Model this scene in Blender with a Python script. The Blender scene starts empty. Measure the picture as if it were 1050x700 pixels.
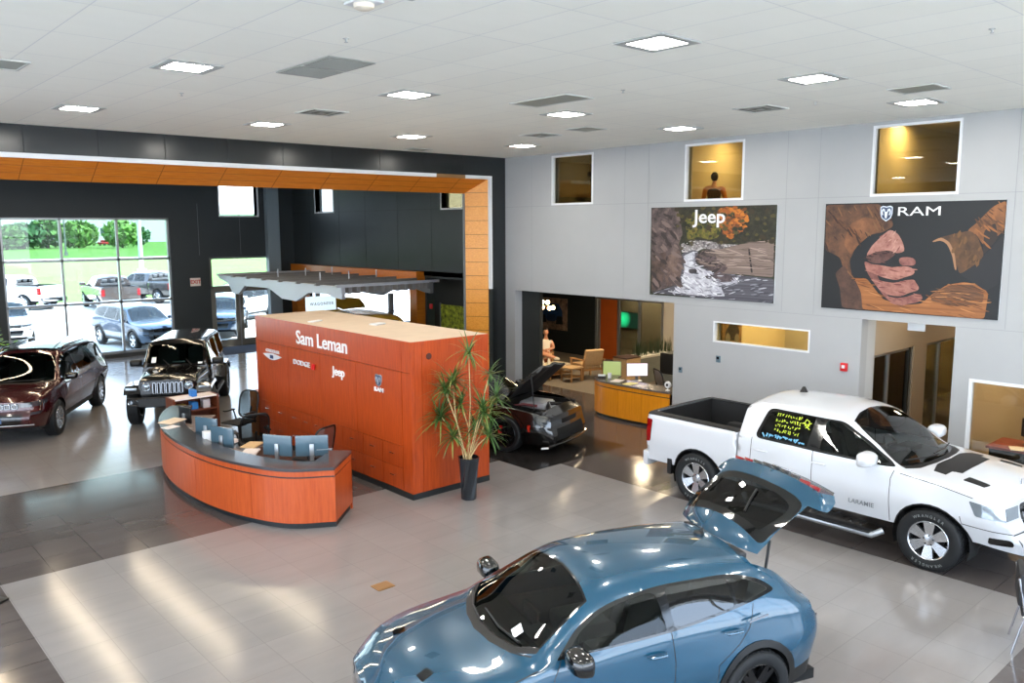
import bpy, bmesh, math, random
import numpy as np
from math import sin, cos, pi, radians, sqrt, atan2
from mathutils import Vector, Matrix, Euler
from mathutils.geometry import delaunay_2d_cdt, tessellate_polygon
random.seed(7)
SC = bpy.context.scene
COL = SC.collection

# ------------------------------------------------------------------ materials
def lin(c):
    def f(v):
        v /= 255.0
        return v/12.92 if v <= 0.04045 else ((v+0.055)/1.055)**2.4
    return (f(c[0]), f(c[1]), f(c[2]), 1.0)
_M = {}
def mat(name, rgb=(128,128,128), rough=0.5, metal=0.0, coat=0.0, spec=0.5, emit=None, estr=0.0, noise=0.0, nscale=8.0, bump=0.0):
    """principled material; noise = procedural colour variation of the thing's own surface"""
    if name in _M: return _M[name]
    m = bpy.data.materials.new(name); m.use_nodes = True
    nt = m.node_tree; b = nt.nodes['Principled BSDF']
    b.inputs['Base Color'].default_value = lin(rgb)
    b.inputs['Roughness'].default_value = rough
    b.inputs['Metallic'].default_value = metal
    b.inputs['Specular IOR Level'].default_value = spec
    b.inputs['Coat Weight'].default_value = coat
    b.inputs['Coat Roughness'].default_value = 0.03
    if emit:
        b.inputs['Emission Color'].default_value = lin(emit)
        b.inputs['Emission Strength'].default_value = estr
    if noise or bump:
        tc = nt.nodes.new('ShaderNodeTexCoord'); n = nt.nodes.new('ShaderNodeTexNoise')
        n.inputs['Scale'].default_value = nscale; n.inputs['Detail'].default_value = 4
        nt.links.new(tc.outputs['Object'], n.inputs['Vector'])
        if noise:
            r = nt.nodes.new('ShaderNodeValToRGB')
            c = lin(rgb)
            r.color_ramp.elements[0].position = 0.3; r.color_ramp.elements[1].position = 0.7
            r.color_ramp.elements[0].color = tuple(v*(1-noise) for v in c[:3])+(1,)
            r.color_ramp.elements[1].color = tuple(min(1,v*(1+noise)) for v in c[:3])+(1,)
            nt.links.new(n.outputs['Fac'], r.inputs['Fac']); nt.links.new(r.outputs['Color'], b.inputs['Base Color'])
        if bump:
            bp = nt.nodes.new('ShaderNodeBump'); bp.inputs['Strength'].default_value = bump
            bp.inputs['Distance'].default_value = 0.02
            nt.links.new(n.outputs['Fac'], bp.inputs['Height']); nt.links.new(bp.outputs['Normal'], b.inputs['Normal'])
    _M[name] = m
    return m
def glass(name, tint=(200,210,205), refl=1.0, rough=0.0):
    """thin sheet glass: tinted see-through mixed with fresnel reflection"""
    if name in _M: return _M[name]
    m = bpy.data.materials.new(name); m.use_nodes = True
    nt = m.node_tree; nt.nodes.clear()
    o = nt.nodes.new('ShaderNodeOutputMaterial'); mx = nt.nodes.new('ShaderNodeMixShader')
    t = nt.nodes.new('ShaderNodeBsdfTransparent'); g = nt.nodes.new('ShaderNodeBsdfGlossy')
    f = nt.nodes.new('ShaderNodeFresnel'); f.inputs['IOR'].default_value = 1.5
    mu = nt.nodes.new('ShaderNodeMath'); mu.operation = 'MULTIPLY'; mu.inputs[1].default_value = refl; mu.use_clamp = True
    t.inputs['Color'].default_value = lin(tint); g.inputs['Roughness'].default_value = rough
    nt.links.new(f.outputs['Fac'], mu.inputs[0]); nt.links.new(mu.outputs[0], mx.inputs['Fac'])
    nt.links.new(t.outputs[0], mx.inputs[1]); nt.links.new(g.outputs[0], mx.inputs[2]); nt.links.new(mx.outputs[0], o.inputs['Surface'])
    _M[name] = m
    return m

# ------------------------------------------------------------------ objects
def tag(o, label=None, cat=None, group=None, kind=None):
    if label: o['label'] = label
    if cat: o['category'] = cat
    if group: o['group'] = group
    if kind: o['kind'] = kind
    return o
def thing(name, label, cat, loc=(0,0,0), rz=0.0, group=None):
    o = bpy.data.objects.new(name, None); COL.objects.link(o)
    o.location = loc; o.rotation_euler = (0,0,rz); o.empty_display_size = 0.2
    return tag(o, label, cat, group)
class MB:
    """mesh builder: collects shapes into one mesh with several materials"""
    def __init__(s): s.v = []; s.f = []; s.mi = []; s.mats = []; s.sm = []
    def m(s, material):
        if material not in s.mats: s.mats.append(material)
        return s.mats.index(material)
    def add(s, vs, fs, material, M=None, smooth=False):
        k = len(s.v); i = s.m(material)
        for p in vs:
            p = Vector(p)
            s.v.append(tuple(M @ p) if M is not None else tuple(p))
        for f in fs:
            s.f.append([a+k for a in f]); s.mi.append(i); s.sm.append(smooth)
        return s
    def box(s, lo, hi, material, bev=0.0, M=None):
        lo = Vector(lo); hi = Vector(hi)
        if bev <= 0:
            x0,y0,z0 = lo; x1,y1,z1 = hi
            v = [(x0,y0,z0),(x1,y0,z0),(x1,y1,z0),(x0,y1,z0),(x0,y0,z1),(x1,y0,z1),(x1,y1,z1),(x0,y1,z1)]
            f = [(0,3,2,1),(4,5,6,7),(0,1,5,4),(1,2,6,5),(2,3,7,6),(3,0,4,7)]
            return s.add(v, f, material, M)
        bm = bmesh.new(); bmesh.ops.create_cube(bm, size=1)
        d = hi-lo; c = (lo+hi)/2
        for q in bm.verts: q.co = Vector((q.co.x*d.x, q.co.y*d.y, q.co.z*d.z))+c
        bmesh.ops.bevel(bm, geom=bm.edges[:], offset=min(bev, min(d)*0.49), segments=2, affect='EDGES', profile=0.6)
        return s.bm(bm, material, M, True)
    def bm(s, bm, material, M=None, smooth=False):
        bm.verts.ensure_lookup_table(); bm.verts.index_update()
        s.add([q.co.copy() for q in bm.verts], [[q.index for q in f.verts] for f in bm.faces], material, M, smooth)
        bm.free(); return s
    def bar(s, a, b, w, h, material, up=(0,0,1)):
        """rectangular bar from a to b"""
        a = Vector(a); b = Vector(b); d = (b-a); L = d.length; d.normalize()
        up = Vector(up); r = d.cross(up)
        if r.length < 1e-4: r = d.cross(Vector((1,0,0)))
        r.normalize(); u = r.cross(d)
        v = []
        for p in (a,b):
            for sx,sz in ((-1,-1),(1,-1),(1,1),(-1,1)): v.append(p + r*sx*w/2 + u*sz*h/2)
        return s.add(v, [(0,1,2,3),(7,6,5,4),(0,4,5,1),(1,5,6,2),(2,6,7,3),(3,7,4,0)], material)
    def tube(s, pts, r, material, n=8, cap=True, closed=False):
        pts = [Vector(p) for p in pts]; N = len(pts)
        rr = r if isinstance(r,(list,tuple)) else [r]*N
        vs = []; fs = []; pr = None
        for i,p in enumerate(pts):
            if closed: d = pts[(i+1)%N]-pts[i-1]
            else: d = pts[min(i+1,N-1)]-pts[max(i-1,0)]
            if d.length < 1e-9: d = Vector((0,0,1))
            d.normalize()
            if pr is None:
                q = Vector((0,0,1)) if abs(d.z) < .9 else Vector((1,0,0))
                pr = d.cross(q).normalized()
            pr = (pr - d*pr.dot(d)).normalized(); t = d.cross(pr)
            for k in range(n):
                a = 2*pi*k/n
                vs.append(p+(pr*cos(a)+t*sin(a))*rr[i])
        M2 = N if closed else N-1
        for i in range(M2):
            for k in range(n):
                a = i*n+k; b = i*n+(k+1)%n; j = ((i+1)%N)*n
                fs.append((a,b,j+(k+1)%n,j+k))
        if cap and not closed:
            fs.append(tuple(range(n-1,-1,-1))); fs.append(tuple(range((N-1)*n,N*n)))
        return s.add(vs, fs, material, None, True)
    def lathe(s, prof, material, n=24, M=None, smooth=True, cap=True):
        """profile of (r,z) revolved about z"""
        vs = []; fs = []
        for r,z in prof:
            for k in range(n): vs.append((r*cos(2*pi*k/n), r*sin(2*pi*k/n), z))
        for i in range(len(prof)-1):
            for k in range(n):
                fs.append((i*n+k, i*n+(k+1)%n, (i+1)*n+(k+1)%n, (i+1)*n+k))
        if cap and prof[0][0] > 1e-6: fs.append(tuple(range(n-1,-1,-1)))
        if cap and prof[-1][0] > 1e-6: fs.append(tuple(range((len(prof)-1)*n, len(prof)*n)))
        return s.add(vs, fs, material, M, smooth)
    def prism(s, poly, z0, z1, material, M=None):
        """polygon (x,y) extruded z0..z1"""
        n = len(poly)
        if sum(poly[i][0]*poly[(i+1)%n][1]-poly[(i+1)%n][0]*poly[i][1] for i in range(n)) < 0: poly = poly[::-1]
        vs = [(x,y,z0) for x,y in poly]+[(x,y,z1) for x,y in poly]
        fs = [tuple(range(n-1,-1,-1)), tuple(range(n,2*n))]
        for i in range(n): fs.append((i,(i+1)%n,n+(i+1)%n,n+i))
        return s.add(vs, fs, material, M)
    def sphere(s, c, r, material, seg=12, rings=8, M=None):
        bm = bmesh.new(); bmesh.ops.create_uvsphere(bm, u_segments=seg, v_segments=rings, radius=1)
        r = r if isinstance(r,(tuple,list)) else (r,r,r)
        for q in bm.verts: q.co = Vector((q.co.x*r[0]+c[0], q.co.y*r[1]+c[1], q.co.z*r[2]+c[2]))
        return s.bm(bm, material, M, True)
    def build(s, name, parent=None, loc=(0,0,0), rz=0.0, autosmooth=True):
        me = bpy.data.meshes.new(name)
        me.from_pydata([tuple(p) for p in s.v], [], s.f)
        for m_ in s.mats: me.materials.append(m_)
        me.polygons.foreach_set('material_index', s.mi)
        me.polygons.foreach_set('use_smooth', s.sm)
        me.update()
        o = bpy.data.objects.new(name, me); COL.objects.link(o)
        o.location = loc; o.rotation_euler = (0,0,rz)
        if parent: o.parent = parent
        if autosmooth and any(s.sm):
            try: me.set_sharp_from_angle(angle=radians(38))
            except Exception: pass
        return o
def struct(o): o['kind'] = 'structure'; return o
def copy_tree(o, parent=None):
    c = o.copy(); COL.objects.link(c); c.parent = parent
    for ch in list(o.children): copy_tree(ch, c)
    return c
def text_mesh(body, size, extrude, material, font_bold=0.0, spacing=1.0, shear=0.0, sx=1.0):
    """letters as solid mesh in local xy, centred; returns verts, faces"""
    cu = bpy.data.curves.new('letters', 'FONT'); cu.body = body; cu.size = size; cu.extrude = extrude
    cu.offset = font_bold; cu.align_x = 'CENTER'; cu.align_y = 'CENTER'; cu.space_character = spacing; cu.shear = shear
    cu.resolution_u = 3
    ob = bpy.data.objects.new('letters_tmp', cu); COL.objects.link(ob)
    dg = bpy.context.evaluated_depsgraph_get()
    me = bpy.data.meshes.new_from_object(ob.evaluated_get(dg))
    vs = [(v.co.x*sx, v.co.y, v.co.z) for v in me.vertices]; fs = [list(p.vertices) for p in me.polygons]
    bpy.data.objects.remove(ob); bpy.data.curves.remove(cu); bpy.data.meshes.remove(me)
    return vs, fs
def frame_matrix(origin, xdir, ydir):
    x = Vector(xdir).normalized(); y = Vector(ydir).normalized(); z = x.cross(y)
    M = Matrix((x,y,z)).transposed().to_4x4(); M.translation = Vector(origin)
    return M
def wall_with_holes(mb, axis, pos, thick, a0, a1, z0, z1, holes, material, inner=None):
    """solid wall slab normal to axis ('x' or 'y') spanning a0..a1, pos..pos+thick, minus rectangular holes (a,b,zlo,zhi)"""
    xs = sorted({a0,a1,*[h[0] for h in holes],*[h[1] for h in holes]}); xs = [x for x in xs if a0<=x<=a1]
    zs = sorted({z0,z1,*[h[2] for h in holes],*[h[3] for h in holes]}); zs = [z for z in zs if z0<=z<=z1]
    def solid(i,j):
        if i < 0 or j < 0 or i >= len(xs)-1 or j >= len(zs)-1: return False
        cx = (xs[i]+xs[i+1])/2; cz = (zs[j]+zs[j+1])/2
        return not any(h[0]<cx<h[1] and h[2]<cz<h[3] for h in holes)
    p0,p1 = pos, pos+thick
    def P(a,p,z): return (p,a,z) if axis=='x' else (a,p,z)
    vs = []; fs = []
    def quad(*q):
        k = len(vs); vs.extend(q); fs.append((k,k+1,k+2,k+3))
    for i in range(len(xs)-1):
        for j in range(len(zs)-1):
            if not solid(i,j): continue
            a,b,c,d = xs[i],xs[i+1],zs[j],zs[j+1]
            quad(P(a,p0,c),P(a,p0,d),P(b,p0,d),P(b,p0,c)); quad(P(a,p1,c),P(b,p1,c),P(b,p1,d),P(a,p1,d))
            if not solid(i-1,j): quad(P(a,p0,c),P(a,p1,c),P(a,p1,d),P(a,p0,d))
            if not solid(i+1,j): quad(P(b,p0,c),P(b,p0,d),P(b,p1,d),P(b,p1,c))
            if not solid(i,j-1): quad(P(a,p0,c),P(b,p0,c),P(b,p1,c),P(a,p1,c))
            if not solid(i,j+1): quad(P(a,p0,d),P(a,p1,d),P(b,p1,d),P(b,p0,d))
    bm = bmesh.new(); V = [bm.verts.new(v) for v in vs]
    for f in fs: bm.faces.new([V[i] for i in f])
    bmesh.ops.remove_doubles(bm, verts=bm.verts[:], dist=1e-5)
    bmesh.ops.recalc_face_normals(bm, faces=bm.faces[:])
    return mb.bm(bm, material)
# ------------------------------------------------------------------ camera, view
XW, YP, ZC, YW, XR = 14.65, 16.6, 6.29, 30.8, 15.83   # grey wall, portal wall, ceiling, rear window wall, rear side wall
cam_d = bpy.data.cameras.new('camera'); cam = bpy.data.objects.new('camera', cam_d); COL.objects.link(cam)
cam_d.sensor_width = 36; cam_d.lens = 848.84/1050*36; cam_d.clip_end = 2000; cam_d.clip_start = 0.05
_p = radians(7.866); _a = radians(48.15); _r = radians(-0.2)
_f = Vector((cos(_a)*cos(_p), sin(_a)*cos(_p), -sin(_p))); _rt = Vector((sin(_a), -cos(_a), 0)); _up = _rt.cross(_f)
_r2 = _rt*cos(_r)+_up*sin(_r); _u2 = _up*cos(_r)-_rt*sin(_r)
_m = Matrix((_r2, _u2, -_f)).transposed().to_4x4(); _m.translation = (0,0,4.5); cam.matrix_world = _m
SC.camera = cam
SC.view_settings.view_transform = 'Standard'; SC.view_settings.look = 'None'; SC.view_settings.gamma = 1
SC.view_settings.use_curve_mapping = False; SC.view_settings.exposure = 1.62
SC.cycles.max_bounces = 7; SC.cycles.diffuse_bounces = 4; SC.cycles.glossy_bounces = 4; SC.cycles.transparent_max_bounces = 14
SC.cycles.sample_clamp_indirect = 6.0; SC.cycles.use_denoising = True
SC.cycles.caustics_reflective = False; SC.cycles.caustics_refractive = False

# ------------------------------------------------------------------ sky + sun
w = bpy.data.worlds.new('world'); SC.world = w; w.use_nodes = True
nt = w.node_tree; bg = nt.nodes['Background']
tc = nt.nodes.new('ShaderNodeTexCoord'); sp = nt.nodes.new('ShaderNodeSeparateXYZ'); rp = nt.nodes.new('ShaderNodeValToRGB')
nz = nt.nodes.new('ShaderNodeTexNoise'); nz.inputs['Scale'].default_value = 3.0; nz.inputs['Detail'].default_value = 5
ad = nt.nodes.new('ShaderNodeMath'); ad.operation = 'MULTIPLY_ADD'; ad.inputs[1].default_value = 0.25
nt.links.new(tc.outputs['Generated'], sp.inputs[0]); nt.links.new(tc.outputs['Generated'], nz.inputs['Vector'])
nt.links.new(nz.outputs['Fac'], ad.inputs[0]); nt.links.new(sp.outputs['Z'], ad.inputs[2]); nt.links.new(ad.outputs[0], rp.inputs[0])
e = rp.color_ramp.elements
e[0].position = 0.0; e[0].color = (0.84,0.90,0.96,1); e[1].position = 0.75; e[1].color = (0.42,0.62,0.92,1)
nt.links.new(rp.outputs[0], bg.inputs['Color']); bg.inputs['Strength'].default_value = 2.6
sun_d = bpy.data.lights.new('sun', 'SUN'); sun_d.energy = 6.5; sun_d.angle = radians(1.5); sun_d.color = (1,0.96,0.9)
sun = bpy.data.objects.new('sun', sun_d); COL.objects.link(sun)
sun.rotation_euler = Vector((-0.45, 0.42, -0.85)).to_track_quat('-Z','Y').to_euler()

# ------------------------------------------------------------------ setting materials
def tile_mat(name, rgb, size, off, joint, jw, rough, var=0.06, streak=0.05, spec=0.5, bump=0.0):
    m = bpy.data.materials.new(name); m.use_nodes = True
    nt = m.node_tree; b = nt.nodes['Principled BSDF']; L = nt.links.new
    def N(t, **k):
        n = nt.nodes.new(t)
        for a,v in k.items(): setattr(n,a,v)
        return n
    def math_(op, a, b_=None):
        n = N('ShaderNodeMath', operation=op)
        for i,v in ((0,a),(1,b_)):
            if v is None: continue
            if isinstance(v,(int,float)): n.inputs[i].default_value = v
            else: L(v, n.inputs[i])
        return n.outputs[0]
    tc = N('ShaderNodeTexCoord'); s = N('ShaderNodeSeparateXYZ'); L(tc.outputs['Object'], s.inputs[0])
    def dist(o, sz, of):
        t = math_('DIVIDE', math_('SUBTRACT', o, of), sz)
        fr = math_('FRACT', t); cell = math_('FLOOR', t)
        d = math_('MULTIPLY', math_('MINIMUM', fr, math_('SUBTRACT', 1.0, fr)), sz)
        return d, cell
    dx, cx = dist(s.outputs['X'], size[0], off[0]); dy, cy = dist(s.outputs['Y'], size[1], off[1])
    j = math_('LESS_THAN', math_('MINIMUM', dx, dy), jw)
    cmb = N('ShaderNodeCombineXYZ'); L(cx, cmb.inputs[0]); L(cy, cmb.inputs[1])
    wn = N('ShaderNodeTexWhiteNoise'); wn.noise_dimensions = '2D'; L(cmb.outputs[0], wn.inputs['Vector'])
    nz = N('ShaderNodeTexNoise'); nz.inputs['Scale'].default_value = 1.0; nz.inputs['Detail'].default_value = 5
    mp = N('ShaderNodeMapping'); mp.inputs['Scale'].default_value = (1.1,4.5,1); L(tc.outputs['Object'], mp.inputs[0]); L(mp.outputs[0], nz.inputs['Vector'])
    v = math_('ADD', math_('MULTIPLY', math_('SUBTRACT', wn.outputs['Value'], .5), var*2), math_('MULTIPLY', math_('SUBTRACT', nz.outputs['Fac'], .5), streak*4))
    v = math_('ADD', v, 1.0)
    mul = N('ShaderNodeVectorMath', operation='SCALE'); mul.inputs[0].default_value = lin(rgb)[:3]; L(v, mul.inputs['Scale'])
    mx = N('ShaderNodeMix', data_type='RGBA'); L(j, mx.inputs['Factor']); L(mul.outputs[0], mx.inputs['A']); mx.inputs['B'].default_value = lin(joint)
    L(mx.outputs['Result'], b.inputs['Base Color'])
    rr = math_('ADD', math_('MULTIPLY', nz.outputs['Fac'], 0.10), rough-0.05); L(rr, b.inputs['Roughness'])
    b.inputs['Specular IOR Level'].default_value = spec
    _M[name] = m
    return m
FL = tile_mat('tile_light', (136,132,130), (.6096,.6096), (10.98-.6096*20, 11.83-.6096*20), (120,117,115), .003, .14, .035, .05)
FD = tile_mat('tile_brown', (86,80,78), (.6096,.6096), (10.98-.6096*20, 11.83-.6096*20), (62,58,56), .0035, .13, .07, .09)
FK = tile_mat('tile_black', (38,36,35), (.6096,.6096), (10.98-.6096*20, 11.83-.6096*20), (26,25,24), .0035, .18, .06, .08)
FC = mat('carpet_taupe', (126,116,104), .95, noise=.12, nscale=60)
CE = tile_mat('ceiling_tile', (246,246,238), (.61,1.22), (6.71-.305-.61*40, 5.34-.305-1.22*20), (226,227,225), .006, .9, .012, .01, .2)
WG = mat('panel_grey', (168,169,170), .42, noise=.02, nscale=1.5)
WGs = mat('panel_seam', (150,152,155), .6)
WD = mat('panel_charcoal', (25,30,32), .22, spec=.6, noise=.06, nscale=1.2)
WDs = mat('panel_charcoal_seam', (14,16,17), .6)
WDr = mat('wall_slate', (44,51,54), .5, noise=.06, nscale=1.2)
WB = mat('wall_blackish', (33,38,38), .55)
TW = mat('trim_white', (222,224,226), .35)
ALU = mat('aluminium', (168,172,176), .35, metal=.75)
ALUg = mat('aluminium_grey', (120,125,130), .45, metal=.5)
WN = mat('wall_neutral', (178,172,160), .8)
WY = mat('wall_tan', (214,196,160), .8)
PLY = mat('wall_office_beige', (200,192,174), .8)
def wood_mat(name, c1, c2, axis=2, scale=1.0, rough=.35, line=None):
    """veneer: stretched noise grain between two browns"""
    m = bpy.data.materials.new(name); m.use_nodes = True
    nt = m.node_tree; b = nt.nodes['Principled BSDF']; L = nt.links.new
    tc = nt.nodes.new('ShaderNodeTexCoord'); mp = nt.nodes.new('ShaderNodeMapping')
    s = [14*scale]*3; s[axis] = 1.2*scale; mp.inputs['Scale'].default_value = s
    n = nt.nodes.new('ShaderNodeTexNoise'); n.inputs['Scale'].default_value = 3; n.inputs['Detail'].default_value = 6; n.inputs['Roughness'].default_value = .65
    r = nt.nodes.new('ShaderNodeValToRGB'); r.color_ramp.elements[0].position = .35; r.color_ramp.elements[1].position = .68
    r.color_ramp.elements[0].color = lin(c1); r.color_ramp.elements[1].color = lin(c2)
    L(tc.outputs['Object'], mp.inputs[0]); L(mp.outputs[0], n.inputs['Vector']); L(n.outputs['Fac'], r.inputs[0]); L(r.outputs[0], b.inputs['Base Color'])
    b.inputs['Roughness'].default_value = rough
    _M[name] = m; return m
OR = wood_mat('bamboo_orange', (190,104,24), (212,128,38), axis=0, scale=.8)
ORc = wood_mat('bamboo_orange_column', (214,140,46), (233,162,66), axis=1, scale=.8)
ORs = mat('bamboo_joint', (120,66,16), .6)
CH = wood_mat('cherry_veneer', (158,58,18), (186,76,28), axis=2, scale=.6, rough=.3)
CHd = mat('cherry_groove', (70,22,8), .5)
DESKW = wood_mat('cherry_veneer_desk', (176,72,30), (196,90,42), axis=2, scale=.6, rough=.3)
YL = wood_mat('maple_amber', (206,126,16), (222,142,28), axis=2, scale=.6, rough=.35)
TOPK = mat('counter_charcoal', (62,60,62), .18)
TOEK = mat('toe_kick_black', (26,30,32), .4)
GL_CLEAR = glass('sheet_glass_clear', (240,244,244), .8)
GL_TINT = glass('sheet_glass_tinted', (198,208,202), 1.0)
GL_AMBER = glass('sheet_glass_bronze', (220,213,184), .9)
GL_SMOKE = glass('sheet_glass_smoke', (208,206,192), 1.0)
GL_OFF = glass('sheet_glass_pale', (246,242,230), .8)

# ------------------------------------------------------------------ floor and ceiling
XL0, YF0 = -7.0, -6.0
fm = MB()
def frect(x0,y0,x1,y1,m): fm.add([(x0,y0,0),(x1,y0,0),(x1,y1,0),(x0,y1,0)], [(0,1,2,3)], m)
# light field and the dark bands laid out as on the plan
frect(XL0,YF0,XW+.02,2.57,FD)                       # band in front
frect(XL0,2.57,1.82,11.83,FD)                       # band at left
frect(1.82,2.57,10.98,11.83-.96,FL)                 # big light field
frect(10.98,2.57,XW+.02,11.83-.96,FD)
frect(1.82,10.87,10.25,11.83,FL)
frect(XL0,11.83,10.25,15.93,FD)
frect(XL0,15.93,10.25,YP+.7,FL)
frect(10.25,10.87,12.93,16.3,FK); frect(12.93,10.87,XW+.02,16.3,FD); frect(10.25,16.3,XW+.02,YP+.7,FD)
frect(XL0,YP+.7,XR+.3,YW+.3,FL); frect(XR+.3,22.4,24,31,FL); frect(XR+.0,17.2,16.45,22.4,FL)
frect(XW+.02,10,XW+1.7,17.2,FD)
frect(XW+1.7,10,24,22.4,FC); frect(XW+.02,YF0,24,10,FC)
struct(fm.build('floor'))
cm = MB(); cm.box((XL0-.2,YF0-.2,ZC),(XW+.3,YP+.3,ZC+.15),CE)
struct(cm.build('ceiling'))
c2 = MB(); c2.box((XL0-.2,YP+.3,6.6),(XR+.3,31.2,6.75),mat('ceiling_rear_dark',(70,74,76),.9)); struct(c2.build('ceiling_rear'))

# ------------------------------------------------------------------ grey showroom wall (right)
OPEN1 = (11.04,16.23,0,2.85); CORR = (5.27,6.86,0,2.83); SLOT = (7.85,10.02,2.10,2.54); OFFW = (3.3,5.0,.55,1.99)
UPW = [(13.47,14.86,5.03,6.23),(9.41,10.85,5.02,6.21),(5.37,6.84,5.01,6.23)]
g = MB(); wall_with_holes(g,'x',XW,.25,YF0-.2,YP+.25,0,ZC+.15,[OPEN1,CORR,SLOT,OFFW]+UPW,WG)
def seam(y0,y1,z0,z1): g.box((XW-.002,y0,z0),(XW+.002,y1,z1),WGs)
for a,b in ((YF0,YP),): seam(a,b,5.012,5.022)
seam(YF0,16.23,2.845,2.853) if False else None
seam(6.86,11.04,2.826,2.834); seam(0,5.27,2.826,2.834)
for y in (15.59,12.5,11.82,8.47,7.81,4.53,3.8):
    lo = 2.85 if y>11.04 or y<8 else 2.83
    seam(y-.004,y+.004,2.85 if y > 4 else 0,ZC)
struct(g.build('wall_right'))
def window_frame(name, y0,y1,z0,z1, m, gl, t=.045, depth=.06, n=1):
    o = MB()
    x0,x1 = XW-.012, XW+depth
    o.box((x0,y0-t,z0-t),(x1,y1+t,z0),m); o.box((x0,y0-t,z1),(x1,y1+t,z1+t),m)
    o.box((x0,y0-t,z0),(x1,y0,z1),m); o.box((x0,y1,z0),(x1,y1+t,z1),m)
    f = struct(o.build(name))
    p = MB(); p.box((XW+.10,y0,z0),(XW+.106,y1,z1),gl); p.build('pane',f)
    return f
for k,(a,b,c,d) in enumerate(UPW): window_frame('window_%d'%(k+1),a+.045,b-.045,c+.045,d-.045,TW,GL_AMBER)
window_frame('window_4',SLOT[0]+.03,SLOT[1]-.03,SLOT[2]+.03,SLOT[3]-.03,TW,GL_AMBER,.03)
window_frame('window_5',OFFW[0]+.05,OFFW[1]-.05,OFFW[2]+.05,OFFW[3]-.05,TW,GL_OFF,.05)

# ------------------------------------------------------------------ charcoal portal wall with orange splayed lining
PX1, PZ1 = 14.09, 5.72
g = MB(); wall_with_holes(g,'y',YP,.25,XL0-.2,XW+.25,0,ZC+.15,[(-5.0,PX1+.08,0,PZ1+.08)],WD)
for x in (-3.7,-2.5,-1.3,-.1,1.1,2.3,3.5,4.71,5.91,7.15,8.36,9.54,10.78,11.99,13.19): g.box((x-.006,YP-.003,PZ1+.09),(x+.006,YP+.01,ZC),WDs)
struct(g.build('wall_back'))
t = MB()
t.box((-5.0,YP-.02,PZ1),(12.39,YP+.06,PZ1+.085),TW); t.box((12.39,YP-.012,PZ1),(13.3,YP+.05,PZ1+.085),mat('trim_bronze_patch',(150,112,72),.35,metal=.4)); t.box((13.3,YP-.02,PZ1),(PX1+.085,YP+.06,PZ1+.085),TW)
t.box((PX1,YP-.02,2.89),(PX1+.085,YP+.06,PZ1),TW); t.box((PX1,YP-.02,0),(PX1+.085,YP+.06,2.89),WB)
struct(t.build('trim_1'))
RY, RZ, RX = 17.2, 5.37, 13.74     # rear edge of the splay
l = MB()
# soffit: splayed face with plank joints modelled as grooves
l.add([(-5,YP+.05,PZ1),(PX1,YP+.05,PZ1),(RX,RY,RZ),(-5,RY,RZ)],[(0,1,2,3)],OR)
l.add([(-5,RY,RZ),(RX,RY,RZ),(RX,RY+.02,6.6),(-5,RY+.02,6.6)],[(0,1,2,3)],WB)
nrm = Vector((0,PZ1-RZ,-(RY-YP-.05))).normalized()*.003
for q in (.33,.66):
    y = YP+.05+(RY-YP-.05)*q; z = PZ1+(RZ-PZ1)*q; xe = PX1+(RX-PX1)*q
    l.bar(Vector((-5,y,z)),Vector((xe,y,z)),.012,.006,ORs)
for x in (-2.5,-1.3,-.1,1.1,2.3,3.5,4.71,5.91,7.15,8.36,9.54,10.78,11.99,13.19):
    l.bar(Vector((x,YP+.05,PZ1)),Vector((x,RY,RZ)),.012,.006,ORs)
struct(l.build('trim_2'))
l = MB()
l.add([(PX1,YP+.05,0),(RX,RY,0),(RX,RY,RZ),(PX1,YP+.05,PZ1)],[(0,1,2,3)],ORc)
l.add([(RX,RY,0),(XR,RY+.02,0),(XR,RY+.02,6.6),(RX,RY,6.6)],[(0,1,2,3)],WB)
k = 0; z = .35
while z < 5.6:
    l.bar(Vector((PX1,YP+.05,z)),Vector((RX,RY,z)),.006,.012,ORs); z += .36
l.box((RX-.03,RY-.02,0),(RX+.01,RY+.03,RZ),ALUg)
struct(l.build('trim_3'))

# ------------------------------------------------------------------ rear hall: side wall and window wall
g = MB(); wall_with_holes(g,'x',XR,.3,RY+.02,YW+.3,0,6.6,[(18.4,21.8,0,2.9),(21.9,30.3,0,2.95),(27.6,28.95,5.09,6.15),(19.9,20.95,5.09,6.15)],WDr)
for y in (19.2,21.5,23.4,25.4,27.2,29.4): g.box((XR-.003,y-.005,2.95),(XR+.002,y+.005,6.6),WDs)
g.box((XR-.003,RY,5.07),(XR+.002,YW,5.08),WDs)
struct(g.build('wall_rear_right'))
for k,(a,b) in enumerate(((27.6,28.95),(19.9,20.95))):
    o = MB(); t_ = .05
    for lo,hi in (((XR-.01,a-t_,5.04),(XR+.2,b+t_,5.09)),((XR-.01,a-t_,5.09),(XR+.2,a,6.15)),((XR-.01,b,5.09),(XR+.2,b+t_,6.15)),((XR-.01,a-t_,6.15),(XR+.2,b+t_,6.2))): o.box(lo,hi,TW)
    f = struct(o.build('window_%d'%(6+k)))
    p = MB(); p.box((XR+.2,a,5.09),(XR+.206,b,6.15),GL_CLEAR if k==0 else GL_AMBER); p.build('pane',f)
DOOR = (12.35,15.1,0,3.40)
WIN = (5.62,10.95,.12,4.86)
g = MB(); wall_with_holes(g,'y',YW,.3,XL0-.2,24,0,6.6,[WIN,DOOR,(12.85,14.34,4.97,6.3),(-4.5,4.9,.12,4.86),(16.6,22.8,.3,2.9),(16.2,24.1,3.2,6.7)],WDr)
g.box((14.62,YW-.25,0),(15.12,YW,6.6),mat('column_blue_grey',(128,142,150),.5)); 
for x in (12.0,13.6,14.9): g.box((x-.006,YW-.003,3.5),(x+.006,YW+.01,5.4),mat('panel_reveal_light',(120,126,128),.5))
struct(g.build('wall_rear'))
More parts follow.
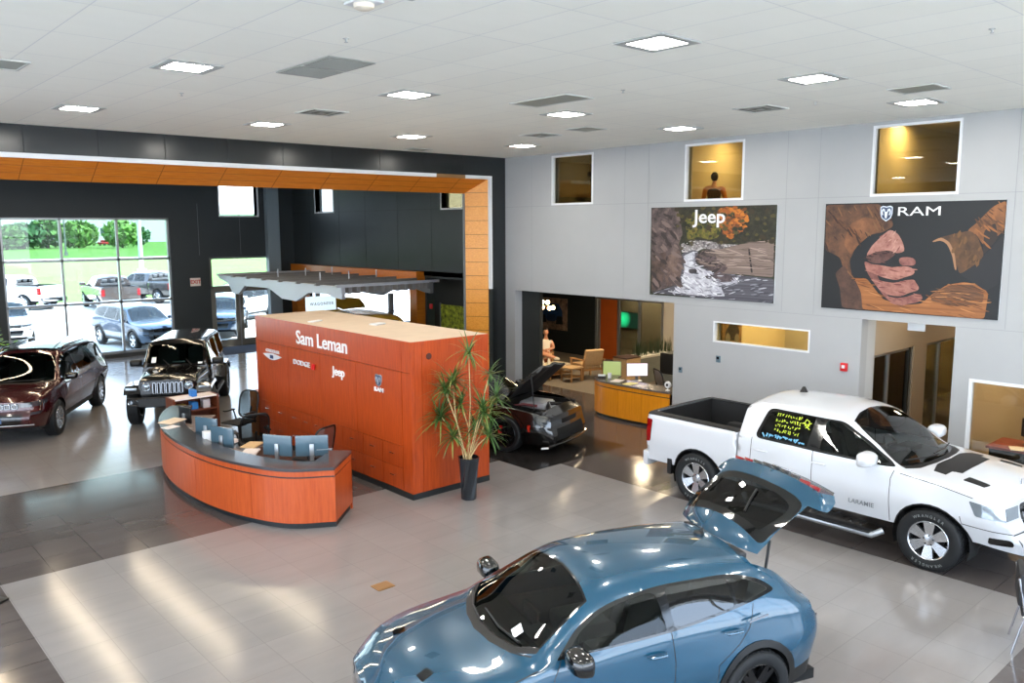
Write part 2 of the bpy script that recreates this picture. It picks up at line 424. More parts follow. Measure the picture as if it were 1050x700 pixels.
def curtain(name, x0,x1,z0,z1, mull, hor, tint_above):
    o = MB(); y0,y1 = YW+.06, YW+.18; f_ = .07
    o.box((x0,y0,z0),(x1,y1,z0+.09),ALU); o.box((x0,y0,z1-f_),(x1,y1,z1),ALU)
    for x in [x0+f_/2]+mull+[x1-f_/2]: o.box((x-f_/2,y0,z0),(x+f_/2,y1,z1),ALU)
    for z in hor: o.box((x0,y0,z-.04),(x1,y1,z+.04),ALU)
    f = struct(o.build(name))
    xs = [x0]+mull+[x1]; zs = [z0]+hor+[z1]
    for i in range(len(xs)-1):
        for j in range(len(zs)-1):
            p = MB(); p.box((xs[i]+.035,YW+.11,zs[j]+.04),(xs[i+1]-.035,YW+.118,zs[j+1]-.04), GL_TINT if zs[j] >= tint_above else GL_CLEAR); p.build('pane',f)
    return f
curtain('window_8',5.62,10.95,.12,4.86,[7.38,9.17],[1.94,3.42],3.3)
curtain('window_9',-4.5,4.9,.12,4.86,[-2.6,-.7,1.2,3.1],[1.94,3.42],3.3)
o = MB(); o.box((12.80,YW-.01,4.92),(14.39,YW+.28,4.97),TW); o.box((12.80,YW-.01,4.97),(12.85,YW+.28,6.3),TW); o.box((14.34,YW-.01,4.97),(14.40,YW+.28,6.3),TW); o.box((12.8,YW-.01,6.3),(14.4,YW+.28,6.35),TW)
f = struct(o.build('window_10')); p = MB(); p.box((12.85,YW+.2,4.97),(14.34,YW+.206,6.3),GL_CLEAR); p.build('pane',f)
# glazed entrance: transom light over a pair of doors
o = MB(); DG = mat('door_frame_bronze_grey',(132,130,124),.4,metal=.4)
y0,y1 = YW+.05,YW+.17
o.box((12.35,y0,2.2),(15.1,y1,2.32),DG); o.box((12.35,y0,3.34),(15.1,y1,3.40),ALU); o.box((12.35,y0,0),(12.45,y1,3.4),DG); o.box((15.0,y0,0),(15.1,y1,3.4),DG); o.box((13.47,y0,0),(13.53,y1,2.2),ALU)
df = struct(o.build('window_11'))
p = MB(); p.box((12.45,YW+.11,2.32),(15.0,YW+.118,3.34),GL_CLEAR); p.build('pane',df)
for k,(a,b,hx) in enumerate(((12.45,13.47,13.30),(13.53,15.0,13.74))):
    o = MB()
    o.box((a,y0+.02,0),(b,y1-.02,.24),DG); o.box((a,y0+.02,2.08),(b,y1-.02,2.2),DG)
    o.box((a,y0+.02,.24),(a+.11,y1-.02,2.08),DG); o.box((b-.13,y0+.02,.24),(b,y1-.02,2.08),DG)
    d = struct(o.build('door_%d'%(k+1)))
    p = MB(); p.box((a+.11,YW+.11,.24),(b-.13,YW+.118,2.08),GL_CLEAR); p.build('pane',d)
    h = MB(); h.tube([(hx,y0-.05,.95),(hx,y0-.05,1.35)],.016,ALU); h.bar((hx,y0-.05,1.0),(hx,y0+.03,1.0),.02,.02,ALU); h.bar((hx,y0-.05,1.3),(hx,y0+.03,1.3),.02,.02,ALU)
    h.bar((a+.1,y0-.04,.98),(b-.1,y0-.04,.98),.03,.05,DG); h.build('push_bar',d)
o = MB(); o.box((5.5,YW-.06,0),(11.0,YW+.0,.12),mat('sill_dark',(52,56,58),.5)); struct(o.build('baseboard_rear'))
m_ = MB(); m_.box((11.6,YW-2.1,.0),(15.2,YW-.3,.014),mat('entrance_mat_navy',(56,62,82),.95,noise=.15,nscale=40)); tag(m_.build('entrance_mat'),'dark blue entrance mat inside the rear glass doors','mat')

# ------------------------------------------------------------------ unseen camera-side shell; glazing made tall and continuous for daylight and reflections
def glazed(name, axis, pos, a0, a1, bays):
    g = MB(); holes = [(a,b,.25,5.7) for a,b in bays]
    wall_with_holes(g,axis,pos,.25,a0,a1,0,ZC+.15,holes,WG); struct(g.build(name))
    o = MB()
    def bx(a,b,z0,z1,d0,d1):
        if axis=='x': o.box((pos+d0,a,z0),(pos+d1,b,z1),ALU)
        else: o.box((a,pos+d0,z0),(b,pos+d1,z1),ALU)
    for a,b in bays:
        n = max(1,round((b-a)/1.7))
        for i in range(n+1):
            q = a+(b-a)*i/n; bx(q-.035,q+.035,.25,5.7,.06,.16)
        for z in (.28,2.1,3.86,5.66): bx(a,b,z-.035,z+.035,.06,.16)
    return struct(o.build(name.replace('wall','trim')+'_mullions'))
glazed('wall_left','x',XL0-.25,YF0-.2,YP+.25,[(-5.6,16.2)])
glazed('wall_front','y',YF0-.25,XL0-.2,XW+.25,[(-6.6,14.2)])
g = MB(); g.box((XL0-.25,YP+.25,0),(XL0,YW+.3,6.6),WDr); struct(g.build('wall_rear_left'))

# ------------------------------------------------------------------ rooms behind the grey wall
UZ = 4.05
g = MB(); g.box((XW+.25,-1,UZ-.2),(24,16.84,UZ),FC); struct(g.build('floor_upper'))
g = MB(); g.box((XW+.25,-1,6.75),(24,16.84,6.9),mat('ceiling_upper',(205,200,190),.9)); struct(g.build('ceiling_upper'))
g = MB(); g.box((23.8,-1,0),(24,17,6.9),WY); g.box((23.8,17,0),(24,31.2,3.2),WY); g.box((XW+.25,-1.1,0),(24,-1,6.9),WY); g.box((XW+.25,16.7,UZ),(24,16.84,6.75),WY)
g.box((XW+.25,12.6,UZ),(24,12.7,6.75),WY); g.box((XW+.25,8.3,UZ),(24,8.4,6.75),WY); struct(g.build('wall_upper'))
# ground floor: corridor left wall (glass fronts), corridor right wall, partitions
CY = 6.86
g = MB(); g.box((XW+.25,CY,0),(15.22,CY+.12,UZ-.2),mat('wall_corridor',(188,190,190),.7)); g.box((15.22,CY,2.1),(24,CY+.12,UZ-.2),mat('wall_corridor_taupe',(176,160,140),.7)); g.box((16.98,CY,0),(17.6,CY+.12,2.1),_M['wall_corridor_taupe'])
g.box((XW+.25,CORR[0]-.12,0),(24,CORR[0],UZ-.2),_M['wall_corridor_taupe'])
struct(g.build('wall_corridor'))
for k,(a,b,ms,gl) in enumerate(((15.22,16.98,[15.9],GL_SMOKE),(17.6,20.2,[18.32],GL_AMBER))):
    o = MB()
    for x in [a+.03]+ms+[b-.03]: o.box((x-.035,CY+.02,0),(x+.035,CY+.1,2.1),ALU)
    if k==0: o.box((b-.2,CY+.01,0),(b-.13,CY+.1,2.1),WB)
    o.box((a,CY+.02,2.05),(b,CY+.1,2.1),ALU); f = struct(o.build('window_%d'%(12+k)))
    p = MB(); p.box((a+.06,CY+.05,0),(b-.06,CY+.058,2.05),gl); p.build('pane',f)
g = MB(); g.box((XW+.25,10.0,0),(24,10.12,UZ-.2),WY); g.box((17.5,CY+.12,0),(17.6,10.0,UZ-.2),WN); g.box((21.2,CY+.12,0),(21.3,10.0,UZ-.2),WY); struct(g.build('wall_partition'))
g = MB(); g.box((XW+.25,3.0,0),(18.6,3.1,UZ-.2),PLY); g.box((18.5,3.0,0),(18.6,CORR[0]-.1,UZ-.2),PLY); struct(g.build('wall_office'))
# lounge shell
g = MB(); g.box((XW+.25,15.55,0),(XW+.37,16.75,UZ-.2),WB)             # dark return by the portal
g.box((XW+.25,16.75,0),(XW+.37,17.6,UZ-.2),WB); g.box((XR+.3,17.6,0),(16.5,17.7,UZ-.2),WB)
g.box((16.4,17.6,0),(16.5,22.5,UZ-.2),WB); g.box((16.4,22.4,0),(24,22.5,3.2),WB)
g.box((21.15,19.3,0),(21.3,22.4,2.95),WB)                           # dark feature wall
struct(g.build('wall_lounge'))
g = MB(); g.box((XW+.25,10,2.95),(24,17.15,3.1),mat('ceiling_lounge',(150,146,140),.9)); g.box((16.4,17.15,2.95),(24,22.5,3.1),_M['ceiling_lounge']); g.box((XR,17.15,2.95),(16.4,22.5,3.1),WB); g.box((XR+.3,22.5,3.05),(24,31.1,3.2),_M['ceiling_lounge']); struct(g.build('ceiling_lounge'))
# glazed office front at the back of the lounge: frame, orange door, panes
o = MB(); fx = 21.15
for y in (19.26,19.12,18.25,17.36,16.40): o.box((fx,y-.045,0),(fx+.1,y+.045,2.12),ALU)
o.box((fx,16.4,2.06),(fx+.1,19.3,2.14),ALU); o.box((fx,16.35,2.14),(fx+.1,19.3,2.95),WN); f = struct(o.build('window_14'))
for a_,b_ in ((17.41,18.2),(16.45,17.31)): p = MB(); p.box((fx+.04,a_,0),(fx+.046,b_,2.06),GL_SMOKE); p.build('pane',f)
d = MB(); d.box((fx+.03,18.30,0),(fx+.08,19.07,2.06),mat('door_orange_veneer',(176,84,30),.4,noise=.08,nscale=3)); struct(d.build('door_3'))
g = MB(); g.box((XW+.25,10.9,0),(24,11.0,2.95),WN); g.box((23.4,11,0),(23.5,20.6,2.95),WN); g.box((21.3,20.5,0),(23.5,20.6,2.95),WN); g.box((21.15,11,0),(21.27,16.35,2.95),WN); struct(g.build('wall_lounge_office'))
# ------------------------------------------------------------------ ceiling fittings
PLATE = mat('fitting_plate_grey',(176,178,176),.5)
LENS = mat('lamp_lens_lit',(255,252,244),.4,emit=(255,250,240),estr=30.0)
LENSB = mat('lamp_lens_edge',(240,238,230),.5)
def lens_slab(o,x0,x1,y0,y1,z0,z1,m):
    '''lens whose lower face is lit'''
    o.add([(x0,y0,z0),(x1,y0,z0),(x1,y1,z0),(x0,y1,z0)],[(3,2,1,0)],m)
    o.add([(x0,y0,z0),(x1,y0,z0),(x1,y1,z0),(x0,y1,z0),(x0,y0,z1),(x1,y0,z1),(x1,y1,z1),(x0,y1,z1)],[(4,5,6,7),(0,1,5,4),(1,2,6,5),(2,3,7,6),(3,0,4,7)],LENSB)
proto = thing('ceiling_light','square recessed ceiling light','light')
o = MB(); a,b = .305,.215
for lo,hi in (((-a,-a,-.012),(a,-b,0)),((-a,b,-.012),(a,a,0)),((-a,-b,-.012),(-b,b,0)),((b,-b,-.012),(a,b,0))): o.box(lo,hi,PLATE)
o.build('housing',proto); o = MB(); lens_slab(o,-b,b,-b,b,-.006,0,LENS); o.build('lens',proto)
LX = (-2.4,.68,3.70,6.71,9.75,12.75); LY = (-3.2,1.1,5.34,9.57,13.86)
LB = {(2,3):'lit square ceiling light, left of the double return grille',(2,4):'lit square ceiling light nearest the top left of the charcoal portal',(3,2):'lit square ceiling light nearest the viewer, large at top centre',
 (3,3):'lit square ceiling light above the middle of the portal, right of the double grille',(3,4):'lit square ceiling light over the long portal header, second from the left there',(4,2):'lit square ceiling light, second of the near row from the left, before the amber window',
 (4,3):'lit square ceiling light in the middle of the ceiling beside a plain tile vent',(4,4):'lit square ceiling light close to the portal header left of its corner',(5,2):'lit square ceiling light beside the grey grille over the truck poster',
 (5,3):'lit square ceiling light over the river poster window',(5,4):'lit square ceiling light nearest the corner of charcoal and grey walls'}
first = True
for i,x in enumerate(LX):
    for j,y in enumerate(LY):
        c = proto if first else copy_tree(proto); first = False
        c.location = (x,y,ZC-.001)
        c['label'] = LB.get((i,j),'square ceiling light out of view behind the viewpoint'); c['group'] = 'square ceiling lights'
DK = mat('vent_dark',(92,94,88),.7); VB = mat('vent_blade',(150,152,146),.5); VW = mat('vent_white',(196,197,193),.6)
def grille(x,y,sx,sy,label,style):
    t = thing('ceiling_vent',label,'vent',(x,y,ZC-.001),0,'ceiling vents')
    o = MB()
    if style == 'return':
        o.box((-sx/2,-sy/2,-.01),(sx/2,sy/2,-.002),DK); o.build('backing',t)
        o = MB(); n = int(sy/.05)
        for i in range(n):
            yy = -sy/2+sy*(i+.5)/n; o.bar((-sx/2,yy,-.016),(sx/2,yy,-.016),.016,.008,VB)
        o.box((-sx/2-.02,-.03,-.02),(sx/2+.02,.03,-.002),VW); o.build('blades',t)
        o = MB()
    elif style == 'diffuser':
        for k,s in enumerate((1,.72,.45,.2)):
            o.box((-sx/2*s,-sy/2*s,-.006-.004*k),(sx/2*s,sy/2*s,-.004*k),(DK,VB)[k%2])
        o.build('cone',t); o = MB()
    else:
        o.box((-sx/2,-sy/2,-.008),(sx/2,sy/2,-.002),mat('vent_plate',(150,152,142),.6)); o.build('plate',t); o = MB()
    f = .03
    for lo,hi in (((-sx/2-f,-sy/2-f,-.014),(sx/2+f,-sy/2,0)),((-sx/2-f,sy/2,-.014),(sx/2+f,sy/2+f,0)),((-sx/2-f,-sy/2,-.014),(-sx/2,sy/2,0)),((sx/2,-sy/2,-.014),(sx/2+f,sy/2,0))): o.box(lo,hi,VW if style!='return' else VB)
    o.build('frame',t)
grille(4.88,8.6,.52,1.15,'large double return air grille in the ceiling, left of centre','return')
grille(6.68,11.9,.55,.55,'square ceiling diffuser behind the large double grille','diffuser')
grille(8.55,8.7,.5,1.1,'pale flat double ceiling vent near the middle of the ceiling','plate')
grille(11.48,10.75,.5,.5,'small grey ceiling vent between two lights over the river poster','plate')
grille(11.52,12.0,.55,.55,'square louvred diffuser nearest the corner light','diffuser')
grille(11.57,7.18,.55,.55,'square louvred diffuser before the middle amber window','diffuser')
grille(11.51,4.8,.5,.55,'plain grey grille in the ceiling at upper right','plate')
grille(2.05,10.7,.5,.55,'grey ceiling grille cut by the left edge of the view','plate')
grille(11.43,16.0,.5,.35,'narrow ceiling vent beside the portal header','plate')
def sprinkler(x,y,label):
    o = MB(); o.lathe([(.03,-.003),(.03,-.008),(.012,-.01),(.008,-.035),(.018,-.038),(.018,-.041),(0,-.041)],PLATE,12); tag(o.build('ceiling_sprinkler',None,(x,y,ZC)),label,'sprinkler','sprinkler heads')
sprinkler(4.31,7.17,'sprinkler head in front of the large double grille'); sprinkler(8.57,2.95,'sprinkler head at the upper right of the ceiling'); sprinkler(8.63,7.42,'sprinkler head beside the pale flat double vent')
sprinkler(4.33,11.43,'sprinkler head left of the square diffuser'); sprinkler(11.6,6.3,'sprinkler head behind the near row of lights at right')
o = MB(); o.box((-.11,-.13,-.02),(.11,.13,0),TW,.01); o.lathe([(.085,-.02),(.08,-.05),(.05,-.065),(0,-.066)],mat('detector_cream',(214,206,190),.6),18)
tag(o.build('smoke_detector',None,(3.75,5.95,ZC)),'cream smoke detector on the ceiling at top centre','detector')
# rear hall suspended linear lights
LIN = mat('linear_lamp_lit',(255,240,214),.5,emit=(255,232,198),estr=13.0)
for k,x in enumerate((5.35,7.65,10.0,12.4,3.1,.8)):
    t = thing('linear_light',['linear hanging light behind the portal, leftmost visible end','linear hanging light behind the portal, second end from left','linear hanging light behind the portal, third end from left','linear hanging light behind the portal beside the bright high window','linear hanging light behind the portal hidden at far left','linear hanging light behind the portal hidden at far left'][k],'light',(x,0,5.85),0,'linear lights of the rear hall')
    o = MB(); o.box((-.06,18.6,.012),(.06,26.4,.09),ALUg); o.build('housing',t)
    o = MB(); lens_slab(o,-.05,.05,18.62,26.38,0,.012,LIN); o.build('tube',t)
    for y in (19.5,22.5,25.5): o = MB(); o.tube([(0,y,.09),(0,y,.75)],.006,ALUg,6); o.build('hanger',t)
# lamps behind the wall: upstairs ones visible, several below unseen, added to brighten rooms
WARM = mat('room_lamp_warm',(255,240,214),.5,emit=(255,236,200),estr=17.0)
WARMB = mat('room_lamp_bright',(255,244,224),.5,emit=(255,240,214),estr=62.0)  # strength raised to brighten the rooms behind the corridor glass
def room_lamp(x,y,z,label,s=.6,group='office ceiling lights',m=None):
    t = thing('office_ceiling_light',label,'light',(x,y,z),0,group)
    o = MB(); lens_slab(o,-s/2,s/2,-s/2,s/2,-.02,0,m or WARM); o.build('lens',t)
    o = MB(); f = .03
    for lo,hi in (((-s/2-f,-s/2-f,-.03),(s/2+f,-s/2,0)),((-s/2-f,s/2,-.03),(s/2+f,s/2+f,0)),((-s/2-f,-s/2,-.03),(-s/2,s/2,0)),((s/2,-s/2,-.03),(s/2+f,s/2,0))): o.box(lo,hi,PLATE)
    o.build('rim',t)
room_lamp(17.3,6.55,6.75,'warm ceiling light inside the rightmost upper window, near its top edge')
room_lamp(19.2,9.6,6.75,'warm ceiling light inside the rightmost upper window, deeper in the room')if False else None
room_lamp(19.0,7.9,6.75,'warm ceiling light inside the rightmost upper window, at its left side')
room_lamp(18.6,11.9,6.75,'warm ceiling light seen through the middle upper window'); room_lamp(17.0,10.4,6.75,'warm ceiling light at the top of the middle upper window')
room_lamp(17.5,15.2,6.75,'warm ceiling light inside the upper window beside the corner')
room_lamp(17.0,4.2,UZ-.2,'ceiling light of the ground floor office behind the right window')
room_lamp(19.4,8.6,UZ-.2,'ceiling light of the glass fronted office by the corridor',m=WARMB); room_lamp(16.3,4.4,UZ-.2,'unseen second ceiling light added to brighten the office behind the right window'); room_lamp(16.2,8.4,UZ-.2,'unseen ceiling light added to brighten the room behind the first corridor glass',m=WARMB); room_lamp(22.3,15.0,2.95,'unseen ceiling light added to brighten the glass office behind the lounge'); room_lamp(22.3,18.6,2.95,'second unseen ceiling light added to brighten the glass office behind the lounge'); room_lamp(16.0,6.0,UZ-.2,'ceiling light in the corridor',.4)  # several of these are unseen, put in to lift dark rooms behind glass
room_lamp(19.5,6.0,UZ-.2,'ceiling light deeper in the corridor',.4)
LG = mat('lounge_fill_lamp',(255,236,200),.5,emit=(255,230,190),estr=34.0)  # for unseen added lamps, strength raised to brighten the lounge
for x,y in ((17,13),(19.5,13),(17.2,17.0),(19.3,15.6)): room_lamp(x,y,UZ-1.1,'unseen ceiling light added above the opening to brighten the lounge',.4,'added lounge ceiling lights',LG)

# ------------------------------------------------------------------ grounds outside
g = MB(); LOT = mat('lot_concrete',(216,214,208),.9,noise=.03,nscale=.3)
g.box((-140,YW+.3,-.12),(150,56,-.02),LOT); g.box((-140,-80,-.12),(XL0-.2,YW+.3,-.02),LOT); g.box((XL0-.2,-80,-.12),(150,YF0-.2,-.02),LOT); g.box((24,YF0-.2,-.12),(150,YW+.3,-.02),LOT)
struct(g.build('ground'))
g = MB(); GR = mat('lawn',(86,131,46),.95,noise=.12,nscale=.4)
g.box((-300,56,-.12),(300,128,.0),GR); struct(g.build('lawn'))
g = MB(); g.box((-300,128,-.12),(300,140,.0),mat('far_road',(196,194,188),.9)); g.box((-300,140,-.12),(300,330,.0),GR); struct(g.build('ground_far'))
# ------------------------------------------------------------------ vehicle bodies: lofted shells cut into panels
def pchip(pts):
    xs = np.array([p[0] for p in pts],float); ys = np.array([p[1] for p in pts],float)
    if len(xs) == 1: return lambda x: np.full(np.shape(x), ys[0])
    h = np.diff(xs); d = np.diff(ys)/h; m = np.zeros(len(xs))
    for i in range(1,len(xs)-1):
        if d[i-1]*d[i] > 0:
            w1 = 2*h[i]+h[i-1]; w2 = h[i]+2*h[i-1]; m[i] = (w1+w2)/(w1/d[i-1]+w2/d[i])
    m[0] = d[0]; m[-1] = d[-1]
    def f(x):
        x = np.clip(np.asarray(x,float), xs[0], xs[-1]); i = np.clip(np.searchsorted(xs,x,side='right')-1,0,len(xs)-2)
        t = (x-xs[i])/h[i]
        return ys[i]*(1+2*t)*(1-t)**2 + h[i]*m[i]*t*(1-t)**2 + ys[i+1]*t*t*(3-2*t) + h[i]*m[i+1]*t*t*(t-1)
    return f
def rp(pts, r=.05, n=4):
    """round the corners of a polygon"""
    out = []; N = len(pts)
    for i in range(N):
        p = Vector(pts[i][:2]); a = Vector(pts[i-1][:2]); b = Vector(pts[(i+1)%N][:2])
        rr = pts[i][2] if len(pts[i]) > 2 else r
        da = (a-p); db = (b-p); la = min(rr, da.length*.45); lb = min(rr, db.length*.45)
        if rr <= 0: out.append(tuple(p)); continue
        A = p+da.normalized()*la; B = p+db.normalized()*lb
        for k in range(n+1):
            t = k/n; q = A*(1-t)**2+p*2*t*(1-t)+B*t*t; out.append((q.x,q.y))
    return out
def strip(pts, w):
    """thin closed band along a polyline"""
    P_ = [Vector(p) for p in pts]; L = []; R = []
    for i,p in enumerate(P_):
        d = (P_[min(i+1,len(P_)-1)]-P_[max(i-1,0)]).normalized(); n = Vector((-d.y,d.x))
        L.append(tuple(p+n*w/2)); R.append(tuple(p-n*w/2))
    return L+R[::-1]
def circle(cx,cz,r,n=28,a0=0,a1=2*pi): return [(cx+r*cos(a0+(a1-a0)*k/n), cz+r*sin(a0+(a1-a0)*k/n)) for k in range(n if abs(a1-a0-2*pi)<1e-6 else n+1)]
def dens(poly, step):
    out = []; N = len(poly)
    for i in range(N):
        a = poly[i]; b = poly[(i+1)%N]; L = math.hypot(b[0]-a[0],b[1]-a[1]); k = max(1,int(math.ceil(L/step)))
        for j in range(k): out.append((a[0]+(b[0]-a[0])*j/k, a[1]+(b[1]-a[1])*j/k))
    return out
def inside(P_, poly):
    x = P_[:,0]; y = P_[:,1]; r = np.zeros(len(P_),bool); n = len(poly)
    for i in range(n):
        x1,y1 = poly[i]; x2,y2 = poly[(i+1)%n]
        if y1 == y2: continue
        c = ((y1 > y) != (y2 > y)) & (x < (x2-x1)*(y-y1)/(y2-y1)+x1)
        r ^= c
    return r
US = .5
SOLO = ('body_gap','arch_cladding','arch_lip','arch_flare')   # separate strips stay separate parts
class Loft:
    def __init__(s, K, x0, x1, rnd=(.3,.2,.25), nose=((0,0),), tail=((0,0),), kf=.0, kr=.0, Lf=.7, Lr=.5):
        s.K = {k:pchip(v) for k,v in K.items()}; s.x0=x0; s.x1=x1; s.rnd=rnd; s.nose=pchip(nose); s.tail=pchip(tail); s.kf=kf; s.kr=kr; s.Lf=Lf; s.Lr=Lr
    def sec(s, x, u):
        x = np.asarray(x,float); u = np.asarray(u,float)
        k = {n:f(x) for n,f in s.K.items()}
        Y = np.stack([k['wb'],k['wm'],k['ws'],k['wt'],np.zeros_like(x)]); Z = np.stack([k['zb'],k['zm'],k['zs'],k['zt'],k['zc']])
        ix = np.arange(len(x))
        def poly(v):
            i = np.clip(np.floor(v).astype(int),0,3); t = v-i
            y = Y[i,ix]*(1-t)+Y[i+1,ix]*t
            tt = np.where(i==3, 1-(1-t)**2, t)
            return y, Z[i,ix]*(1-tt)+Z[i+1,ix]*tt
        y,z = poly(u)
        for i,r in zip((1,2,3),s.rnd):
            m = np.abs(u-i) < r
            if not m.any(): continue
            ay,az = poly(np.full_like(u,i-r)); cy,cz = poly(np.full_like(u,i+r)); t = (u-i+r)/(2*r)
            by,bz = Y[i],Z[i]
            y = np.where(m, ay*(1-t)**2+by*2*t*(1-t)+cy*t*t, y); z = np.where(m, az*(1-t)**2+bz*2*t*(1-t)+cz*t*t, z)
        return y,z
    def warp(s, x, y, z):
        wf = np.clip((x-(s.x1-s.Lf))/s.Lf,0,1)**2; wr = np.clip(((s.x0+s.Lr)-x)/s.Lr,0,1)**2
        return x + wf*(s.nose(z)-s.kf*y*y) + wr*(s.tail(z)+s.kr*y*y)
    def pt(s, x, u):
        x = np.asarray(x,float); y,z = s.sec(x,u); return np.stack([s.warp(x,y,z),y,z],1)
    def u_of(s, pts, chart):
        """invert (x,z) on the flank or (x,y) on the top into section parameter"""
        x = np.array([p[0] for p in pts],float); v = np.array([p[1] for p in pts],float)
        x = np.clip(x,s.x0,s.x1)
        lo = np.zeros(len(x)) if chart=='side' else np.full(len(x),2.6); hi = np.full(len(x),3.35) if chart=='side' else np.full(len(x),4.0)
        for _ in range(26):
            m = (lo+hi)/2; y,z = s.sec(x,m)
            g = (z < v) if chart=='side' else (y > v)
            lo = np.where(g,m,lo); hi = np.where(g,hi,m)
        return [(float(a),float(b)*US) for a,b in zip(x,(lo+hi)/2)]
    def panels(s, regions, step=.06, xs_extra=()):
        """split the half shell by region polygons; returns {region index or -1: (verts, tris)} of the left half"""
        nx = int((s.x1-s.x0)/step)
        xs = sorted(set([round(s.x0+(s.x1-s.x0)*i/nx,4) for i in range(nx+1)]+[round(v,4) for v in xs_extra]))
        us = sorted(set([0,.3,.6,1,1.3,1.6,2,2.33,2.66,3,3.25,3.5,3.75,4]+[q for i,r in zip((1,2,3),s.rnd) for q in (i-r,i-r/2,i,i+r/2,i+r)]))
        pts = [(x,u*US) for x in xs for u in us]
        edges = []; polys = []
        for R in regions:
            if R['chart'] not in ('side','top'): polys.append(None); continue
            q = s.u_of(dens(R['poly'],step*.8),R['chart']); q2 = []
            for a in q:
                if not q2 or abs(a[0]-q2[-1][0])+abs(a[1]-q2[-1][1]) > 1e-5: q2.append(a)
            k = len(pts); pts += q2; edges += [(k+i,k+(i+1)%len(q2)) for i in range(len(q2))]; polys.append(q2)
        v,_,f,*_ = delaunay_2d_cdt([Vector(p) for p in pts], edges, [], 0, 1e-5)
        V2 = np.array([tuple(a) for a in v]); F = np.array([list(t) for t in f])
        P3 = s.pt(np.clip(V2[:,0],s.x0,s.x1), np.clip(V2[:,1]/US,0,4))
        own = s.assign(V2,F,polys)
        return s.collect(P3,F,own)
    def assign(s, V2, F, polys):
        c = V2[F].mean(1); own = np.full(len(F),-1)
        for i in range(len(polys)-1,-1,-1):
            if polys[i] is None: continue
            own[inside(c,polys[i])] = i          # earlier regions win
        return own
    def collect(s, P3, F, own, flip=False):
        out = {}
        for i in set(own.tolist()):
            T = F[own==i]; ids = np.unique(T); mp = {int(a):k for k,a in enumerate(ids)}
            tr = []
            for t in T:
                a,b,c = [P3[j] for j in t]
                if np.linalg.norm(np.cross(b-a,c-a)) < 1e-10: continue
                tr.append(tuple(mp[int(j)] for j in t))
            out[i] = ([tuple(p) for p in P3[ids]], tr)
        return out
    def cap(s, regions, end, step=.05):
        """close one end; regions with chart 'front'/'rear' are polygons in (y,z), y>=0"""
        x = s.x1 if end=='front' else s.x0
        uu = np.linspace(0,4,61); y,z = s.sec(np.full(61,x),uu)
        outl = [(float(a),float(b)) for a,b in zip(y,z)]+[(0.0,float(z[0]))]
        pts = list(outl); edges = [(i,(i+1)%len(outl)) for i in range(len(outl))]
        zz = np.arange(z.min()+step,z.max(),step); yy = np.arange(step*.5,y.max(),step)
        g = np.array([(a,b) for a in yy for b in zz]); g = g[inside(g,outl)]; pts += [tuple(p) for p in g]
        polys = []
        for R in regions:
            if R['chart'] != end: polys.append(None); continue
            q = [(max(a,0.0),b) for a,b in dens(R['poly'],step)]; k = len(pts); pts += q; edges += [(k+i,k+(i+1)%len(q)) for i in range(len(q))]; polys.append(q)
        v,_,f,*_ = delaunay_2d_cdt([Vector(p) for p in pts], edges, [], 0, 1e-5)
        V2 = np.array([tuple(a) for a in v]); F = np.array([list(t) for t in f])
        F = F[inside(V2[F].mean(1),outl)]
        X = s.warp(np.full(len(V2),x),V2[:,0],V2[:,1]); P3 = np.stack([X,V2[:,0],V2[:,1]],1)
        own = s.assign(V2,F,polys)
        return s.collect(P3,F,own)
    def build(s, regions, base_mat, parent, base_name='body_shell', step=.06, caps=('front','rear'), xs_extra=()):
        """every region name becomes one part ('split' regions one part per side)"""
        pieces = [s.panels(regions,step,xs_extra)] + [s.cap(regions,e) for e in caps]
        bag = {}
        for pc in pieces:
            for i,(v,t) in pc.items():
                R = regions[i] if i >= 0 else dict(name=base_name,mat=base_mat)
                if R['mat'] is None: continue
                for sgn in (1,-1):
                    if R.get('only') and R['only'] != sgn: continue
                    key = (R['name'], sgn if R.get('split') else 0, i if R['name'] in SOLO else 0)
                    mb = bag.setdefault(key,(MB(),R))[0]
                    # orient outward
                    vv = [(p[0],p[1]*sgn,p[2]) for p in v]; ff = []
                    for a,b,c in t:
                        A,B,C = (Vector(vv[a]),Vector(vv[b]),Vector(vv[c])); n = (B-A).cross(C-A); m_ = (A+B+C)/3-Vector((min(max(A.x,s.x0+.5),s.x1-.5),0,.55))
                        ff.append((a,b,c) if n.dot(m_) >= 0 else (a,c,b))
                    mb.add(vv,ff,R['mat'],None,True)
        out = {}
        for (nm,sg,so),(mb,R) in bag.items():
            bm = bmesh.new(); vs = [bm.verts.new(p) for p in mb.v]
            for f,mi in zip(mb.f,mb.mi):
                try:
                    q = bm.faces.new([vs[i] for i in f]); q.material_index = mi; q.smooth = True
                except ValueError: pass
            bmesh.ops.remove_doubles(bm, verts=bm.verts[:], dist=.0008)
            lift = R.get('lift',0)
            if lift:
                bm.normal_update()
                nn = {q:q.normal.copy() for q in bm.verts}
                for q in bm.verts: q.co += nn[q]*lift
            th = R.get('thick',0)
            if th:
                r = bmesh.ops.solidify(bm, geom=bm.faces[:], thickness=th)
            me = bpy.data.meshes.new(nm); bm.to_mesh(me); bm.free()
            for m_ in mb.mats: me.materials.append(m_)
            try: me.set_sharp_from_angle(angle=radians(R.get('sharp',42)))
            except Exception: pass
            o = bpy.data.objects.new(nm,me); COL.objects.link(o); o.parent = parent
            out[(nm,sg)] = o
        return out

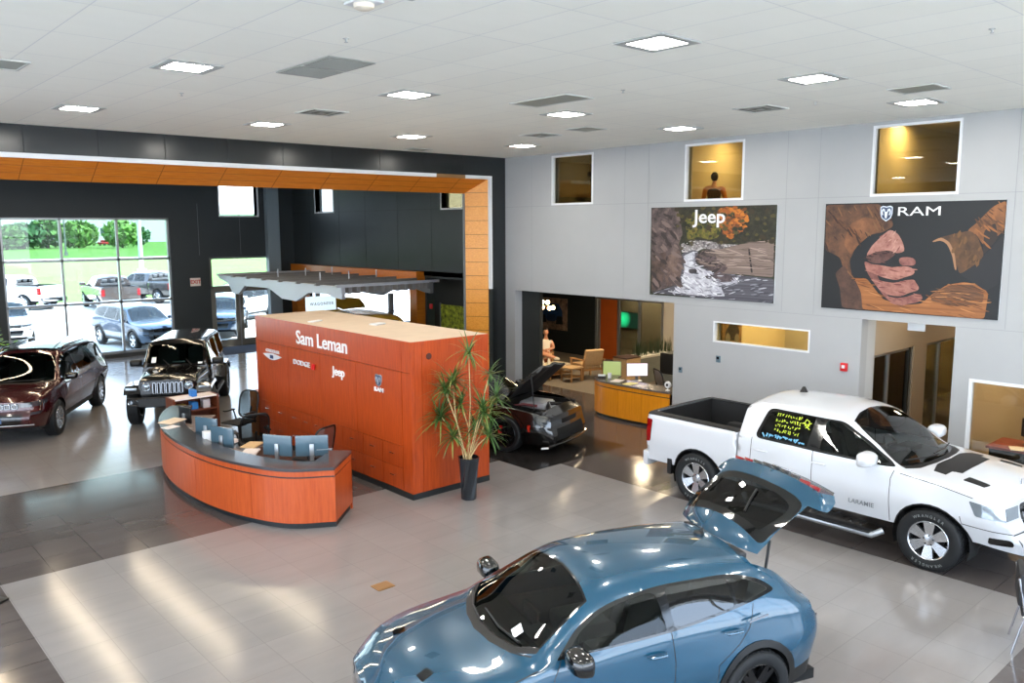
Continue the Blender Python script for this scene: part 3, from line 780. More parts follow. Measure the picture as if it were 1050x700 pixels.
# ------------------------------------------------------------------ vehicle fittings
TIRE = mat('tyre_rubber',(24,26,28),.62,spec=.35); TIREL = mat('tyre_lettering',(122,126,126),.6)
BLKP = mat('trim_black_plastic',(15,16,17),.5); BLKG = mat('trim_gloss_black',(8,9,10),.08,coat=.6); CHR = mat('chrome',(216,218,222),.09,metal=1.0)
ALLOY = mat('alloy_bright',(196,199,204),.22,metal=.9); ALLOYD = mat('alloy_dark',(30,31,33),.25,metal=.6); LINER = mat('wheel_well',(10,11,12),.9)
DISC = mat('brake_disc',(46,47,49),.45,metal=.6); LAMP = mat('lamp_clear',(150,160,168),.06,coat=.8,metal=.5); LAMPD = mat('lamp_smoked',(44,50,56),.06,coat=1.0); TAIL = mat('tail_lamp_red',(132,8,14),.12,coat=.8)
SEAT = mat('seat_black',(34,34,36),.6); SEATG = mat('seat_grey',(92,94,96),.6); CABIN = mat('cabin_black',(17,17,18),.75)
GW = glass('car_glass',(176,196,188),1.0); GP = glass('car_glass_privacy',(70,76,76),1.0); GWS = glass('car_windscreen',(150,170,162),1.15)
def wheel(parent, x, y, R, rim, W, style, tire_mat=TIRE, alloy=ALLOY, letters=False, name='wheel', proto=None):
    """alloy wheel (part) carrying its tyre (sub-part); outer face towards +y for y>0"""
    sg = 1 if y > 0 else -1
    Mx = Matrix.Translation((x,y,R)) @ Matrix.Rotation(-sg*pi/2,4,'X')
    if proto:
        for o_,par in ((proto[0],parent),):
            c = o_.copy(); COL.objects.link(c); c.parent = parent; c.matrix_local = Mx
            for ch in o_.children:
                d = ch.copy(); COL.objects.link(d); d.parent = c
        return c
    # built with its axis along z, outer face at z=+W/2
    o = MB(); h = W/2
    o.lathe([(rim,h*.92),(rim*.97,h*.98),(rim*.92,h*.9),(rim*.9,h*.2),(rim*.88,-h*.8),(rim,-h*.92)],alloy,40,cap=False)
    o.lathe([(0,h*.12),(rim*.62,h*.10),(rim*.62,h*.02),(0,h*.0)],DISC,32)
    n, w0, w1, dual, hub = style
    for k in range(n):
        a = 2*pi*k/n+pi/2
        for off in ((-dual,dual) if dual else (0,)):
            a1 = a+off
            p = [(rim*.16,-w0/2),(rim*.93,-w1/2),(rim*.93,w1/2),(rim*.16,w0/2)]
            vs = []
            for (r_,t_) in p:
                zz = h*.72 if r_ < rim*.5 else h*.9
                for dz in (-.05,0): vs.append((r_*cos(a1)-t_*sin(a1), r_*sin(a1)+t_*cos(a1), zz+dz))
            o.add(vs,[(1,3,5,7),(6,4,2,0),(0,2,3,1),(2,4,5,3),(4,6,7,5),(6,0,1,7)],alloy)
    o.lathe([(0,h*.80),(rim*hub*.55,h*.8),(rim*hub,h*.74),(rim*hub,h*.4)],alloy,20)
    for k in range(5):
        a = 2*pi*k/5+.3; o.lathe([(.011,h*.76),(.011,h*.80),(0,h*.80)],BLKP,8,Matrix.Translation((rim*hub*.8*cos(a),rim*hub*.8*sin(a),0)))
    wo = o.build(name,parent); wo.matrix_local = Mx
    t = MB(); d = R-rim
    t.lathe([(rim*.985,h*.9),(rim+d*.12,h*.99),(rim+d*.5,h*1.04),(rim+d*.82,h*.98),(rim+d*.95,h*.86),(R,h*.70),(R,-h*.70),(rim+d*.95,-h*.86),(rim+d*.5,-h*1.04),(rim*.985,-h*.9)],tire_mat,56,cap=False)
    for k in range(48):          # tread blocks
        a = 2*pi*k/48
        for zc in (-h*.62,-h*.2,h*.2,h*.62):
            c = Vector(((R+.001)*cos(a),(R+.001)*sin(a),zc)); tng = Vector((-sin(a),cos(a),0)); ax = Vector((0,0,1)); rn = Vector((cos(a),sin(a),0))
            q = [c+tng*sx*R*.045+ax*sz*h*.16 for sx,sz in ((-1,-1),(1,-1),(1,1),(-1,1))]
            t.add(q+[p+rn*.008 for p in q],[(4,5,6,7),(0,1,5,4),(1,2,6,5),(2,3,7,6),(3,0,4,7)],tire_mat)
    if letters:
        word = 'WRANGLER'
        for half in (0,1):
            for k,chr_ in enumerate(word):
                vs,fs = text_mesh(chr_, d*.36, .002, TIREL)
                a = pi/2-(k-3.5)*.155+half*pi
                Mr = Matrix.Rotation(a-pi/2,4,'Z') @ Matrix.Translation((0,rim+d*.46,h*1.035))
                t.add(vs,fs,TIREL,Mr)
    t.build('tyre',wo)
    return wo
def liners(parent, wbx, R, yo, depth=.34, zc=None):
    for x in wbx:
        for s_ in (1,-1):
            o = MB(); n = 14; vs = []; fs = []
            for k in range(n+1):
                a = -.35+(pi+.7)*k/n
                for yy in (yo,yo-depth): vs.append((x+R*cos(a),s_*yy,(zc or R*.9)+R*sin(a)))
            for k in range(n): fs.append((2*k,2*k+1,2*k+3,2*k+2))
            fs.append(tuple(2*k+1 for k in range(n+1)))
            o.add(vs,fs,LINER); o.build('wheel_liner',parent)
def seat(parent, x, y, z, m, w=.5, h=.62, name='seat'):
    o = MB()
    o.box((x-.26,y-w/2,z-.12),(x+.28,y+w/2,z+.06),m,.06)
    M = Matrix.Translation((x-.22,y,z)) @ Matrix.Rotation(-.30,4,'Y')
    o.box((-.075,-w/2,0),(.075,w/2,h),m,.06,M); o.box((-.06,-.14,h+.03),(.05,.14,h+.22),m,.05,M); o.box((-.02,-.05,h-.02),(.0,.05,h+.05),BLKP,0,M)
    return o.build(name,parent)
def cabin(parent, x0,x1,zf,wy,xd,zd,rows,m,whl=True,left_y=.38):
    """floor tub, dashboard, steering wheel, seats"""
    o = MB(); o.box((x0,-wy,zf-.05),(x1,wy,zf),CABIN); o.box((x0,-wy,zf),(x0+.04,wy,zf+.45),CABIN)
    for s_ in (1,-1): o.box((x0,s_*wy-.02,zf),(x1,s_*wy+.02,zf+.5),CABIN)
    o.build('cabin_floor',parent)
    d = MB(); d.box((xd,-wy,zd-.28),(xd+.5,wy,zd-.02),CABIN,.05); d.box((xd-.05,left_y-.2,zd-.06),(xd+.2,left_y+.2,zd+.06),CABIN,.05); d.box((xd-.04,-.15,zd-.03),(xd,.15,zd+.13),BLKG,.01); d.build('dashboard',parent)
    if whl:
        s_ = MB(); M = Matrix.Translation((xd-.18,left_y,zd-.04)) @ Matrix.Rotation(radians(68),4,'Y')
        ring = [M @ Vector((.185*cos(a),.185*sin(a),0)) for a in [2*pi*k/24 for k in range(24)]]
        s_.tube(ring,.016,BLKP,8,closed=True); s_.lathe([(.07,-.02),(.07,.02),(0,.03)],BLKP,12,M)
        for a in (0,pi,pi*1.5): s_.tube([M@Vector((.06*cos(a+pi/2),.06*sin(a+pi/2),0)),M@Vector((.18*cos(a+pi/2),.18*sin(a+pi/2),0))],.014,BLKP,6)
        s_.build('steering_wheel',parent)
    for x,ys in rows:
        for y in ys: seat(parent,x,y,zf+.30,m)
def mirror(parent, x, y, z, m, s_=1.0, base=None):
    sg = 1 if y > 0 else -1
    o = MB(); bm = bmesh.new(); bmesh.ops.create_uvsphere(bm,u_segments=14,v_segments=10,radius=1)
    for q in bm.verts:
        c = q.co; c.x = c.x*.11*s_ if c.x > 0 else c.x*.04*s_
        c.y = (abs(c.y)**.45)*(1 if c.y>0 else -1)*.115*s_; c.z = (abs(c.z)**.5)*(1 if c.z>0 else -1)*.068*s_
        c += Vector((x,y+sg*.11*s_,z))
    o.bm(bm,m,None,True)
    o.tube([(x+.01,y-sg*.04,z-.06*s_),(x+.005,y+sg*.06,z-.05*s_)],.022*s_,base or BLKP,8)
    return o.build('door_mirror',parent)
def handle(parent, x, y, z, m, L=.2):
    sg = 1 if y > 0 else -1
    o = MB(); o.tube([(x-L/2,y+sg*.004,z),(x-L/2+.02,y+sg*.03,z+.002),(x,y+sg*.036,z+.004),(x+L/2-.02,y+sg*.03,z+.004),(x+L/2,y+sg*.004,z+.003)],[.008,.013,.014,.013,.008],m,8)
    return o.build('door_handle',parent)
def wiper(parent, pts, name='wiper'):
    o = MB(); o.tube(pts,.011,BLKP,6); return o.build(name,parent)
def place(root, x, y, heading): root.location = (x,y,0); root.rotation_euler = (0,0,radians(heading)); return root
def paint(name, rgb, metal=.0, rough=.28, coat=1.0):
    m = mat(name, rgb, rough, metal, coat); return m
# ------------------------------------------------------------------ blue compact SUV with raised liftgate
def rot_about(o, hinge, ang, axis='Y'):
    o.matrix_local = Matrix.Translation(hinge) @ Matrix.Rotation(ang,4,axis) @ Matrix.Translation(-Vector(hinge))
def hornet():
    B = paint('paint_blue',(6,66,92),.15,.25)
    root = thing('car','blue compact SUV in the foreground with its liftgate raised','car')
    R = .352; WB = 1.318; ra = .405
    GPH = glass('car_glass_privacy_bright',(60,70,70),2.4)
    K = dict(
     zb=[(-2.27,.44),(-2.0,.32),(-1.6,.27),(0,.25),(1.7,.26),(2.1,.28),(2.24,.32)],
     wb=[(-2.27,.60),(-2.0,.80),(-1.3,.86),(0,.85),(1.3,.86),(2.0,.76),(2.24,.52)],
     zm=[(-2.27,.74),(-1.5,.68),(0,.58),(1.5,.64),(2.24,.56)],
     wm=[(-2.27,.72),(-2.1,.85),(-1.75,.925),(-1.2,.925),(0,.90),(1.1,.915),(1.5,.92),(1.9,.86),(2.12,.74),(2.24,.58)],
     zs=[(-2.27,.98),(-1.6,1.07),(-.8,1.05),(0,1.01),(.9,.965),(1.6,.87),(2.0,.78),(2.24,.68)],
     ws=[(-2.27,.66),(-2.1,.77),(-1.7,.85),(-.8,.86),(.9,.865),(1.5,.86),(1.9,.79),(2.12,.66),(2.24,.50)],
     zt=[(-2.27,.97),(-2.15,1.01),(-2.03,1.06),(-1.64,1.35),(-1.42,1.42),(-.5,1.465),(.1,1.44),(.36,1.37),(.6,1.24),(.85,1.09),(1.02,1.0),(1.6,.915),(2.0,.82),(2.24,.70)],
     wt=[(-2.27,.62),(-2.1,.66),(-1.7,.655),(-1.3,.645),(-.5,.635),(.36,.62),(.88,.735),(1.1,.72),(1.6,.66),(2.0,.55),(2.24,.38)],
     zc=[(-2.27,.99),(-2.15,1.04),(-2.05,1.09),(-1.64,1.43),(-1.42,1.50),(-.5,1.54),(0,1.52),(.30,1.455),(.7,1.24),(1.08,1.03),(1.2,1.0),(1.6,.955),(2.0,.86),(2.24,.715)])
    L = Loft(K,-2.27,2.24,(.34,.24,.30),nose=[(.3,.0),(.5,.02),(.72,0)],tail=[(.45,.06),(.75,0),(1.0,.03)],kf=.16,kr=.13,Lf=.8,Lr=.4)
    ws = [(1.09,0),(1.07,.25),(1.0,.48),(.86,.685),(.62,.635),(.36,.575),(.315,.3),(.30,0)]
    dlo_f = rp([(.66,1.035,.04),(.50,1.17,.1),(.20,1.315,.2),(-.30,1.375,.1),(-.335,1.07,.03)])
    dlo_r = rp([(-.42,1.075,.03),(-.40,1.38,.04),(-.75,1.385,.2),(-1.08,1.36,.03),(-1.10,1.145,.03)])
    dlo_q = rp([(-1.13,1.155,.02),(-1.11,1.355,.02),(-1.36,1.31,.12),(-1.52,1.22,.05)])
    trim = rp([(.76,1.02,.02),(.52,1.20,.12),(.20,1.345,.2),(-.35,1.405,.2),(-1.10,1.392,.2),(-1.42,1.325,.15),(-1.60,1.205,.06),(-1.1,1.125,.3),(-.4,1.052,.3)])
    gate_top = [(-1.42,0),(-1.42,.40),(-1.44,.60),(-1.55,.625),(-1.72,.635),(-2.05,.645),(-2.40,.645),(-2.40,0)]
    reg = [
      dict(name='windscreen',mat=GWS,chart='top',poly=ws),
      dict(name='side_window',mat=GW,chart='side',poly=dlo_f,split=1), dict(name='rear_side_window',mat=GPH,chart='side',poly=dlo_r,split=1), dict(name='quarter_window',mat=GPH,chart='side',poly=dlo_q,split=1),
      dict(name='window_trim',mat=BLKG,chart='side',poly=trim,split=1,lift=.004),
      dict(name='rear_window',mat=GP,chart='top',poly=rp([(-1.71,-.0,0),(-1.69,.36,.12),(-1.64,.50,.06),(-1.96,.56,.14),(-2.04,.30,.2),(-2.05,0,0)],.05)),
      dict(name='rear_window_surround',mat=BLKG,chart='top',poly=rp([(-1.64,0,0),(-1.62,.30,.2),(-1.53,.59,.06),(-1.80,.64,.05),(-2.04,.62,.20),(-2.11,.40,.2),(-2.12,0,0)],.05)),
      dict(name='liftgate',mat=B,chart='top',poly=gate_top),
      dict(name='liftgate',mat=B,chart='rear',poly=[(0,.60),(.50,.60),(.62,.75),(.80,.95),(.80,1.2),(0,1.2)]),
      dict(name='liftgate',mat=B,chart='side',poly=[(-1.98,1.30),(-2.04,1.10),(-2.06,.95),(-2.20,.84),(-2.40,.80),(-2.40,1.3)]),
      dict(name='hood_scoop',mat=BLKG,chart='top',poly=rp([(1.72,.43,.02),(1.84,.47,.02),(1.86,.36,.02),(1.75,.33,.02)]),split=1,lift=.004),
      dict(name='cowl',mat=BLKP,chart='top',poly=[(1.10,0),(1.08,.25),(1.01,.49),(.85,.70),(.90,.715),(1.06,.53),(1.15,.27),(1.19,0)]),
      dict(name='windscreen_edge',mat=BLKG,chart='top',poly=[(1.11,0),(1.09,.26),(1.02,.5),(.85,.70),(.62,.65),(.345,.59),(.295,.3),(.28,0)]),
      dict(name='body_gap',mat=BLKP,chart='top',poly=strip([(1.18,0),(1.15,.27),(1.06,.53),(.94,.71)],.012)),
      dict(name='body_gap',mat=BLKP,chart='side',poly=strip([(.94,.975),(1.3,.90),(1.75,.83),(2.15,.70)],.008)),
      dict(name='headlight',mat=LAMPD,chart='side',poly=rp([(1.74,.74,.02),(1.78,.68,.02),(2.26,.60,.01),(2.26,.68,.01)]),lift=.004),
      dict(name='headlight',mat=LAMPD,chart='front',poly=[(.36,.60),(.36,.66),(.62,.68),(.62,.60)],lift=.004),
      dict(name='grille',mat=BLKG,chart='front',poly=[(0,.56),(0,.635),(.34,.635),(.34,.56)]),
      dict(name='lower_grille',mat=BLKP,chart='front',poly=[(0,.34),(0,.50),(.42,.50),(.48,.34)]),
      dict(name='tail_lamp',mat=TAIL,chart='side',poly=rp([(-2.05,1.0,.02),(-2.30,1.02,.01),(-2.30,.88,.01),(-2.14,.90,.02)]),split=1,lift=.006),
      dict(name='tail_lamp',mat=TAIL,chart='rear',poly=[(.53,.85),(.59,.98),(.80,.98),(.80,.85)],split=1,lift=.006),
      dict(name='arch',mat=None,chart='side',poly=circle(WB,R,ra)), dict(name='arch',mat=None,chart='side',poly=circle(-WB,R,ra)),
      dict(name='arch_cladding',mat=BLKP,chart='side',poly=circle(WB,R,ra+.065,30),split=1,lift=.008), dict(name='arch_cladding',mat=BLKP,chart='side',poly=circle(-WB,R,ra+.065,30),split=1,lift=.008),
      dict(name='sill_cladding',mat=BLKP,chart='side',poly=[(-1.0,.1),(1.0,.1),(1.0,.36),(-1.0,.36)],split=1,lift=.008),
      dict(name='rear_bumper_cladding',mat=BLKP,chart='side',poly=[(-2.4,.2),(-1.6,.2),(-1.7,.42),(-2.1,.50),(-2.4,.56)]),
      dict(name='rear_bumper_cladding',mat=BLKP,chart='rear',poly=[(0,.2),(0,.58),(.75,.56),(.75,.2)]),
      dict(name='body_gap',mat=BLKP,chart='side',poly=strip([(-.375,1.06),(-.40,.8),(-.37,.36)],.009)),
      dict(name='body_gap',mat=BLKP,chart='side',poly=strip([(.72,1.02),(.80,.9),(.82,.7),(.78,.36)],.009)),
      dict(name='body_gap',mat=BLKP,chart='side',poly=strip([(-1.30,1.14),(-1.22,.95),(-1.10,.83),(-.86,.68),(-.84,.36)],.009)),
      dict(name='front_door',mat=B,chart='side',poly=[(.715,1.02),(.795,.9),(.815,.7),(.775,.36),(-.365,.36),(-.395,.8),(-.37,1.06)],split=1),
      dict(name='rear_door',mat=B,chart='side',poly=[(-.38,1.06),(-.405,.8),(-.375,.36),(-.835,.36),(-.855,.68),(-1.095,.83),(-1.215,.95),(-1.295,1.135)],split=1),
      dict(name='hood',mat=B,chart='top',poly=[(1.195,0),(1.155,.28),(1.065,.54),(.95,.70),(1.3,.70),(1.75,.66),(2.15,.45),(2.19,.25),(2.20,0)]),
    ]
    out = L.build(reg,B,root,'body_shell',.055)
    # raised gate: everything on it turns about the roof hinge
    hinge = (-1.42,0,1.50); ang = radians(70)
    gate = out[('liftgate',0)]
    for k,o in out.items():
        if k[0] in ('rear_window','rear_window_surround'): o.parent = gate
    rot_about(gate,hinge,ang)
    # gate inner skin, wiper, lamps strip, badge bar
    o = MB(); o.tube([(-1.99,.05,1.15),(-1.88,.12,1.25),(-1.76,.20,1.35)],.012,BLKP,6); o.build('rear_wiper',gate)
    o = MB()
    for k in range(9):
        y = -.56+.14*k; o.box((-2.285+.13*abs(y)**1.6,y-.066,.937),(-2.242+.13*abs(y)**1.6,y+.066,.952),TAIL if abs(k-4) > 2 else LAMPD,.005)
    o.build('tail_lamp_bar',gate)
    o = MB(); vs,fs = text_mesh('HORNET',.055,.002,CHR,spacing=1.3); o.add(vs,fs,CHR,frame_matrix((-2.285,.0,.86),(0,-1,0),(0,0,1))); o.build('badge',gate)
    o = MB(); o.box((-2.16,-.47,.66),(-2.05,.47,.98),BLKP,.03); o.add([(-1.46,-.5,1.43),(-1.46,.5,1.43),(-1.62,.52,1.36),(-1.62,-.52,1.36)],[(0,1,2,3)],BLKP); o.build('gate_lining',gate)
    for s_ in (1,-1):
        o = MB(); o.tube([(-1.62,s_*.60,1.30),(-1.66,s_*.60,1.60)],.014,BLKP,8); o.build('gas_strut',root)
    o = MB(); o.lathe([(.055,1.49),(.05,1.53),(.0,1.535)],BLKP,16,Matrix.Translation((-1.28,0,.0))); o.add([(-1.32,-.02,1.50),(-1.22,-.02,1.50),(-1.32,.02,1.50),(-1.22,.02,1.50),(-1.34,0,1.57)],[(0,1,4),(1,3,4),(3,2,4),(2,0,4),(0,2,3,1)],BLKP); o.build('roof_antenna',root)
    o = MB(); o.box((-2.16,-.74,.20),(2.1,.74,.30),LINER); o.build('underbody',root)
    o = MB(); o.box((-2.12,-.62,.62),(-1.30,.62,.68),CABIN); o.box((-1.34,-.58,.68),(-1.26,.58,1.05),CABIN,.03); o.build('cargo_floor',root)
    liners(root,(WB,-WB),ra+.015,.84,.30,R)
    p = wheel(root,WB,.80,R,.245,.235,(5,.085,.045,.17,.30),alloy=ALLOYD)
    for x,y in ((WB,-.80),(-WB,.80),(-WB,-.80)): wheel(root,x,y,R,.245,.235,None,proto=(p,))
    cabin(root,-1.3,1.0,.38,.70,.62,.98,[(-.15,(.36,-.36)),(-.98,(.36,-.30))],SEAT)
    for s_ in (1,-1):
        mirror(root,.60,s_*.86,1.075,BLKG,1.3)
        handle(root,-.20,s_*.892,.90,B); handle(root,-1.02,s_*.895,.96,B)
    o = MB(); o.bar((-1.18,.918,1.03),(-1.40,.908,1.055),.006,.02,CHR); o.build('side_badge',root)
    wiper(root,[(.97,.52,1.075),(1.03,.20,1.085),(1.02,-.12,1.10)]); wiper(root,[(1.10,-.05,1.035),(1.06,-.35,1.045),(.95,-.60,1.08)])
    o = MB(); o.add([(.985,.44,1.063),(.90,.46,1.115),(.88,.36,1.145),(.965,.34,1.09)],[(0,1,2,3)],mat('paper_white',(236,238,238),.7)); q = o.build('windscreen_ticket',root); q.location.z = .012
    f = .955                                     # overall length trimmed to the real car's 4.3 m
    def kids(o):
        for c in o.children: yield c; yield from kids(c)
    seen = set()
    for c in list(kids(root)):
        if c.name.split('.')[0] in ('wheel','tyre','wheel_liner') : continue
        if c.data.name not in seen: c.data.transform(Matrix.Diagonal((f,1,1,1))); seen.add(c.data.name)
    rot_about(gate,(hinge[0]*f,0,hinge[2]),ang)
    for c in root.children:
        if c.name.split('.')[0] == 'wheel':
            c.location.x *= f
        if c.name.split('.')[0] == 'wheel_liner': c.location.x = -WB*(1-f)*(1 if sum(v.co.x for v in c.data.vertices) > 0 else -1)
    return place(root,5.41,4.99,161)
HORNET = hornet()
# ------------------------------------------------------------------ full size pickups
PWHITE = paint('paint_white',(206,209,214),0,.3)
def pickup(label, colour, x, y, heading, hero=False, group=None, dark_windows=None):
    root = thing('pickup_truck',label,'truck',group=group)
    R = .41; WF, WR = 1.835, -1.835; ra = .475; st = .07 if hero else .14
    K = dict(zb=[(-1.06,.50),(2.3,.50),(2.8,.42)], wb=[(-1.06,.90),(1.8,.92),(2.5,.84),(2.8,.70)], zm=[(-1.06,.88),(2.8,.82)],
     wm=[(-1.06,1.02),(1.3,1.02),(1.84,1.04),(2.3,1.03),(2.6,1.0),(2.8,.92)],
     zs=[(-1.06,1.27),(1.0,1.265),(1.35,1.245),(1.7,1.20),(2.4,1.13),(2.8,1.03)], ws=[(-1.06,1.0),(1.3,1.0),(2.3,.99),(2.6,.97),(2.8,.90)],
     zt=[(-1.06,1.70),(-.86,1.785),(.0,1.805),(.54,1.74),(.95,1.53),(1.38,1.265),(1.6,1.235),(2.3,1.175),(2.8,1.06)],
     wt=[(-1.06,.76),(.7,.78),(1.45,.88),(1.7,.90),(2.4,.88),(2.8,.82)],
     zc=[(-1.06,1.79),(-.86,1.875),(.0,1.90),(.40,1.865),(.58,1.80),(1.52,1.30),(1.70,1.295),(2.4,1.24),(2.65,1.18),(2.8,1.09)])
    L = Loft(K,-1.06,2.80,(.3,.12,.14),nose=[(.4,.10),(.60,.13),(.74,.02),(1.1,-.06)],kf=.10,Lf=.7,Lr=.1)
    ws = [(1.54,0),(1.51,.35),(1.42,.66),(1.33,.79),(.76,.70),(.62,.635),(.56,.35),(.54,0)]
    wr = rp([(-.74,1.335,.1),(-.62,1.72,.08),(.11,1.73,.02),(.06,1.31,.02)]); wf = rp([(.26,1.31,.02),(.28,1.73,.03),(.50,1.705,.08),(.90,1.50,.1),(1.25,1.30,.03)])
    tr = rp([(-.80,1.30,.12),(-.66,1.755,.1),(.53,1.735,.1),(.95,1.51,.1),(1.32,1.275,.02),(.3,1.275,.1)])
    reg = [dict(name='windscreen',mat=GWS,chart='top',poly=ws),
      dict(name='rear_side_window',mat=GP if hero else GW,chart='side',poly=wr,split=1), dict(name='side_window',mat=GW,chart='side',poly=wf,split=1), dict(name='window_trim',mat=BLKG,chart='side',poly=tr,split=1,lift=.003),
      dict(name='windscreen_edge',mat=BLKG,chart='top',poly=[(1.57,0),(1.54,.36),(1.45,.68),(1.35,.82),(.76,.72),(.60,.655),(.53,.36),(.51,0)]),
      dict(name='cowl',mat=BLKP,chart='top',poly=[(1.66,0),(1.63,.36),(1.56,.68),(1.43,.84),(1.35,.82),(1.45,.68),(1.54,.36),(1.57,0)]),
      dict(name='back_window',mat=GP,chart='rear',poly=rp([(0,1.34,0),(.58,1.34,.08),(.54,1.66,.08),(0,1.68,0)])),
      dict(name='arch',mat=None,chart='side',poly=circle(WF,R,ra)),
      dict(name='arch_lip',mat=BLKP,chart='side',poly=circle(WF,R,ra+.02),split=1),
      dict(name='headlight',mat=LAMP,chart='side',poly=rp([(2.30,1.06,.02),(2.9,1.0,.01),(2.9,.86,.01),(2.40,.885,.03)]),split=1,lift=.006), dict(name='headlight',mat=LAMP,chart='front',poly=[(.62,.87),(.60,1.02),(.9,1.02),(.9,.87)],split=1,lift=.006),
      dict(name='grille',mat=BLKG,chart='front',poly=rp([(0,.70,0),(.46,.70,.05),(.56,.85,.05),(.56,1.03,.05),(0,1.03,0)])),
      dict(name='lower_intake',mat=BLKG,chart='front',poly=rp([(0,.46,0),(.5,.46,.04),(.54,.58,.04),(0,.58,0)])),
      dict(name='fog_lamp_recess',mat=BLKG,chart='side',poly=rp([(2.50,.62,.02),(2.72,.63,.04),(2.73,.53,.04),(2.48,.52,.04)]),split=1,lift=.002),
      dict(name='body_gap',mat=BLKP,chart='side',poly=strip([(2.20,.84),(2.22,.74),(2.5,.72),(2.9,.70)],.012)), dict(name='body_gap',mat=BLKP,chart='front',poly=strip([(.95,.70),(.56,.70)],.012)),
      dict(name='body_gap',mat=BLKP,chart='side',poly=strip([(.17,1.28),(.17,.52)],.010)), dict(name='body_gap',mat=BLKP,chart='side',poly=strip([(1.34,1.25),(1.30,1.13),(1.29,.52)],.010)), dict(name='body_gap',mat=BLKP,chart='side',poly=strip([(-.83,1.30),(-.85,.52)],.010)),
      dict(name='body_gap',mat=BLKP,chart='side',poly=strip([(1.42,1.225),(1.9,1.175),(2.35,1.10)],.010)),
      dict(name='front_door',mat=colour,chart='side',poly=[(.18,1.30),(.18,.52),(1.28,.52),(1.29,1.13),(1.32,1.25),(.9,1.30)],split=1), dict(name='rear_door',mat=colour,chart='side',poly=[(.16,1.30),(.16,.52),(-.845,.52),(-.825,1.30)],split=1),
      dict(name='hood',mat=colour,chart='top',poly=[(1.67,0),(1.64,.37),(1.57,.69),(1.44,.85),(1.9,.86),(2.35,.84),(2.68,.74),(2.72,.4),(2.73,0)])]
    if hero:
        reg = [dict(name='hood_vent',mat=BLKP,chart='top',poly=rp([(2.10,.70,.02),(2.38,.72,.02),(2.42,.60,.02),(2.13,.56,.02)]),split=1,lift=.006),
               dict(name='hood_stripe',mat=BLKP,chart='top',poly=[(1.69,0),(1.66,.40),(1.72,.66),(1.88,.68),(1.90,.52),(2.02,.50),(2.04,0)],lift=.004)]+reg
    L.build(reg,colour,root,'cab',st)
    KB = dict(zb=[(-2.90,.52),(-2.2,.52),(-1.09,.52)], wb=[(-2.90,.94),(-1.09,.94)], zm=[(-2.90,.92),(-1.09,.90)], wm=[(-2.90,.995),(-2.5,1.02),(-1.09,1.02)],
      zs=[(-2.90,1.26),(-1.09,1.26)], ws=[(-2.90,.97),(-2.6,1.0),(-1.09,1.01)], zt=[(-2.90,1.345),(-1.09,1.33)], wt=[(-2.90,.93),(-1.09,.965)], zc=[(-2.90,1.35),(-1.09,1.335)])
    LB_ = Loft(KB,-2.90,-1.09,(.3,.2,.2),kr=.03,Lr=.25)
    regb = [dict(name='arch',mat=None,chart='side',poly=circle(WR,R,ra)), dict(name='arch_lip',mat=BLKP,chart='side',poly=circle(WR,R,ra+.02),split=1),
      dict(name='bed_hole',mat=None,chart='top',poly=[(-1.14,0),(-1.14,.80),(-2.82,.80),(-2.82,0)]),
      dict(name='bed_rail_cap',mat=BLKP,chart='top',poly=[(-1.08,0),(-1.08,.975),(-2.92,.95),(-2.92,0)],lift=.008),
      dict(name='tail_lamp',mat=TAIL,chart='side',poly=rp([(-2.76,1.24,.02),(-2.98,1.25,.01),(-2.98,.84,.01),(-2.80,.86,.02)]),split=1,lift=.008), dict(name='tail_lamp',mat=TAIL,chart='rear',poly=[(.82,.86),(.82,1.23),(1.1,1.23),(1.1,.86)],split=1,lift=.008),
      dict(name='tailgate',mat=colour,chart='rear',poly=[(0,.70),(.79,.70),(.79,1.33),(0,1.33)])]
    LB_.build(regb,colour,root,'cargo_box',st)
    o = MB(); BL = mat('bed_liner',(30,31,33),.7)
    for lo,hi in (((-2.82,-.82,.78),(-1.14,.82,.80)),((-2.83,-.82,.78),(-2.80,.82,1.33)),((-1.16,-.82,.78),(-1.13,.82,1.33)),((-2.82,-.83,.78),(-1.14,-.80,1.335)),((-2.82,.80,.78),(-1.14,.83,1.335))): o.box(lo,hi,BL)
    for s_ in (1,-1): o.box((WR-.5,min(s_*.58,s_*.8),.80),(WR+.5,max(s_*.58,s_*.8),1.02),BL,.08)
    for k in range(8): o.bar((-2.78,-.55+.157*k,.803),(-1.16,-.55+.157*k,.803),.04,.012,BL)
    for s_ in (1,-1): o.bar((-1.62,s_*.795,.85),(-1.62,s_*.795,1.30),.02,.05,ALUg)
    o.build('bed_liner',root)
    o = MB(); n = 14; top = []; 
    for k in range(n+1):
        y_ = -.98+1.96*k/n; top.append((-3.04+.10*abs(y_)**3,y_))
    prof = [(-2.86,.98)]+[(a,b) for a,b in top[::-1]]+[(-2.86,-.98)]
    o.prism(prof,.42,.66,colour if hero else CHR); o.box((-3.02,-.3,.655),(-2.9,.3,.67),BLKP); o.build('rear_bumper',root)
    o = MB(); o.box((-2.8,-.5,.42),(2.5,.5,.58),LINER); o.box((WF-.08,-.8,R-.08),(WF+.08,.8,R+.06),LINER); o.box((WR-.08,-.8,R-.08),(WR+.08,.8,R+.06),LINER); o.build('chassis',root)
    liners(root,(WF,WR),ra+.015,.95,.36,R)
    p = wheel(root,WF,.885,R,.265,.285,(6,.075,.155,0,.30),letters=hero)
    for a,b in ((WF,-.885),(WR,.885),(WR,-.885)): wheel(root,a,b,R,.265,.285,None,proto=(p,))
    cabin(root,-.95,1.45,.60,.84,.88,1.24,[(.25,(.42,-.42)),(-.62,(.42,-.42,0))],SEATG if not hero else SEAT)
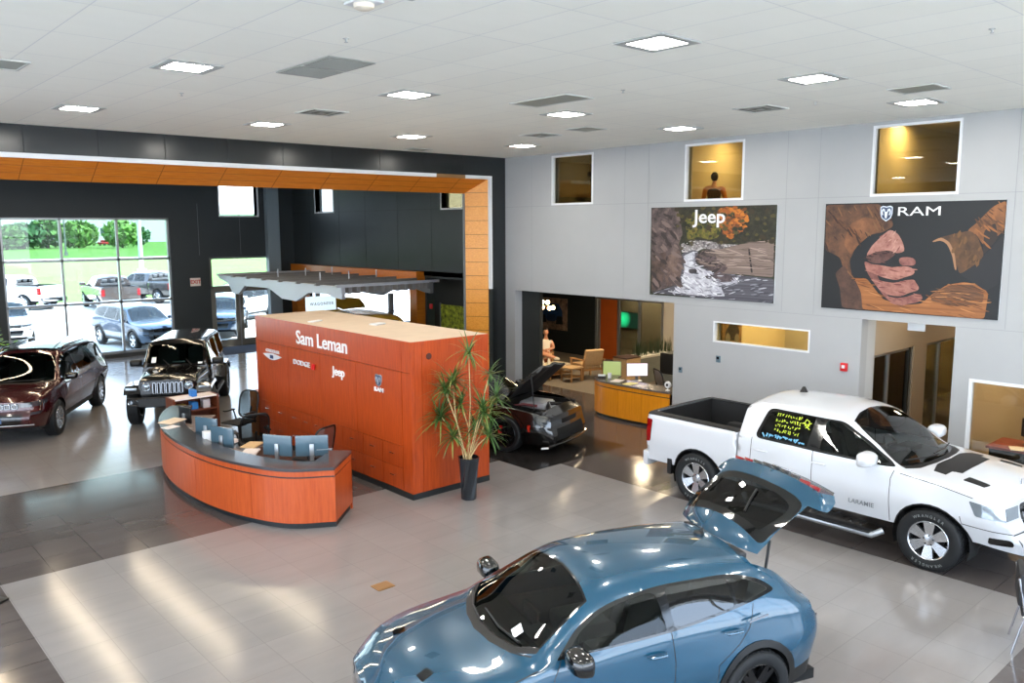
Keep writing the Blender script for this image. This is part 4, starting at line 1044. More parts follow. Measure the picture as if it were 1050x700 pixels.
    for s_ in (1,-1):
        mirror(root,1.0,s_*1.01,1.37,colour,1.45)
        handle(root,.28,s_*1.012,1.12,colour,.22); handle(root,-.66,s_*1.012,1.12,colour,.22)
        o = MB(); o.tube([(-.95,s_*.96,.36),(-.85,s_*1.06,.30),(1.12,s_*1.06,.30),(1.22,s_*.96,.36)],.045,ALU if hero else BLKP,10); o.box((-.8,s_*1.06-.07,.335),(1.1,s_*1.06+.07,.352),BLKP); o.build('side_step',root)
    if hero:
        # chrome grille bars, badges, glass writing, wipers, antenna
        o = MB()
        for z in (.80,.92): o.tube([(2.90-.06-.1*y_*y_,y_,z) for y_ in [-.5+.1*k for k in range(11)]],.022,CHR,8)
        vs,fs = text_mesh('RAM',.16,.012,CHR,.006,sx=1.5); o.add(vs,fs,CHR,frame_matrix((2.90,0,.865),(0,1,0),(0,0,1))); o.build('grille_bar',root)
        for s_ in (1,-1):
            o = MB(); vs,fs = text_mesh('LARAMIE',.085,.004,ALUg,.001,1.1); o.add(vs,fs,ALUg,frame_matrix((.93,s_*1.035,.70),(-s_,0,0),(0,0,1))); o.build('door_badge',root)
        rnd = random.Random(4)
        def on_glass(pts): 
            u = L.u_of(pts,'side'); q = L.pt(np.array([a[0] for a in u]),np.array([a[1]/US for a in u])); return [(a[0],-a[1]-.010,a[2]+.002) for a in q]
        YG = mat('window_marker_yellow',(206,226,70),.7); BG = mat('window_marker_blue',(120,186,222),.7)
        o = MB()
        for row in range(4):           # illegible hand lettering in lines
            z = 1.675-.075*row; xx = -.50
            while xx < (-.10 if row != 1 else .0):
                w_ = rnd.uniform(.022,.036); pts = [(xx+w_*rnd.random(),z-.022+.052*rnd.random()) for _ in range(4)]
                o.tube(on_glass(pts),.0055,YG,5); xx += w_+.012
        o.tube(on_glass([(-.02,1.56),(.03,1.60),(.02,1.66),(-.03,1.68),(-.05,1.62),(.0,1.58),(.05,1.55)]),.007,YG,5); o.tube(on_glass([(-.07,1.63),(.0,1.61),(.06,1.64)]),.006,YG,5)
        xx = -.68
        while xx < .0:
            pts = [(xx+.05*rnd.random(),1.335+.06*rnd.random()) for _ in range(4)]; o.tube(on_glass(pts),.011,BG,5); xx += .05
        o.build('window_writing',root)
        wiper(root,[(1.42,.64,1.345),(1.49,.30,1.345),(1.50,-.10,1.35)]); wiper(root,[(1.53,.02,1.325),(1.48,-.36,1.335),(1.36,-.70,1.335)])
        o = MB(); o.bm((lambda b: (bmesh.ops.create_cone(b,cap_ends=True,segments=10,radius1=.07,radius2=.02,depth=.09),b)[1])(bmesh.new()),BLKP,Matrix.Translation((-.60,.1,1.925)),True); o.build('roof_antenna',root)
        o = MB()
        for y_ in (-.62,-.44,-.3,-.12): o.tube([(2.62,y_+.62-.2,1.19),(2.62,y_+.62-.2,1.26 if y_ in (-.62,-.12) else 1.22)],.012,CHR,8)
        o.build('hood_ornament',root)
        o = MB(); o.box((WR-.60,-.98,.36),(WR-.52,-.80,.62),BLKP); o.box((WR-.60,.80,.36),(WR-.52,.98,.62),BLKP); o.build('mud_flap',root)
    return place(root,x,y,heading)
RAM = pickup('white pickup truck in the showroom with open cargo bed and writing on its rear window',PWHITE,12.0,5.945,-90,True)
# ------------------------------------------------------------------ maroon SUV
def suv(label, colour, x, y, heading, hero=False, low=False, scale=1.0, group=None, glassm=None):
    root = thing('car',label,'car',group=group)
    R = .385; WB = 1.545; ra = .435; st = .07 if hero else .13
    X0,X1 = -2.62,2.52
    K = dict(zb=[(X0,.48),(-2.3,.36),(0,.30),(2.2,.34),(X1,.40)], wb=[(X0,.70),(-2.2,.84),(0,.88),(1.6,.88),(2.2,.80),(X1,.62)],
     zm=[(X0,.80),(0,.66),(X1,.66)], wm=[(X0,.80),(-2.45,.92),(-1.9,.965),(0,.955),(1.55,.97),(2.1,.93),(2.36,.84),(X1,.70)],
     zs=[(X0,1.10),(-1.5,1.16),(0,1.12),(1.0,1.10),(1.6,1.07),(2.2,.99),(X1,.88)], ws=[(X0,.76),(-2.4,.86),(-1.5,.91),(0,.92),(1.4,.92),(2.0,.89),(2.35,.79),(X1,.66)],
     zt=[(X0,1.13),(-2.5,1.28),(-2.3,1.56),(-2.1,1.66),(-.5,1.71),(.3,1.69),(.55,1.62),(.9,1.40),(1.28,1.15),(1.5,1.11),(2.1,1.04),(X1,.91)],
     wt=[(X0,.70),(-2.3,.66),(-1.5,.68),(.5,.68),(1.25,.82),(1.5,.81),(2.1,.76),(X1,.56)],
     zc=[(X0,1.15),(-2.52,1.30),(-2.28,1.64),(-2.1,1.74),(-.5,1.78),(.2,1.76),(.48,1.70),(1.36,1.16),(1.55,1.14),(2.1,1.09),(2.38,1.02),(X1,.93)])
    L = Loft(K,X0,X1,(.3,.2,.24),nose=[(.4,.03),(.58,.06),(.75,.0),(.93,-.02)],tail=[(.5,-.02),(.8,0),(1.1,.05)],kf=.13,kr=.08,Lf=.8,Lr=.4)
    ws = [(1.38,0),(1.36,.3),(1.28,.58),(1.18,.755),(.82,.695),(.60,.625),(.52,.3),(.50,0)]
    f_ = rp([(1.02,1.16,.03),(.72,1.42,.1),(.48,1.585,.1),(.0,1.625,.03),(.0,1.17,.03)]); r_ = rp([(-.08,1.17,.03),(-.08,1.63,.03),(-.95,1.635,.04),(-1.10,1.22,.08)]); q_ = rp([(-1.18,1.225,.05),(-1.04,1.63,.04),(-1.80,1.60,.06),(-2.18,1.50,.1),(-2.30,1.30,.06)])
    tr = rp([(1.12,1.13,.02),(.74,1.45,.1),(.48,1.615,.1),(-.4,1.665,.2),(-1.8,1.635,.2),(-2.24,1.52,.1),(-2.36,1.27,.06),(-1.2,1.17,.2),(0,1.135,.2)])
    gl = glassm or GW
    reg = [dict(name='windscreen',mat=GWS,chart='top',poly=ws), dict(name='side_window',mat=gl,chart='side',poly=f_,split=1), dict(name='rear_side_window',mat=gl,chart='side',poly=r_,split=1), dict(name='quarter_window',mat=gl,chart='side',poly=q_,split=1),
      dict(name='window_trim',mat=BLKG,chart='side',poly=tr,split=1,lift=.004),
      dict(name='windscreen_edge',mat=BLKG,chart='top',poly=[(1.42,0),(1.40,.3),(1.32,.6),(1.20,.78),(.82,.71),(.58,.64),(.50,.3),(.47,0)]),
      dict(name='rear_window',mat=GP,chart='top',poly=rp([(-2.30,0,0),(-2.31,.54,.06),(-2.53,.60,.06),(-2.55,0,0)])),
      dict(name='cowl',mat=BLKP,chart='top',poly=[(1.50,0),(1.47,.3),(1.39,.6),(1.27,.80),(1.2,.78),(1.32,.6),(1.40,.3),(1.42,0)]),
      dict(name='headlight',mat=LAMPD,chart='side',poly=rp([(1.98,.93,.02),(2.6,.90,.01),(2.6,.80,.01),(2.15,.82,.02)]),split=1,lift=.005), dict(name='headlight',mat=LAMPD,chart='front',poly=[(.50,.81),(.50,.895),(.74,.895),(.74,.81)],split=1,lift=.005),
      dict(name='grille',mat=BLKG,chart='front',poly=rp([(0,.775,0),(.48,.775,.03),(.49,.90,.03),(0,.90,0)])),
      dict(name='lower_grille',mat=BLKG,chart='front',poly=rp([(0,.46,0),(.50,.46,.05),(.56,.68,.05),(0,.68,0)])),
      dict(name='fog_lamp',mat=LAMPD,chart='side',poly=rp([(2.30,.70,.01),(2.56,.70,.01),(2.56,.64,.01),(2.34,.65,.01)]),split=1,lift=.004),
      dict(name='tail_lamp',mat=TAIL,chart='side',poly=rp([(-2.3,1.10,.02),(-2.7,1.10,.01),(-2.7,1.0,.01),(-2.34,1.02,.02)]),split=1,lift=.006), dict(name='tail_lamp',mat=TAIL,chart='rear',poly=[(.45,1.0),(.45,1.09),(.9,1.09),(.9,1.0)],split=1,lift=.006),
      dict(name='arch',mat=None,chart='side',poly=circle(WB,R,ra)), dict(name='arch',mat=None,chart='side',poly=circle(-WB,R,ra)),
      dict(name='arch_flare',mat=colour if hero else BLKP,chart='side',poly=circle(WB,R,ra+.075,30),split=1,lift=.012), dict(name='arch_flare',mat=colour if hero else BLKP,chart='side',poly=circle(-WB,R,ra+.075,30),split=1,lift=.012),
      dict(name='sill',mat=BLKP,chart='side',poly=[(-1.1,.1),(1.1,.1),(1.1,.42),(-1.1,.42)],split=1,lift=.006),
      dict(name='body_gap',mat=BLKP,chart='side',poly=strip([(-.04,1.15),(-.05,.43)],.010)), dict(name='body_gap',mat=BLKP,chart='side',poly=strip([(1.05,1.15),(1.10,.8),(1.06,.43)],.010)), dict(name='body_gap',mat=BLKP,chart='side',poly=strip([(-1.15,1.18),(-1.12,.85),(-1.05,.72),(-1.02,.43)],.010)),
      dict(name='front_door',mat=colour,chart='side',poly=[(-.03,1.15),(-.04,.43),(1.05,.43),(1.09,.8),(1.04,1.15)],split=1), dict(name='rear_door',mat=colour,chart='side',poly=[(-.05,1.15),(-.06,.43),(-1.01,.43),(-1.04,.72),(-1.11,.85),(-1.14,1.18)],split=1),
      dict(name='roof_panel',mat=BLKG if hero else colour,chart='top',poly=[(.36,0),(.36,.55),(-.9,.58),(-.9,0)]),
      dict(name='body_gap',mat=BLKP,chart='top',poly=strip([(1.52,0),(1.49,.3),(1.41,.61),(1.30,.80),(1.6,.80),(2.1,.74),(2.36,.60)],.012)),
      dict(name='hood',mat=colour,chart='top',poly=[(1.525,0),(1.50,.31),(1.42,.62),(1.31,.795),(1.6,.79),(2.1,.73),(2.37,.6),(2.40,0)])]
    L.build(reg,colour,root,'body_shell',st)
    o = MB(); o.box((-2.4,-.78,.28),(2.3,.78,.36),LINER); o.build('underbody',root)
    liners(root,(WB,-WB),ra+.02,.88,.32,R)
    p = wheel(root,WB,.83,R,.245,.255,(10,.03,.05,0,.26) if hero else (5,.09,.05,.12,.3))
    for a,b in ((WB,-.83),(-WB,.83),(-WB,-.83)): wheel(root,a,b,R,.245,.255,None,proto=(p,))
    cabin(root,-1.6,1.15,.48,.76,.78,1.10,[(.12,(.40,-.40)),(-.85,(.42,-.42))],SEAT)
    for s_ in (1,-1):
        mirror(root,.92,s_*.93,1.20,BLKG if hero else colour,1.15); handle(root,.12,s_*.956,1.02,colour); handle(root,-.92,s_*.955,1.04,colour)
        o = MB(); o.tube([(-1.95,s_*.66,1.70),(-1.85,s_*.66,1.755),(.1,s_*.655,1.775),(.22,s_*.655,1.725)],.017,BLKG,8); o.build('roof_rail',root)
    if hero:
        for k in range(7):
            y_ = -.405+.135*k; o = MB(); M = frame_matrix((2.515-.13*y_*y_,y_,.838),(0,1,0),(0,0,1))
            ring = rp([(-.05,-.045),(.05,-.045),(.05,.045),(-.05,.045)],.02); o.tube([M@Vector((a,b,.012)) for a,b in ring],.008,CHR,6,closed=True); o.build('grille_slot',root)
        o = MB(); o.tube([(2.56-.15*y_*y_,y_,.44) for y_ in [-.75+.15*k for k in range(11)]],.02,CHR,8); o.build('bumper_trim',root)
        o = MB(); o.box((2.575,-.16,.50),(2.585,.16,.60),mat('plate_dark_blue',(60,84,120),.4)); o.build('front_plate',root)
        wiper(root,[(1.30,.60,1.20),(1.36,.2,1.19),(1.38,-.1,1.19)]); wiper(root,[(1.40,.0,1.17),(1.36,-.3,1.18),(1.24,-.62,1.20)])
    if scale != 1: root.scale = (scale,)*3
    return place(root,x,y,heading)
MAROON = paint('paint_maroon',(60,6,12),.3,.22)
GC = suv('dark red SUV with black roof at the left edge of the showroom',MAROON,4.48,21.80,-121,True)

# ------------------------------------------------------------------ black coupe-like sedan with raised hood
def sedan():
    B = paint('paint_black',(10,11,12),.2,.2)
    root = thing('car','black muscle sedan with its hood raised, parked behind the orange cabinet block','car')
    R = .36; WB = 1.525; ra = .415; X0,X1 = -2.55,2.52
    K = dict(zb=[(X0,.40),(-2.0,.26),(0,.20),(2.2,.20),(X1,.22)], wb=[(X0,.70),(-2,.86),(0,.88),(1.6,.90),(2.2,.84),(X1,.72)],
     zm=[(X0,.74),(0,.58),(X1,.52)], wm=[(X0,.78),(-2.3,.90),(-1.6,.97),(-.4,.94),(1.0,.95),(1.5,.98),(2.1,.94),(2.38,.86),(X1,.74)],
     zs=[(X0,1.0),(-1.6,1.01),(0,.96),(1.0,.93),(1.7,.89),(2.2,.82),(X1,.72)], ws=[(X0,.74),(-2.2,.84),(-1.5,.90),(0,.90),(1.4,.91),(2.0,.88),(2.35,.80),(X1,.70)],
     zt=[(X0,1.03),(-1.9,1.06),(-1.55,1.12),(-1.0,1.33),(-.4,1.385),(.2,1.37),(.45,1.29),(1.0,.99),(1.2,.95),(1.9,.90),(X1,.75)],
     wt=[(X0,.66),(-1.8,.68),(-1.0,.58),(.3,.60),(1.0,.77),(1.3,.78),(2.0,.74),(X1,.60)],
     zc=[(X0,1.06),(-2.0,1.10),(-1.65,1.13),(-.95,1.41),(-.4,1.455),(.15,1.44),(.36,1.38),(1.15,1.0),(1.3,.99),(1.9,.95),(2.3,.88),(X1,.77)])
    L = Loft(K,X0,X1,(.3,.2,.24),nose=[(.2,.04),(.35,.06),(.55,.0),(.75,-.03)],tail=[(.5,.04),(.8,0),(1.0,.02)],kf=.10,kr=.08,Lf=.7,Lr=.4)
    reg = [dict(name='windscreen',mat=GWS,chart='top',poly=[(1.14,0),(1.12,.3),(1.04,.56),(.94,.71),(.66,.64),(.44,.56),(.38,.3),(.36,0)]),
      dict(name='side_window',mat=GP,chart='side',poly=rp([(.82,.98,.03),(.40,1.25,.1),(.10,1.325,.1),(-.28,1.335,.03),(-.28,.985,.03)]),split=1), dict(name='rear_side_window',mat=GP,chart='side',poly=rp([(-.36,.99,.03),(-.36,1.335,.03),(-.85,1.31,.1),(-1.22,1.14,.06),(-1.10,1.03,.06)]),split=1),
      dict(name='window_trim',mat=BLKG,chart='side',poly=rp([(.9,.96,.02),(.42,1.28,.1),(.1,1.35,.1),(-.5,1.36,.2),(-.9,1.33,.1),(-1.32,1.12,.06),(-1.1,1.0,.05)]),split=1,lift=.003),
      dict(name='rear_window',mat=GP,chart='top',poly=rp([(-1.05,0,0),(-1.05,.44,.06),(-1.55,.54,.06),(-1.60,0,0)])),
      dict(name='arch',mat=None,chart='side',poly=circle(WB,R,ra)), dict(name='arch',mat=None,chart='side',poly=circle(-WB,R,ra)),
      dict(name='arch_flare',mat=B,chart='side',poly=circle(WB,R,ra+.06,30),split=1,lift=.018), dict(name='arch_flare',mat=B,chart='side',poly=circle(-WB,R,ra+.06,30),split=1,lift=.018),
      dict(name='side_marker',mat=mat('marker_red',(176,40,24),.3),chart='side',poly=rp([(2.05,.60,.01),(2.12,.60,.01),(2.10,.46,.01),(2.05,.46,.01)]),split=1,lift=.004),
      dict(name='engine_bay_hole',mat=None,chart='top',poly=[(1.33,0),(1.30,.32),(1.24,.60),(1.18,.74),(1.5,.74),(2.0,.70),(2.28,.62),(2.30,0)]),
      dict(name='headlight',mat=LAMPD,chart='front',poly=[(.34,.58),(.34,.66),(.70,.67),(.72,.57)],split=1,lift=.004), dict(name='headlight',mat=LAMPD,chart='side',poly=[(2.34,.665),(2.6,.66),(2.6,.57),(2.38,.57)],split=1,lift=.004),
      dict(name='upper_grille',mat=LINER,chart='front',poly=[(0,.57),(0,.66),(.32,.66),(.32,.57)]), dict(name='lower_grille',mat=LINER,chart='front',poly=[(0,.26),(0,.50),(.56,.50),(.62,.26)]),
      dict(name='body_gap',mat=BLKP,chart='side',poly=strip([(.95,.95),(1.02,.7),(.98,.28)],.010)), dict(name='body_gap',mat=BLKP,chart='side',poly=strip([(-.32,.98),(-.33,.28)],.010)),
      dict(name='front_door',mat=B,chart='side',poly=[(.94,.95),(1.01,.7),(.97,.28),(-.32,.28),(-.31,.98)],split=1)]
    L.build(reg,B,root,'body_shell',.08)
    # raised hood made as the same surface, swung about its rear edge
    zf = pchip([(1.18,1.0),(1.9,.95),(2.3,.885)]); rows = []; mb = MB(); vs = []; fs = []
    xs = [1.30+.09*i for i in range(12)]; ys = [-.73+.1217*i for i in range(13)]
    for i,x in enumerate(xs):
        wv = 1.0-.10*max(0,(x-1.9)/.4)
        for y in ys: vs.append((x+(-.04*(y/.73)**2 if i==0 else 0), y*wv, float(zf(x))+.012-.06*(y/.73)**2+(.035 if abs(abs(y)-.3)<.07 and x > 1.6 else 0)))
    n = len(ys)
    for i in range(len(xs)-1):
        for j in range(n-1): fs.append((i*n+j,(i+1)*n+j,(i+1)*n+j+1,i*n+j+1))
    mb.add(vs,fs,B,None,True); k = len(vs); vs2 = [(x,y*.96,z-.05) for x,y,z in vs]; mb.add(vs2,[f[::-1] for f in fs],mat('hood_underside',(20,21,22),.6),None,True)
    edge = [j for j in range(n)]+[i*n+n-1 for i in range(1,len(xs))]+[(len(xs)-1)*n+j for j in range(n-2,-1,-1)]+[i*n for i in range(len(xs)-2,0,-1)]
    mb.add(vs+vs2,[(edge[a],edge[(a+1)%len(edge)],edge[(a+1)%len(edge)]+k,edge[a]+k) for a in range(len(edge))],B)
    hood = mb.build('hood',root); rot_about(hood,(1.28,0,.985),radians(-48))
    o = MB(); o.tube([(2.05,-.66,.86),(1.98,-.66,1.56)],.012,BLKP,8); o.build('hood_prop',root)
    # engine bay
    o = MB()
    for lo,hi in (((1.2,-.76,.30),(2.3,.76,.40)),((1.18,-.76,.3),(1.24,.76,.90)),((2.26,-.70,.3),(2.32,.70,.80)),((1.2,-.78,.3),(2.28,-.72,.84)),((1.2,.72,.3),(2.28,.78,.84))): o.box(lo,hi,mat('engine_bay_black',(14,14,15),.6))
    o.box((1.24,.30,.4),(1.70,.70,.80),_M['engine_bay_black'],.04); o.box((1.8,-.68,.4),(2.2,-.35,.82),_M['engine_bay_black'],.05); o.tube([(2.2,-.3,.8),(2.0,0,.86),(2.2,.3,.8)],.05,_M['engine_bay_black'],10)
    o.tube([(1.35,-.6,.82),(1.6,-.3,.86),(1.9,-.25,.84)],.03,mat('hose_red',(96,30,36),.5),8); o.build('engine_bay',root)
    o = MB(); CA = mat('cast_aluminium',(170,172,176),.4,metal=.35)
    o.box((1.46,-.26,.72),(2.06,.26,.90),CA,.05)
    for k in range(8): o.bar((1.50,-.21+.06*k,.905),(2.02,-.21+.06*k,.905),.03,.02,CA)
    o.box((2.0,-.16,.62),(2.16,.16,.82),CA,.04); o.lathe([(.09,0),(.09,.04),(.02,.045),(.0,.045)],BLKP,18,frame_matrix((2.17,.05,.70),(0,1,0),(0,0,1))); o.build('supercharger',root)
    o = MB(); o.tube([(2.60-.14*y_*y_,y_,.20) for y_ in [-.84+.14*k for k in range(13)]],.028,B,8); o.tube([(2.36,-.94,.16),(2.48,-.86,.17)],.02,TW,6); o.build('splitter',root)
    o = MB(); o.box((-2.4,-.78,.22),(1.1,.78,.30),LINER); o.build('underbody',root)
    liners(root,(WB,-WB),ra+.02,.90,.34,R)
    p = wheel(root,WB,.84,R,.265,.29,(7,.035,.03,.07,.24),alloy=ALLOYD)
    for a,b in ((WB,-.84),(-WB,.84),(-WB,-.84)): wheel(root,a,b,R,.265,.29,None,proto=(p,))
    for s_ in (1,-1):
        o = MB(); o.box((WB-.16,s_*.90-.05,R-.02),(WB-.08,s_*.90+.02,R+.16),mat('caliper_red',(170,24,24),.35),.02); o.build('brake_caliper',root)
        mirror(root,.72,s_*.91,1.02,B,1.0); handle(root,-.12,s_*.945,.84,B)
    cabin(root,-1.3,1.05,.24,.76,.62,.92,[(-.1,(.38,-.38))],SEAT)
    return place(root,11.2,14.0,-72)
CHARGER = sedan()
# ------------------------------------------------------------------ black boxy off-roader
def offroader():
    B = _M['paint_black']
    root = thing('car','black boxy off-road vehicle with seven slot grille beside the curved reception desk','car')
    R = .43; WB = 1.504
    # tub with upright cabin
    K = dict(zb=[(-2.05,.56),(.80,.56)], wb=[(-2.05,.74),(.80,.76)], zm=[(-2.05,.85)], wm=[(-2.05,.78),(-1.9,.805),(.6,.80),(.80,.76)], zs=[(-2.05,1.19),(.80,1.19)], ws=[(-2.05,.77),(-1.9,.80),(.6,.79),(.80,.74)],
      zt=[(-2.05,1.72),(.38,1.75),(.46,1.70),(.80,1.20)], wt=[(-2.05,.66),(.40,.655),(.80,.71)], zc=[(-2.05,1.78),(.30,1.82),(.42,1.76),(.80,1.205)])
    L = Loft(K,-2.05,.80,(.2,.10,.12),kr=.02,Lr=.1)
    def win(a,b,c,d): return rp([(a,1.225,.03),(b,1.695,.05),(c,1.695,.05),(d,1.225,.03)])
    reg = [dict(name='windscreen',mat=GWS,chart='top',poly=rp([(.765,0,0),(.76,.62,.05),(.49,.59,.05),(.48,0,0)])),
      dict(name='front_side_window',mat=GP,chart='side',poly=win(.66,.42,.05,.05),split=1), dict(name='rear_side_window',mat=GP,chart='side',poly=win(-.06,-.06,-.85,-.85),split=1), dict(name='quarter_window',mat=GP,chart='side',poly=win(-1.0,-1.0,-1.9,-1.92),split=1),
      dict(name='arch',mat=None,chart='side',poly=circle(-WB,R+.02,R+.10)),
      dict(name='hard_top',mat=B,chart='top',poly=[(.34,0),(.34,.7),(-2.2,.7),(-2.2,0)]),
      dict(name='body_gap',mat=LINER,chart='side',poly=strip([(.62,1.17),(.62,.60)],.012)), dict(name='body_gap',mat=LINER,chart='side',poly=strip([(-.0,1.70),(-.0,.60)],.012)), dict(name='body_gap',mat=LINER,chart='side',poly=strip([(-.92,1.70),(-.92,.95),(-.86,.60)],.012)),
      dict(name='front_door',mat=B,chart='side',poly=[(.61,1.18),(.61,.60),(.01,.60),(.01,1.18)],split=1), dict(name='rear_door',mat=B,chart='side',poly=[(-.01,1.18),(-.01,.60),(-.85,.60),(-.91,.95),(-.91,1.18)],split=1)]
    L.build(reg,B,root,'tub',.10)
    KH = dict(zb=[(.78,.62),(2.02,.70)], wb=[(.78,.66),(2.02,.55)], zm=[(.78,.9)], wm=[(.78,.74),(2.02,.62)], zs=[(.78,1.10),(1.9,1.06),(2.02,1.03)], ws=[(.78,.735),(2.02,.62)], zt=[(.78,1.19),(1.8,1.145),(2.02,1.06)], wt=[(.78,.66),(2.02,.54)], zc=[(.78,1.22),(1.8,1.175),(2.02,1.085)])
    LH = Loft(KH,.78,2.02,(.2,.25,.35),kf=.06,Lf=.4)
    regh = [dict(name='hood',mat=B,chart='top',poly=[(.80,0),(.80,.70),(1.96,.60),(1.97,0)]), dict(name='hood',mat=B,chart='side',poly=[(.80,1.04),(1.96,1.0),(1.96,1.3),(.80,1.3)])]
    LH.build(regh,B,root,'nose',.08,caps=('front',))
    g = MB()
    xf = lambda y: 2.022-.06*y*y
    for k in range(7):
        y = -.285+.095*k
        M = frame_matrix((xf(y)+.006,y,.905),(0,1,0),(0,0,1)); ring = [M@Vector((a,b,0)) for a,b in rp([(-.030,-.125),(.030,-.125),(.030,.125),(-.030,.125)],.028)]
        s = MB(); s.tube(ring,.0085,CHR,6,closed=True); s.add(ring,[tuple(range(len(ring)))],LINER); s.build('grille_slot',root)
    for s_ in (1,-1):
        M = frame_matrix((xf(.46)-.01,s_*.455,.945),(0,1,0),(0,0,1))
        h = MB(); h.lathe([(.105,0),(.105,.03),(.092,.04),(.088,.02)],CHR,26,M,cap=False); h.lathe([(.088,.02),(.06,.035),(0,.04)],LAMP,26,M); h.lathe([(.062,.034),(.058,.046),(.05,.04)],CHR,20,M,cap=False); h.build('headlight',root)
    b = MB(); prof = [(2.08,-.86),(2.18,-.84),(2.30,-.58),(2.32,0),(2.30,.58),(2.18,.84),(2.08,.86)]
    b.prism(prof,.55,.72,BLKP); b.box((2.0,-.5,.52),(2.2,.5,.68),BLKP); b.box((2.24,-.42,.72),(2.305,.42,.735),_M['bed_liner']); b.build('front_bumper',root)
    for s_ in (1,-1):
        M = frame_matrix((2.245,s_*.70,.635),Vector((-.34,s_*1,0)).normalized()*s_,(0,0,1))
        f = MB(); f.tube([M@Vector((a,c,0)) for a,c in rp([(-.12,-.05),(.12,-.05),(.12,.05),(-.12,.05)],.04)],.012,CHR,6,closed=True); f.add([M@Vector((a,c,.004)) for a,c in rp([(-.12,-.05),(.12,-.05),(.12,.05),(-.12,.05)],.04)],[tuple(range(20))],LAMPD); f.lathe([(.04,.0),(.04,.02),(0,.022)],LAMP,14,M @ Matrix.Translation((-.05,0,0))); f.build('fog_lamp',root)
        # flat topped fender flare
        q = MB(); zt = .965
        pts = [(2.05,.80),(1.98,.93),(1.82,zt),(1.18,zt),(.98,.90),(.84,.62)]
        vs = []; 
        for x,z in pts:
            for y in (.60,.93): vs.append((x,s_*y,z+(-.02 if y>.7 else 0)))
        for x,z in pts: vs.append((x,s_*.945,z-.085))
        n = len(pts); fs = []
        for i in range(n-1): fs += [(2*i,2*i+1,2*i+3,2*i+2),(2*i+1,2*n+i,2*n+i+1,2*i+3)]
        q.add(vs,fs,B); q.build('fender_flare',root)
        q = MB(); q.box((1.965,min(s_*.66,s_*.90),.865),(2.03,max(s_*.66,s_*.90),.925),LAMP,.015); q.build('turn_signal',root)
        q = MB(); pts = [(-.92,.62),(-1.05,.90),(-1.2,zt),(-1.82,zt),(-1.98,.90),(-2.05,.70)]; vs = []; fs = []
        for x,z in pts:
            for y in (.78,.93): vs.append((x,s_*y,z+(-.02 if y>.8 else 0)))
        for x,z in pts: vs.append((x,s_*.945,z-.085))
        for i in range(n-1): fs += [(2*i,2*i+1,2*i+3,2*i+2),(2*i+1,2*n+i,2*n+i+1,2*i+3)]
        q.add(vs,fs,B); q.build('fender_flare',root)
        q = MB(); q.tube([(-.85,s_*.86,.50),(.75,s_*.86,.50)],.05,BLKP,8); q.build('side_step',root)
        mirror(root,.56,s_*.80,1.28,BLKP,1.25); handle(root,.10,s_*.80,1.08,B,.16); handle(root,-.80,s_*.80,1.08,B,.16)
    o = MB(); o.box((-2.0,-.60,.46),(2.0,.60,.56),LINER); o.box((WB-.06,-.75,R-.06),(WB+.06,.75,R+.06),LINER); o.box((-WB-.06,-.75,R-.06),(-WB+.06,.75,R+.06),LINER); o.box((1.0,-.6,.5),(1.95,.6,.95),LINER); o.build('chassis',root)
    p = wheel(root,WB,.80,R,.235,.265,(8,.05,.07,0,.28),alloy=ALLOYD)
    for a,c in ((WB,-.80),(-WB,.80),(-WB,-.80)): wheel(root,a,c,R,.235,.265,None,proto=(p,))
    sp = wheel(root,-2.22,.01,R,.235,.265,None,proto=(p,)); sp.name = 'spare_wheel'; sp.matrix_local = Matrix.Translation((-2.2,0,.98)) @ Matrix.Rotation(-pi/2,4,'Y')
    cabin(root,-1.7,.66,.60,.72,.42,1.14,[(-.12,(.36,-.36)),(-1.0,(.34,-.34))],SEAT)
    wiper(root,[(.79,.35,1.23),(.70,.22,1.36)]); wiper(root,[(.79,-.15,1.23),(.70,-.3,1.36)])
    o = MB(); o.add([(.745,-.56,1.30),(.66,-.55,1.42),(.66,-.45,1.42),(.745,-.46,1.30)],[(0,1,2,3)],_M['paper_white']); o.build('window_sticker',root).location.x = .012
    o = MB(); o.add([(.775,.5,1.245),(.745,.5,1.29),(.745,.6,1.29),(.775,.6,1.245)],[(0,1,2,3)],_M['paper_white']); o.build('window_ticket',root).location.x = .012
    o = MB()
    for y in (-.2,.2): o.bar((1.0,y,1.225),(1.75,y*.85,1.19),.05,.02,B)
    o.build('hood_ridge',root)
    return place(root,7.5,20.8,-119)
WRANGLER = offroader()
